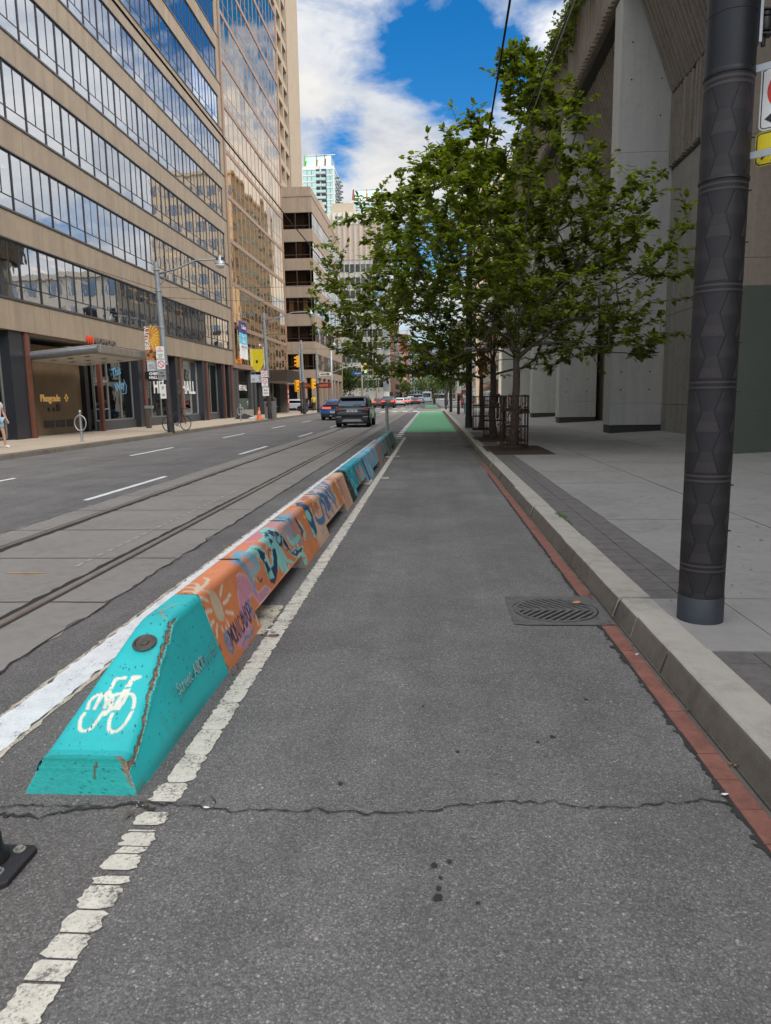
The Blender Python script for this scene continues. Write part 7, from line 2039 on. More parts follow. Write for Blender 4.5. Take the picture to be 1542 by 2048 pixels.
small_sign((1.75, 64, 3.0), .62, 1.0, M['white'], 'white sign with a black diamond panel over the right kerb', [('O', .6, .5, M['black']), ('//', .2, .2, M['black'])], None, M['black'])
small_sign((2.40, 64, 2.9), .70, 1.05, M['white'], 'white sign with faint bicycle lettering, right one over the kerb', [('BIKES', .62, .18, M['galv']), ('BUSES', .3, .18, M['galv'])])
small_sign((2.75, 64.5, 4.0), .5, .36, M['yellow'], 'small yellow warning sign above the white signs on the right', [])
mb = MB(); t = thing('guy_rail', (1.55, 24.6, 3.05), 'thin pale horizontal conduit arm reaching out left through the second tree', 'bracket')
mb.tube([(-.75,0,.10),(-.68,0,.03),(-.55,0,0),(.3,0,.02)], .022, 6); mb.build('conduit', M['white'], t)

# overhead wires
def wire(pts, r, label, mt_=None):
    mb = MB(); mb.tube(pts, r, 5); tag(mb.build('overhead_wire', mt_ or M['black_metal']), label, 'wire')
def sag(a, b, s, n=14): return [(a[0]+(b[0]-a[0])*i/n, a[1]+(b[1]-a[1])*i/n, a[2]+(b[2]-a[2])*i/n-4*s*(i/n)*(1-i/n)) for i in range(n+1)]
wire([(-3.69, -8, 6.12), (-3.69, 200, 6.12)], .016, 'long black tram contact wire running down the middle of the street above the tracks')
wire(sag((1.05, -6, 8.9), (1.55, 31.8, 7.2), .25), .022, 'thick dark feeder cable crossing the sky to the black pole')
wire(sag((2.75, 4.3, 8.3), (1.62, 31.8, 8.3), .45), .016, 'upper of two black cables dropping to the pole behind the trees')
wire(sag((2.55, 4.3, 8.25), (1.6, 31.8, 6.9), .35), .011, 'lower of two black cables dropping to the pole behind the trees', M['galv'])
wire(sag((-11.62, 31.2, 6.3), (1.0, 31.8, 6.6), .22), .008, 'thin span wire from the leaning pole across the street')
wire(sag((-11.62, 31.2, 6.2), (-15.3, 14, 7.4), .15), .010, 'thin wire from the leaning pole to the limestone facade')
wire(sag((-11.62, 31.2, 5.9), (-3.69, 36, 6.15), .1), .008, 'thin pull-off wire from the leaning pole to the tram wire')
wire(sag((-11.62, 31.2, 5.6), (-11.6, 51, 5.6), .35), .010, 'slack cable between the two lamp poles on the left')
wire(sag((-11.6, 51, 6.0), (1.4, 51, 6.3), .25), .010, 'span wire from the second lamp pole across the street')
wire(sag((-11.6, 51, 5.5), (-11.7, 66, 5.7), .25), .010, 'slack cable from the second lamp pole to the bare pole')
wire(sag((-11.7, 66, 6.0), (1.6, 66, 6.4), .25), .012, 'span wire from the bare pole across the street')
wire(sag((-11.45, 73, 5.9), (-11.5, 84, 6.6), .3), .012, 'slack cable near the crossing to the pale signal pole')
# ------------------------------------------------------------------ small street things on the left pavement
def ring_post(x, y, label):
    t = thing('bike_stand', (x, y, .13), label, 'bike stand', 'post and ring bike stands')
    mb = MB(); mb.lathe([(.045,0),(.042,.02),(.040,1.0),(.045,1.02),(.044,1.06),(.02,1.10)], n=14); mb.build('post', M['galv'], t, smooth=True, auto=40)
    mb = MB(); n = 28
    mb.tube([(.20*cos(2*pi*k/n), -.03, .66+.26*sin(2*pi*k/n)) for k in range(n+1)], .024, 8, cap=False); mb.build('ring', M['galv'], t, smooth=True)
ring_post(-11.98, 24.1, 'grey post with a ring in front of the recessed entrance, nearest of the bike stands')
ring_post(-12.4, 46.6, 'dark post with a ring before the shop window past the leaning pole')
ring_post(-13.25, 20.9, 'grey post at the left picture edge beside the walking person')
t = thing('wayfinding_post', (-14.45, 36.3, .13), 'brown metal bollard with a flat top before the shop entrance', 'bollard')
mb = MB(); mb.box(-.11, .11, -.11, .11, 0, 1.0); mb.build('post', mat('brown_steel', (.13,.11,.095), .5, .5, var=.2), t, bevel=.01)
mb = MB(); mb.box(-.13, .28, -.13, .13, 1.0, 1.14); mb.build('cap', M['galv'], t, bevel=.01)
t = thing('traffic_cone', (-11.85, 49.4, .135), 'orange traffic cone with a pale band beside the second lamp pole', 'traffic cone')
mb = MB(); mb.box(-.23,.23,-.23,.23,0,.04); mb.build('base', mat('cone_base', (.55,.10,.02), .6, var=.15), t, bevel=.01)
mb = MB(); mb.lathe([(.175,.04),(.12,.36),(.118,.36),(.075,.62),(.04,.84),(.02,.845)], n=18); mb.build('body', M['orange'], t, smooth=True, auto=40)
mb = MB(); mb.lathe([(.124,.36),(.088,.56),(.086,.565)], n=18); mb.build('band', mat('cone_band', (.78,.50,.38), .5, var=.05), t, smooth=True)
t = thing('litter_bin', (-11.9, 53.2, .135), 'grey and black street litter bin behind the second lamp pole', 'litter bin')
mb = MB(); mb.prism([(-.35,0),(.35,0),(.38,1.25),(-.38,1.25)], 'y', -.45, .45); mb.build('body', mat('bin_grey', (.17,.17,.165), .5, .2, var=.15), t, bevel=.04)
mb = MB(); mb.prism([(-.40,1.25),(.40,1.25),(.34,1.5),(-.30,1.5)], 'y', -.47, .47); mb.build('hood', M['black'], t, bevel=.04)
mb = MB(); mb.box(-.2,.2,-.475,-.455,.9,1.1); mb.build('flap', M['black'], t)
def bag(x, y, r, label, col):
    rg = np.random.default_rng(int(r*1000)); mb = MB(); vs = []; n = 12; m_ = 6
    for i in range(m_+1):
        ph = pi/2*i/m_
        for k in range(n): a = 2*pi*k/n; q = r*cos(ph)*(1+.25*rg.normal()*.6) if i < m_ else .02; vs.append((q*cos(a)*1.5, q*sin(a), r*.75*sin(ph)*(1+.1*rg.normal())))
    fs = [(i*n+k, i*n+(k+1)%n, (i+1)*n+(k+1)%n, (i+1)*n+k) for i in range(m_) for k in range(n)]
    mb.add(vs, fs); o = mb.build('cloth_bundle', col, None, smooth=True); o.location = (x, y, .135); tag(o, label, 'bundle')
bag(-13.55, 52.1, .42, 'dark heap of bags on the pavement against the charcoal pier', mat('dark_cloth', (.035,.033,.035), .9, var=.5))
bag(-12.75, 50.9, .20, 'small pale bundle in front of the dark heap of bags', mat('pale_cloth', (.45,.45,.44), .9, var=.3))
t = thing('potted_plant', (-14.9, 67.2, .13), 'small green plant in the dark doorway under the ribbed canopy', 'plant')
rg = np.random.default_rng(6); pts = rg.normal(size=(160, 3))*np.array([.2,.2,.35])+np.array([0,0,.9]); leaves_mesh('foliage', pts, rg.normal(size=(160,3)), .2, t, M['leaf'], rg)
mb = MB(); mb.lathe([(.2,0),(.26,.5),(.24,.52),(.22,.45)], n=12); mb.build('pot', M['dark_pole'], t)

def bicycle(x, y, rz, label):
    t = thing('bicycle', (x, y, .135), label, 'bicycle', rz=rz)
    bm_ = M['black_metal']
    def wheel(cx):
        mb = MB(); n = 28; mb.tube([(cx+.325*cos(2*pi*k/n), 0, .34+.325*sin(2*pi*k/n)) for k in range(n+1)], .020, 6, cap=False); w_ = mb.build('wheel', M['black'], t, smooth=True)
        mb = MB()
        for k in range(14): a = 2*pi*k/14; mb.tube([(cx,.02*(-1)**k,.34),(cx+.31*cos(a),0,.34+.31*sin(a))], .003, 3)
        mb.tube([(cx,-.05,.34),(cx,.05,.34)], .02, 8); mb.build('spokes', M['galv'], w_)
    wheel(-.52); wheel(.52)
    mb = MB(); A, B_, C_, D_, E_ = (-.52,0,.34), (-.05,0,.30), (-.18,0,.82), (.36,0,.85), (.52,0,.34)
    for p, q in ((A,B_),(A,C_),(B_,C_),(C_,D_),(B_,D_),(D_,E_)): mb.tube([p,q], .017, 6)
    mb.build('frame', bm_, t, smooth=True)
    mb = MB(); mb.tube([C_,(-.22,0,.95)], .014, 6); mb.prism([(-.36,-.07),(-.30,.07),(-.10,.02),(-.10,-.02)], 'z', .94, .99); mb.build('saddle', M['black'], t, bevel=.01)
    mb = MB(); mb.tube([D_,(.34,0,1.0)], .014, 6); mb.tube([(.40,-.28,1.0),(.34,-.1,1.01),(.34,.1,1.01),(.40,.28,1.0)], .013, 6); mb.build('handlebar', bm_, t, smooth=True)
    mb = MB(); mb.lathe([(.09,-.01),(.09,.01)], (-.05,-.06,.30), 16, 'y'); mb.tube([(-.05,-.08,.30),(.06,-.10,.18)], .01, 5); mb.box(.02,.10,-.16,-.08,.17,.19); mb.build('crank', M['galv'], t)
    mb = MB(); mb.box(-.70,-.30,-.06,.06,.72,.76); mb.box(-.66,-.36,-.12,.10,.76,.95); mb.build('rack_bag', M['black'], t, bevel=.02)
bicycle(-11.62, 32.5, radians(62), 'black bicycle locked to the leaning lamp pole')
bicycle(-13.85, 20.75, radians(80), 'black bicycle at the left picture edge by the walking person')

# ------------------------------------------------------------------ people
M['skin'] = mat('skin', (.42,.24,.16), .55, var=.08); M['hair'] = mat('dark_hair', (.02,.014,.010), .6, var=.3)
M['denim'] = mat('pale_denim', (.20,.36,.46), .85, var=.12, scale=12); M['jeans'] = mat('blue_jeans', (.035,.06,.13), .85, var=.15, scale=12)
def skin_mesh(name, V, E, rad, mt, parent, root=0, sub=1):
    me = bpy.data.meshes.new(name); me.from_pydata(V, E, []); o = bpy.data.objects.new(name, me); COL.objects.link(o)
    md = o.modifiers.new('Skin', 'SKIN'); md.use_smooth_shade = True
    for i, r in enumerate(rad):
        s = me.skin_vertices[0].data[i]; s.radius = (r, r) if not isinstance(r, tuple) else r; s.use_root = (i == root)
    sb = o.modifiers.new('Sub', 'SUBSURF'); sb.levels = sb.render_levels = sub
    dg = bpy.context.evaluated_depsgraph_get(); nm = bpy.data.meshes.new_from_object(o.evaluated_get(dg))
    bpy.data.objects.remove(o); nm.materials.clear(); nm.materials.append(mt)
    nm.polygons.foreach_set('use_smooth', [True]*len(nm.polygons))
    return link(name, nm, parent)
def person(loc, rz, label, top, bottom, h=1.68, hair='short', stride=.28, arms=(.25,-.25), shorts=False, bend=.15, hold=None, cap=None, shoe=None, sleeve=.5, group=None):
    """walking figure facing +Y in its own frame; one skinned body, clothes as children"""
    t = thing('person', loc, label, 'person', group, rz)
    k = h/1.72
    def S(p): return tuple(c*k for c in p)
    def leg(s, f):
        hip = (s*.09, 0, .90); knee = (s*.10, f*.5+.03, .49); ank = (s*.095, f-.02*(f < 0), .09 if f >= 0 else .13); toe = (s*.11, f+.15, .035 if f >= 0 else .05)
        return hip, knee, ank, toe
    def arm(s, f):
        sh = (s*.185, 0, 1.40); el = (s*.25, f*.35-.03, 1.12); wr = (s*.24, f*.9+.06, .90); return sh, el, wr
    V = []; E = []; Rd = []
    def add(p, r, par=None):
        V.append(S(p)); Rd.append(tuple(c*k for c in r) if isinstance(r, tuple) else r*k); i = len(V)-1
        if par is not None: E.append((par, i))
        return i
    pel = add((0,0,.96), (.135,.10)); wai = add((0,.005,1.10), (.118,.09), pel); che = add((0,.01,1.28), (.135,.10), wai); neb = add((0,.0,1.43), (.085,.07), che); nk = add((0,.012,1.50), .052, neb)
    hd1 = add((0,.022,1.57), (.066,.075), nk); hd2 = add((0,.02,1.65), (.076,.090), hd1); add((0,.012,1.715), (.052,.06), hd2)
    legs = [leg(-1, stride), leg(1, -stride)]; arms_ = [arm(-1, arms[0]), arm(1, arms[1])]
    for L in legs:
        a = add(L[0], .088, pel); b = add(L[1], .056, a); b2 = add(tuple((x+y)/2 for x, y in zip(L[1], L[2])), .052, b); c = add(L[2], .036, b2); add(L[3], .032, c)
    for s, A in zip((-1, 1), arms_):
        a = add(A[0], .055, neb); b = add(A[1], .040, a); c = add(A[2], .026, b)
        d = Vector(A[2])-Vector(A[1]); d.normalize(); px = Vector((s*-.0, 1, 0)); sd = d.cross(Vector((1,0,0))).normalized()
        pm = Vector(A[2])+d*.06; pi2 = add(tuple(pm), (.030,.018), c)
        for q, L_ in ((-.026,.062),(-.009,.075),(.009,.070),(.026,.055)):
            f1 = pm+d*.035+sd*q; f2 = f1+d*L_*.5+Vector((-s*.006,0,0)); f3 = f2+d*L_*.45+Vector((-s*.016,0,0))
            i1 = add(tuple(f1), .0105, pi2); i2 = add(tuple(f2), .0095, i1); add(tuple(f3), .008, i2)
        th = Vector(A[2])+d*.03+sd*.035; i1 = add(tuple(th), .0125, c); add(tuple(th+d*.045+sd*.012), .010, i1)
    body = skin_mesh('body', V, E, Rd, M['skin'], t)
    # face and ears
    mb = MB(); mb.add([S((-.012,.105,1.605)), S((.012,.105,1.605)), S((0,.128,1.598)), S((0,.104,1.645))], [(0,1,2),(1,3,2),(3,0,2)]); mb.build('nose', M['skin'], body)
    mb = MB()
    for s in (-1, 1): mb.lathe([(.011*k,-.004),(.011*k,.004)], S((s*.030,.103,1.645)), 8, 'y')
    mb.lathe([(.017*k,-.003),(.014*k,.003)], S((0,.098,1.570)), 8, 'y'); mb.build('eyes_and_mouth', M['hair'], body)
    mb = MB()
    for s in (-1, 1): mb.lathe([(.026*k,-.006),(.022*k,.010)], S((s*.083,.005,1.615)), 8, 'x')
    mb.build('ear', M['skin'], body)
    # clothes
    V, E, Rd = [], [], []
    a = add((0,0,.90 if not shorts else .88), (.160,.125)); b = add((0,.005,1.08), (.150,.118), a); c = add((0,.01,1.27), (.158,.122), b); d = add((0,.0,1.415), (.105,.088), c)
    for A in arms_:
        u = tuple(x+(y-x)*.55 for x, y in zip(A[0], A[1])) if sleeve < 1 else A[1]
        i = add(A[0], .072, d); j = add(u, .062, i)
        if sleeve >= 1: add(tuple(x+(y-x)*.85 for x, y in zip(A[1], A[2])), .046, j)
    skin_mesh('shirt', V, E, Rd, top, t)
    V, E, Rd = [], [], []
    p = add((0,0,.97), (.158,.122))
    for L in legs:
        i = add(L[0], .108, p)
        if shorts: add(tuple(x+(y-x)*.75 for x, y in zip(L[0], L[1])), .095, i)
        else: j = add(L[1], .078, i); j2 = add(tuple((x+y)/2 for x, y in zip(L[1], L[2])), .078, j); add(tuple(x+(y-x)*.9 for x, y in zip(L[1], L[2])), .075, j2)
    skin_mesh('shorts' if shorts else 'trousers', V, E, Rd, bottom, t)
    for L in legs:
        V, E, Rd = [], [], []
        i = add((L[2][0], L[2][1]-.03, L[2][2]-.035), (.045,.04)); j = add(tuple((x+y)/2 for x, y in zip(L[2], L[3])), (.046,.036), i); add(L[3], (.042,.03), j); skin_mesh('shoe', V, E, Rd, shoe or M['white'], t)
    V, E, Rd = [], [], []
    a = add((0,-.012,1.70), (.078,.088)); b = add((0,-.045,1.64), (.082,.065), a)
    if hair == 'long': c = add((0,-.075,1.50), (.075,.045), b); add((0,-.085,1.32), (.055,.03), c)
    skin_mesh('hair', V, E, Rd, M['hair'] if hair != 'fair' else mat('fair_hair', (.35,.22,.10), .6), t)
    if cap: 
        mb = MB(); mb.lathe([(.10*k,1.68*k),(.097*k,1.73*k),(.06*k,1.775*k),(.01*k,1.78*k)], (0,.005,0), 14); mb.box(-.07*k,.07*k,.08*k,.19*k,1.675*k,1.69*k); mb.build('cap', cap, t, smooth=True, auto=40)
    if hold:
        hold(t, k, arms_)
    return t
cl = lambda n, c: mat(n, c, .85, var=.12, scale=10)
def hold_bag(t, k, A):
    pass
person((-13.27, 21.4, .135), radians(-105), 'person in a white t-shirt and pale blue shorts walking at the left picture edge', cl('white_tee', (.62,.61,.66)), cl('pale_shorts', (.26,.36,.45)), 1.66, 'short', .16, (.10,-.05), True, shoe=M['white'])
person((-11.75, 67.9, .135), radians(175), 'person with fair hair, a black top and blue jeans on the far left pavement', cl('black_top', (.02,.02,.022)), M['jeans'], 1.70, 'fair', .12, (.05,-.1))
person((-10.95, 69.6, .135) if False else (-12.35, 76.0, .135), radians(10), 'person in a yellow t-shirt behind the blue car', cl('yellow_tee', (.72,.52,.02)), cl('black_trousers', (.02,.02,.02)), 1.75, 'short', .1, (.05,-.1))
person((2.62, 56.5, .14), radians(150), 'woman with long dark hair, a white top and pale jeans on the right pavement', cl('white_top', (.58,.57,.60)), M['denim'], 1.66, 'long', .06, (.30,.05), shoe=M['black'])
o = [q for q in bpy.data.objects if q.type == 'EMPTY'][-1]
t = thing('handbag', (2.38, 56.35, 1.0), 'red and black bag carried at the waist of the woman in pale jeans', 'bag')
mb = MB(); mb.box(-.12,.12,-.07,.07,-.1,.14); mb.build('body', M['red'], t, bevel=.03)
mb = MB(); mb.box(-.13,.13,-.08,.08,-.12,-.03); mb.build('bottom', M['black'], t, bevel=.02)
mb = MB(); mb.tube([(.1,0,.12),(.16,.02,.4),(.20,.05,.46)], .012, 5); mb.build('strap', M['black'], t)
person((3.9, 72, .14), radians(5), 'man in a grey t-shirt and grey shorts walking away on the right pavement', cl('grey_tee', (.25,.26,.33)), cl('grey_shorts', (.22,.20,.22)), 1.80, 'short', .26, (.3,-.3), True, shoe=M['black'])
person((3.35, 77, .14), radians(5), 'person in dark clothes ahead of the man in the grey t-shirt', cl('navy_top', (.03,.03,.05)), cl('dark_trousers', (.02,.02,.025)), 1.72, 'short', .2, (.2,-.2), shoe=M['black'])
person((3.55, 40.5, .14), radians(170), 'person in a black hoodie and red cap behind the tree cages', cl('black_hoodie', (.015,.015,.017)), cl('black_jeans', (.02,.02,.022)), 1.74, 'short', .14, (.4,.35), cap=M['red'], sleeve=1)
person((2.1, 108, .14), radians(0), 'distant person in a dark jacket at the right corner beyond the crossing', cl('dark_jacket', (.03,.035,.045)), cl('dark_pants', (.03,.03,.035)), 1.75, 'short', .2)
person((3.0, 112, .14), radians(10), 'distant person in a light blue shirt at the right corner beyond the crossing', cl('blue_shirt', (.25,.36,.5)), cl('grey_pants', (.1,.1,.11)), 1.72, 'short', .2)
# cyclist far down the lane
bicycle(.5, 128, radians(90), 'distant bicycle in the bike lane beyond the crossing')
bpy.data.objects[[q.name for q in bpy.data.objects if q.name.startswith('bicycle')][-1]].location.z = .005
person((.5, 127.9, .12), 0, 'distant cyclist in dark clothes riding in the bike lane', cl('cyclist_top', (.02,.022,.03)), cl('cyclist_tights', (.02,.02,.02)), 1.75, 'short', .12, (.5,.5), shoe=M['black'])

# ------------------------------------------------------------------ cars
M['tyre'] = mat('tyre_rubber', (.018,.018,.019), .8, var=.25, scale=15); M['rim'] = mat('alloy_rim', (.40,.41,.42), .35, .8, var=.1)
M['car_glass'] = mirror('car_window', (.055,.068,.082), .03, .02); M['plate'] = mat('number_plate', (.62,.64,.68), .5, var=.05)
M['tail'] = mat('tail_lamp_dark', (.16,.008,.012), .15, var=.1, coat=1.); M['tail_on'] = emis('tail_lamp_lit', (1, .06, .02), 2.6)
def paint(name, c): return mat(name, c, .30, .1, var=.04, coat=.6, spec=.4)
def car(loc, rz, label, col, W=1.80, L=4.35, H=1.60, belt=.98, roof_back=.35, hood=1.15, kind='suv', lit=False, parts='full', group='cars on the street'):
    """rear bumper at y=0 facing -Y, nose at y=L"""
    t = thing('parked_car' if kind == 'parked' else 'car', loc, label, 'car', group, rz)
    hw = W/2; g = .20
    # side outline of the body shell and of the glasshouse, lofted over the width
    if kind == 'coupe': low = [(.02,.42),(.0,.72),(.05,.96),(.55,1.00),(1.5,.97),(L*.52,.95),(L-1.35,.92),(L-.35,.78),(L,.62),(L-.03,.35)]; top = [(.62,.99),(1.55,H-.06),(2.0,H),(2.7,H-.02),(3.35,.94)]
    else: low = [(.06,.40),(.0,.62),(.06,belt-.05),(.12,belt+.04),(1.5,belt+.01),(L*.62,belt-.02),(L-hood,belt-.03),(L-.3,belt-.18),(L,belt-.38),(L-.03,.35)]; top = [(.13,belt+.02),(.30,H-.24),(.52,H-.05),(1.0,H),(2.2,H-.02),(L-hood-.75,H-.14),(L-hood+.05,belt-.04)]
    def loft(prof, secs):
        n = len(prof); vs = []; fs = []
        for x, sy, sz, z0 in secs:
            for y, z in prof:
                cy = L*.5; vs.append((x, cy+(y-cy)*sy, z0+(z-z0)*sz))
        m_ = len(secs)
        for i in range(m_-1):
            for j in range(n): fs.append((i*n+j, i*n+(j+1)%n, (i+1)*n+(j+1)%n, (i+1)*n+j))
        fs += [tuple(range(n)), tuple(range((m_-1)*n, m_*n))[::-1]]
        return MB().add(vs, fs)
    b = loft(low, [(-hw,.955,.94,.62),(-hw*.93,.985,.985,.6),(-hw*.5,1,1,.6),(hw*.5,1,1,.6),(hw*.93,.985,.985,.6),(hw,.955,.94,.62)])
    body = b.build('body', col, t, smooth=True, bevel=.035); body.data.set_sharp_from_angle(angle=radians(28))
    tm = belt if kind != 'coupe' else .95
    c = loft(top, [(-hw*.80,.90,.90,tm),(-hw*.74,.955,.97,tm),(-hw*.4,1,1,tm),(hw*.4,1,1,tm),(hw*.74,.955,.97,tm),(hw*.80,.90,.90,tm)])
    # slant the sides of the glasshouse: widen towards the belt
    c.v = [(x*(1+.16*max(0, (H-z)/(H-tm))), y, z) for x, y, z in c.v]
    c.build('cabin', col, t, smooth=True, bevel=.03)
    dk = M['black']
    # windows
    def ygl(z):
        if kind == 'coupe': return np.interp(z, [.99, H-.06], [.62, 1.55])
        return np.interp(z, [belt+.02, H-.24, H-.05], [.13, .30, .52])
    za, zb = tm+.09, H-.15
    if kind != 'coupe': zb = H-.22
    mb = MB(); wa, wb = hw*.76, hw*.68
    mb.add([(-wa,ygl(za)-.022,za),(wa,ygl(za)-.022,za),(wb,ygl(zb)-.022,zb),(-wb,ygl(zb)-.022,zb)], [(0,1,2,3)]); rw = mb.build('rear_window', M['car_glass'], t)
    for s in (-1, 1):
        mb = MB()
        if kind == 'coupe': P = [(1.15,1.03),(3.05,1.03),(2.65,H-.12),(1.75,H-.12)]
        else: P = [(.62,belt+.07),(L-hood-.12,belt+.07),(L-hood-.78,H-.2),(.78,H-.2)]
        xx = lambda z: s*(hw*.80*(1+.16*max(0,(H-z)/(H-tm)))+.012)
        mb.add([(xx(z), y, z) for y, z in P], [(0,1,2,3)]); mb.build('side_window', M['car_glass'], t)
    if parts == 'full':
        mb = MB(); mb.box(-hw*.9, hw*.9, -.03, .3, .30, .50); mb.box(-hw*.93, hw*.93, .0, .4, .22, .32); mb.build('bumper', dk, t, bevel=.03)
        mb = MB(); mb.box(-.27, .27, -.045, -.02, .78, .91) if kind != 'coupe' else mb.box(-.25,.25,-.045,-.02,.50,.62); mb.build('number_plate', M['plate'], t)
        text('lettering', 'CKRT 482', .085, M['black'], t, (0,-.047,.845 if kind != 'coupe' else .56), (pi/2,0,0), .0005, .002)
    for s in (-1, 1):
        mb = MB()
        if kind == 'coupe': mb.box(s*hw*.52-.30, s*hw*.52+.30, -.035, .03, .80, .90)
        else: mb.prism([(s*hw*.45,belt-.10),(s*hw*.93,belt-.16),(s*hw*.97,belt+.0),(s*hw*.94,belt+.03),(s*hw*.45,belt-.02)], 'y', -.012, .10)
        mb.build('tail_light', M['tail_on'] if (lit or kind == 'coupe') else M['tail'], t)
    # wheels
    for s in (-1, 1):
        for y in (.82, L-.85):
            r = .345 if kind != 'coupe' else .36
            wmb = MB(); wmb.lathe([(r*.66,-.11),(r*.9,-.12),(r,-.08),(r,.08),(r*.9,.12),(r*.66,.11)], (s*(hw-.11),y,r), 22, 'x'); w_ = wmb.build('wheel', M['tyre'], t, smooth=True, auto=40)
            if parts == 'full':
                mb = MB(); mb.lathe([(r*.64,-.115),(r*.60,-.09),(r*.2,-.10),(.03,-.115)] if s < 0 else [(r*.64,.115),(r*.60,.09),(r*.2,.10),(.03,.115)], (s*(hw-.11),y,r), 20, 'x'); mb.build('rim', M['rim'], w_)
            ar = MB(); n = 16
            Pn = [(y+(r+.055)*cos(a), r+(r+.055)*sin(a)) for a in np.linspace(-.2, pi+.2, n)]; Pi = [(y+(r+.005)*cos(a), r+(r+.005)*sin(a)) for a in np.linspace(pi+.2, -.2, n)]
            ar.prism(Pn+Pi, 'x', s*(hw-.10), s*(hw+.012)); ar.build('wheel_arch', dk if kind == 'suv' else col, t)
    mb = MB(); mb.box(-hw*.78, hw*.78, .35, L-.35, .17, .34); mb.build('underbody', M['tyre'], t)  # dark underside box, added to deepen the shadow beneath the car
    if kind == 'suv' and parts == 'full':
        mb = MB()
        for s in (-1, 1): mb.tube([(s*hw*.70,.75,H-.03),(s*hw*.70,.95,H+.035),(s*hw*.70,2.6,H+.03),(s*hw*.70,2.85,H-.05)], .020, 6)
        mb.build('roof_rail', M['galv'], t, smooth=True)
        mb = MB(); mb.prism([(.28,H-.19),(.16,H-.10),(.18,H-.06),(.62,H-.015),(.62,H-.06)], 'x', -hw*.66, hw*.66); mb.build('spoiler', dk, t, bevel=.012)
        mb = MB(); mb.prism([(-.55,.30),(.55,.30),(.42,.42),(-.42,.42)], 'y', -.055, -.02); mb.box(-hw*.90,-hw*.62,-.05,-.02,.52,.57); mb.box(hw*.62,hw*.90,-.05,-.02,.52,.57); mb.build('skid_plate', mat('satin_silver', (.30,.31,.32), .4, .7, var=.1) if 'satin_silver' not in bpy.data.materials else bpy.data.materials['satin_silver'], t)
        mb = MB(); mb.box(-hw*.70, hw*.70, -.03, .02, belt-.075, belt-.05); mb.build('chrome_strip', M['galv'], t)
        mb = MB(); mb.tube([(.03,ygl(za)-.04,za+.01),(.20,ygl(za+.1)-.05,za+.07),(.46,ygl(za+.05)-.05,za+.06)], .010, 5); mb.build('rear_wiper', dk, t)
        mb = MB(); mb.tube([(0,.95,H),(0,.85,H+.10)], [.03,.008], 6); mb.build('roof_fin', dk, t)
        for s in (-1, 1): mb = MB(); mb.prism([(L-hood-.35,belt+.04),(L-hood-.12,belt+.04),(L-hood-.12,belt+.2),(L-hood-.30,belt+.2)], 'x', s*hw*1.0, s*(hw+.20)); mb.build('mirror', dk, t, bevel=.03)
    if kind == 'coupe':
        mb = MB(); mb.prism([(.02,.985),(.36,1.03),(.36,1.07),(-.02,1.06)], 'x', -hw*.80, hw*.80); mb.build('spoiler', dk, t, bevel=.01)
        mb = MB(); mb.box(-hw*.86, hw*.86, -.028, .02, .77, .93); mb.build('tail_panel', dk, t)
        mb = MB(); mb.box(-.3, -.1, -.03, .2, .28, .36); mb.box(.1, .3, -.03, .2, .28, .36); mb.parts('exhaust', M['galv'], t)
    return t
car((-4.06, 37.0, .008), 0, 'dark blue-black compact SUV driving away on the tram tracks, nearest car', paint('midnight_paint', (.006,.008,.015)), 1.80, 4.35, 1.60, 1.0)
car((-6.75, 50.0, .006), 0, 'bright blue sports coupe with lit red tail lights, left of the dark SUV', paint('bright_blue_paint', (.01,.13,.42)), 1.93, 5.0, 1.44, kind='coupe', lit=True)
far = [(-6.25, 104, 'dark SUV with bright red brake lights beyond the crossing', (.02,.02,.022), True, 1.72), (-8.1, 112, 'dark red car with lit tail lights left of the braking SUV', (.12,.03,.02), True, 1.5),
       (-5.6, 128, 'white car in the queue behind the braking SUV', (.6,.6,.6), True, 1.5), (-5.4, 142, 'silver car in the middle of the queue of cars', (.35,.35,.37), True, 1.5), (-5.2, 158, 'red-lit pale car far down the queue', (.5,.45,.4), True, 1.55), (-5.1, 176, 'last white van-like car of the far queue', (.62,.62,.6), True, 1.8),
       (-3.35, 150, 'dark grey car ahead in the right lane beyond the crossing', (.06,.065,.075), True, 1.55), (-2.6, 172, 'pale silver car beside the dark grey one', (.42,.45,.47), False, 1.6)]
for x, y, nm, c, lit, h in far: car((x, y, .006), 0, nm, paint('car_paint', c), 1.82, 4.4, h, h*.62, lit=lit, parts='far', group='cars beyond the crossing')
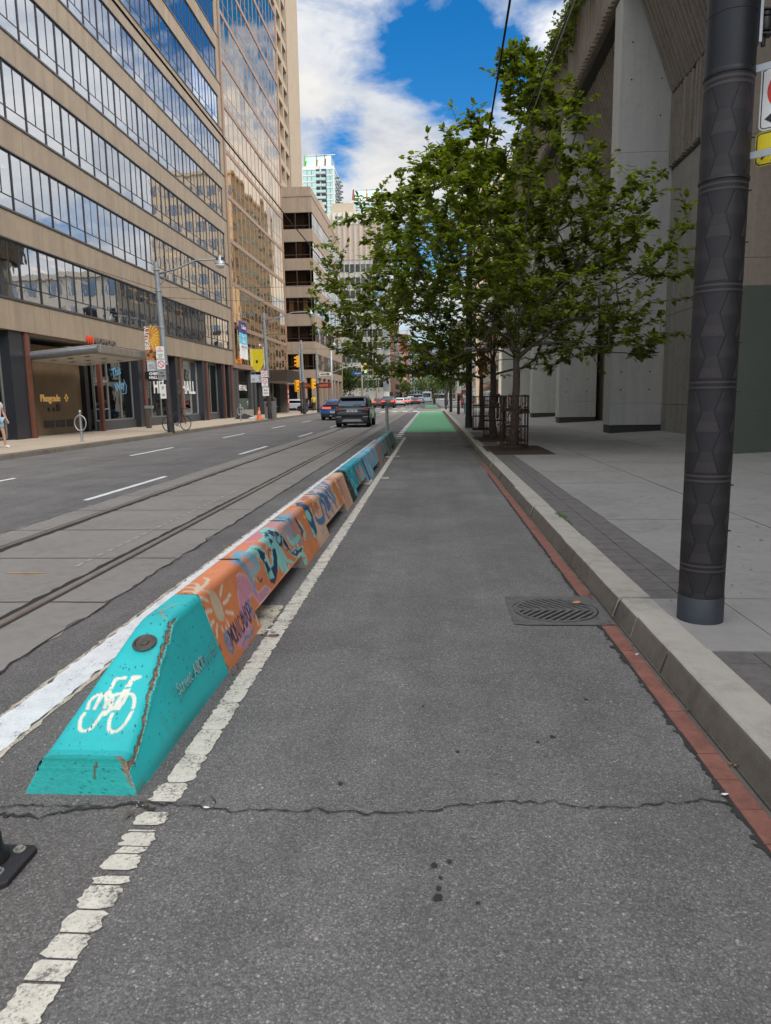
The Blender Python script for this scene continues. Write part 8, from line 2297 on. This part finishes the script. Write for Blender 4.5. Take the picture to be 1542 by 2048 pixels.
def bus():
    t = thing('city_bus', (-1.35, 215, .01), 'pale blue silver bus far down the street at the end of the bike lane', 'bus')
    mb = MB(); mb.box(-1.3, 1.3, 0, 11, .35, 3.1); mb.build('body', paint('bus_silver', (.45,.52,.58)), t, bevel=.15)
    mb = MB(); mb.box(-1.1, 1.1, -.03, .02, 1.5, 2.7); mb.build('rear_window', M['car_glass'], t)
    for s in (-1, 1):
        mb = MB(); mb.box(s*1.28-.03, s*1.28+.03, .4, 10.6, 1.5, 2.6); mb.build('side_window', M['car_glass'], t)
        mb = MB(); mb.box(s*1.05-.12, s*1.05+.12, -.03, .03, .8, 1.1); mb.build('tail_light', M['tail'], t)
        for y in (2.4, 8.4): mb = MB(); mb.lathe([(.30,-.14),(.48,-.15),(.5,.15),(.3,.14)], (s*1.14,y,.5), 18, 'x'); mb.build('wheel', M['tyre'], t, smooth=True, auto=40)
bus()
car((-15.2, 88.6, .02), radians(90), 'white car waiting in the side street by the ribbed canopy', paint('white_car_paint', (.5,.52,.54)), 1.8, 4.4, 1.5, .95, parts='far', kind='parked', group='cars beyond the crossing')
def motor():
    t = thing('scooter', (-2.55, 46.0, .006), 'small red and dark scooter just ahead of the dark SUV on its right', 'scooter')
    for y in (0, 1.25): mb = MB(); mb.lathe([(.15,-.06),(.26,-.06),(.28,0),(.26,.06),(.15,.06)], (0,y,.28), 18, 'x'); mb.build('wheel', M['tyre'], t, smooth=True, auto=40)
    mb = MB(); mb.prism([(-.1,.45),(.1,.75),(.75,.78),(.85,.35),(1.05,.4),(1.15,.95),(1.25,.95),(1.2,.35),(.8,.22),(.2,.3)], 'x', -.16, .16); mb.build('body', M['red'], t, bevel=.04)
    mb = MB(); mb.box(-.14,.14,-.05,.65,.78,.88); mb.build('saddle', M['black'], t, bevel=.03)
    mb = MB(); mb.tube([(-.32,1.08,1.05),(0,1.15,1.02),(.32,1.08,1.05)], .02, 6); mb.build('handlebar', M['black'], t)
    mb = MB(); mb.box(-.1,.1,-.14,-.08,.55,.65); mb.build('tail_light', M['tail_on'], t)
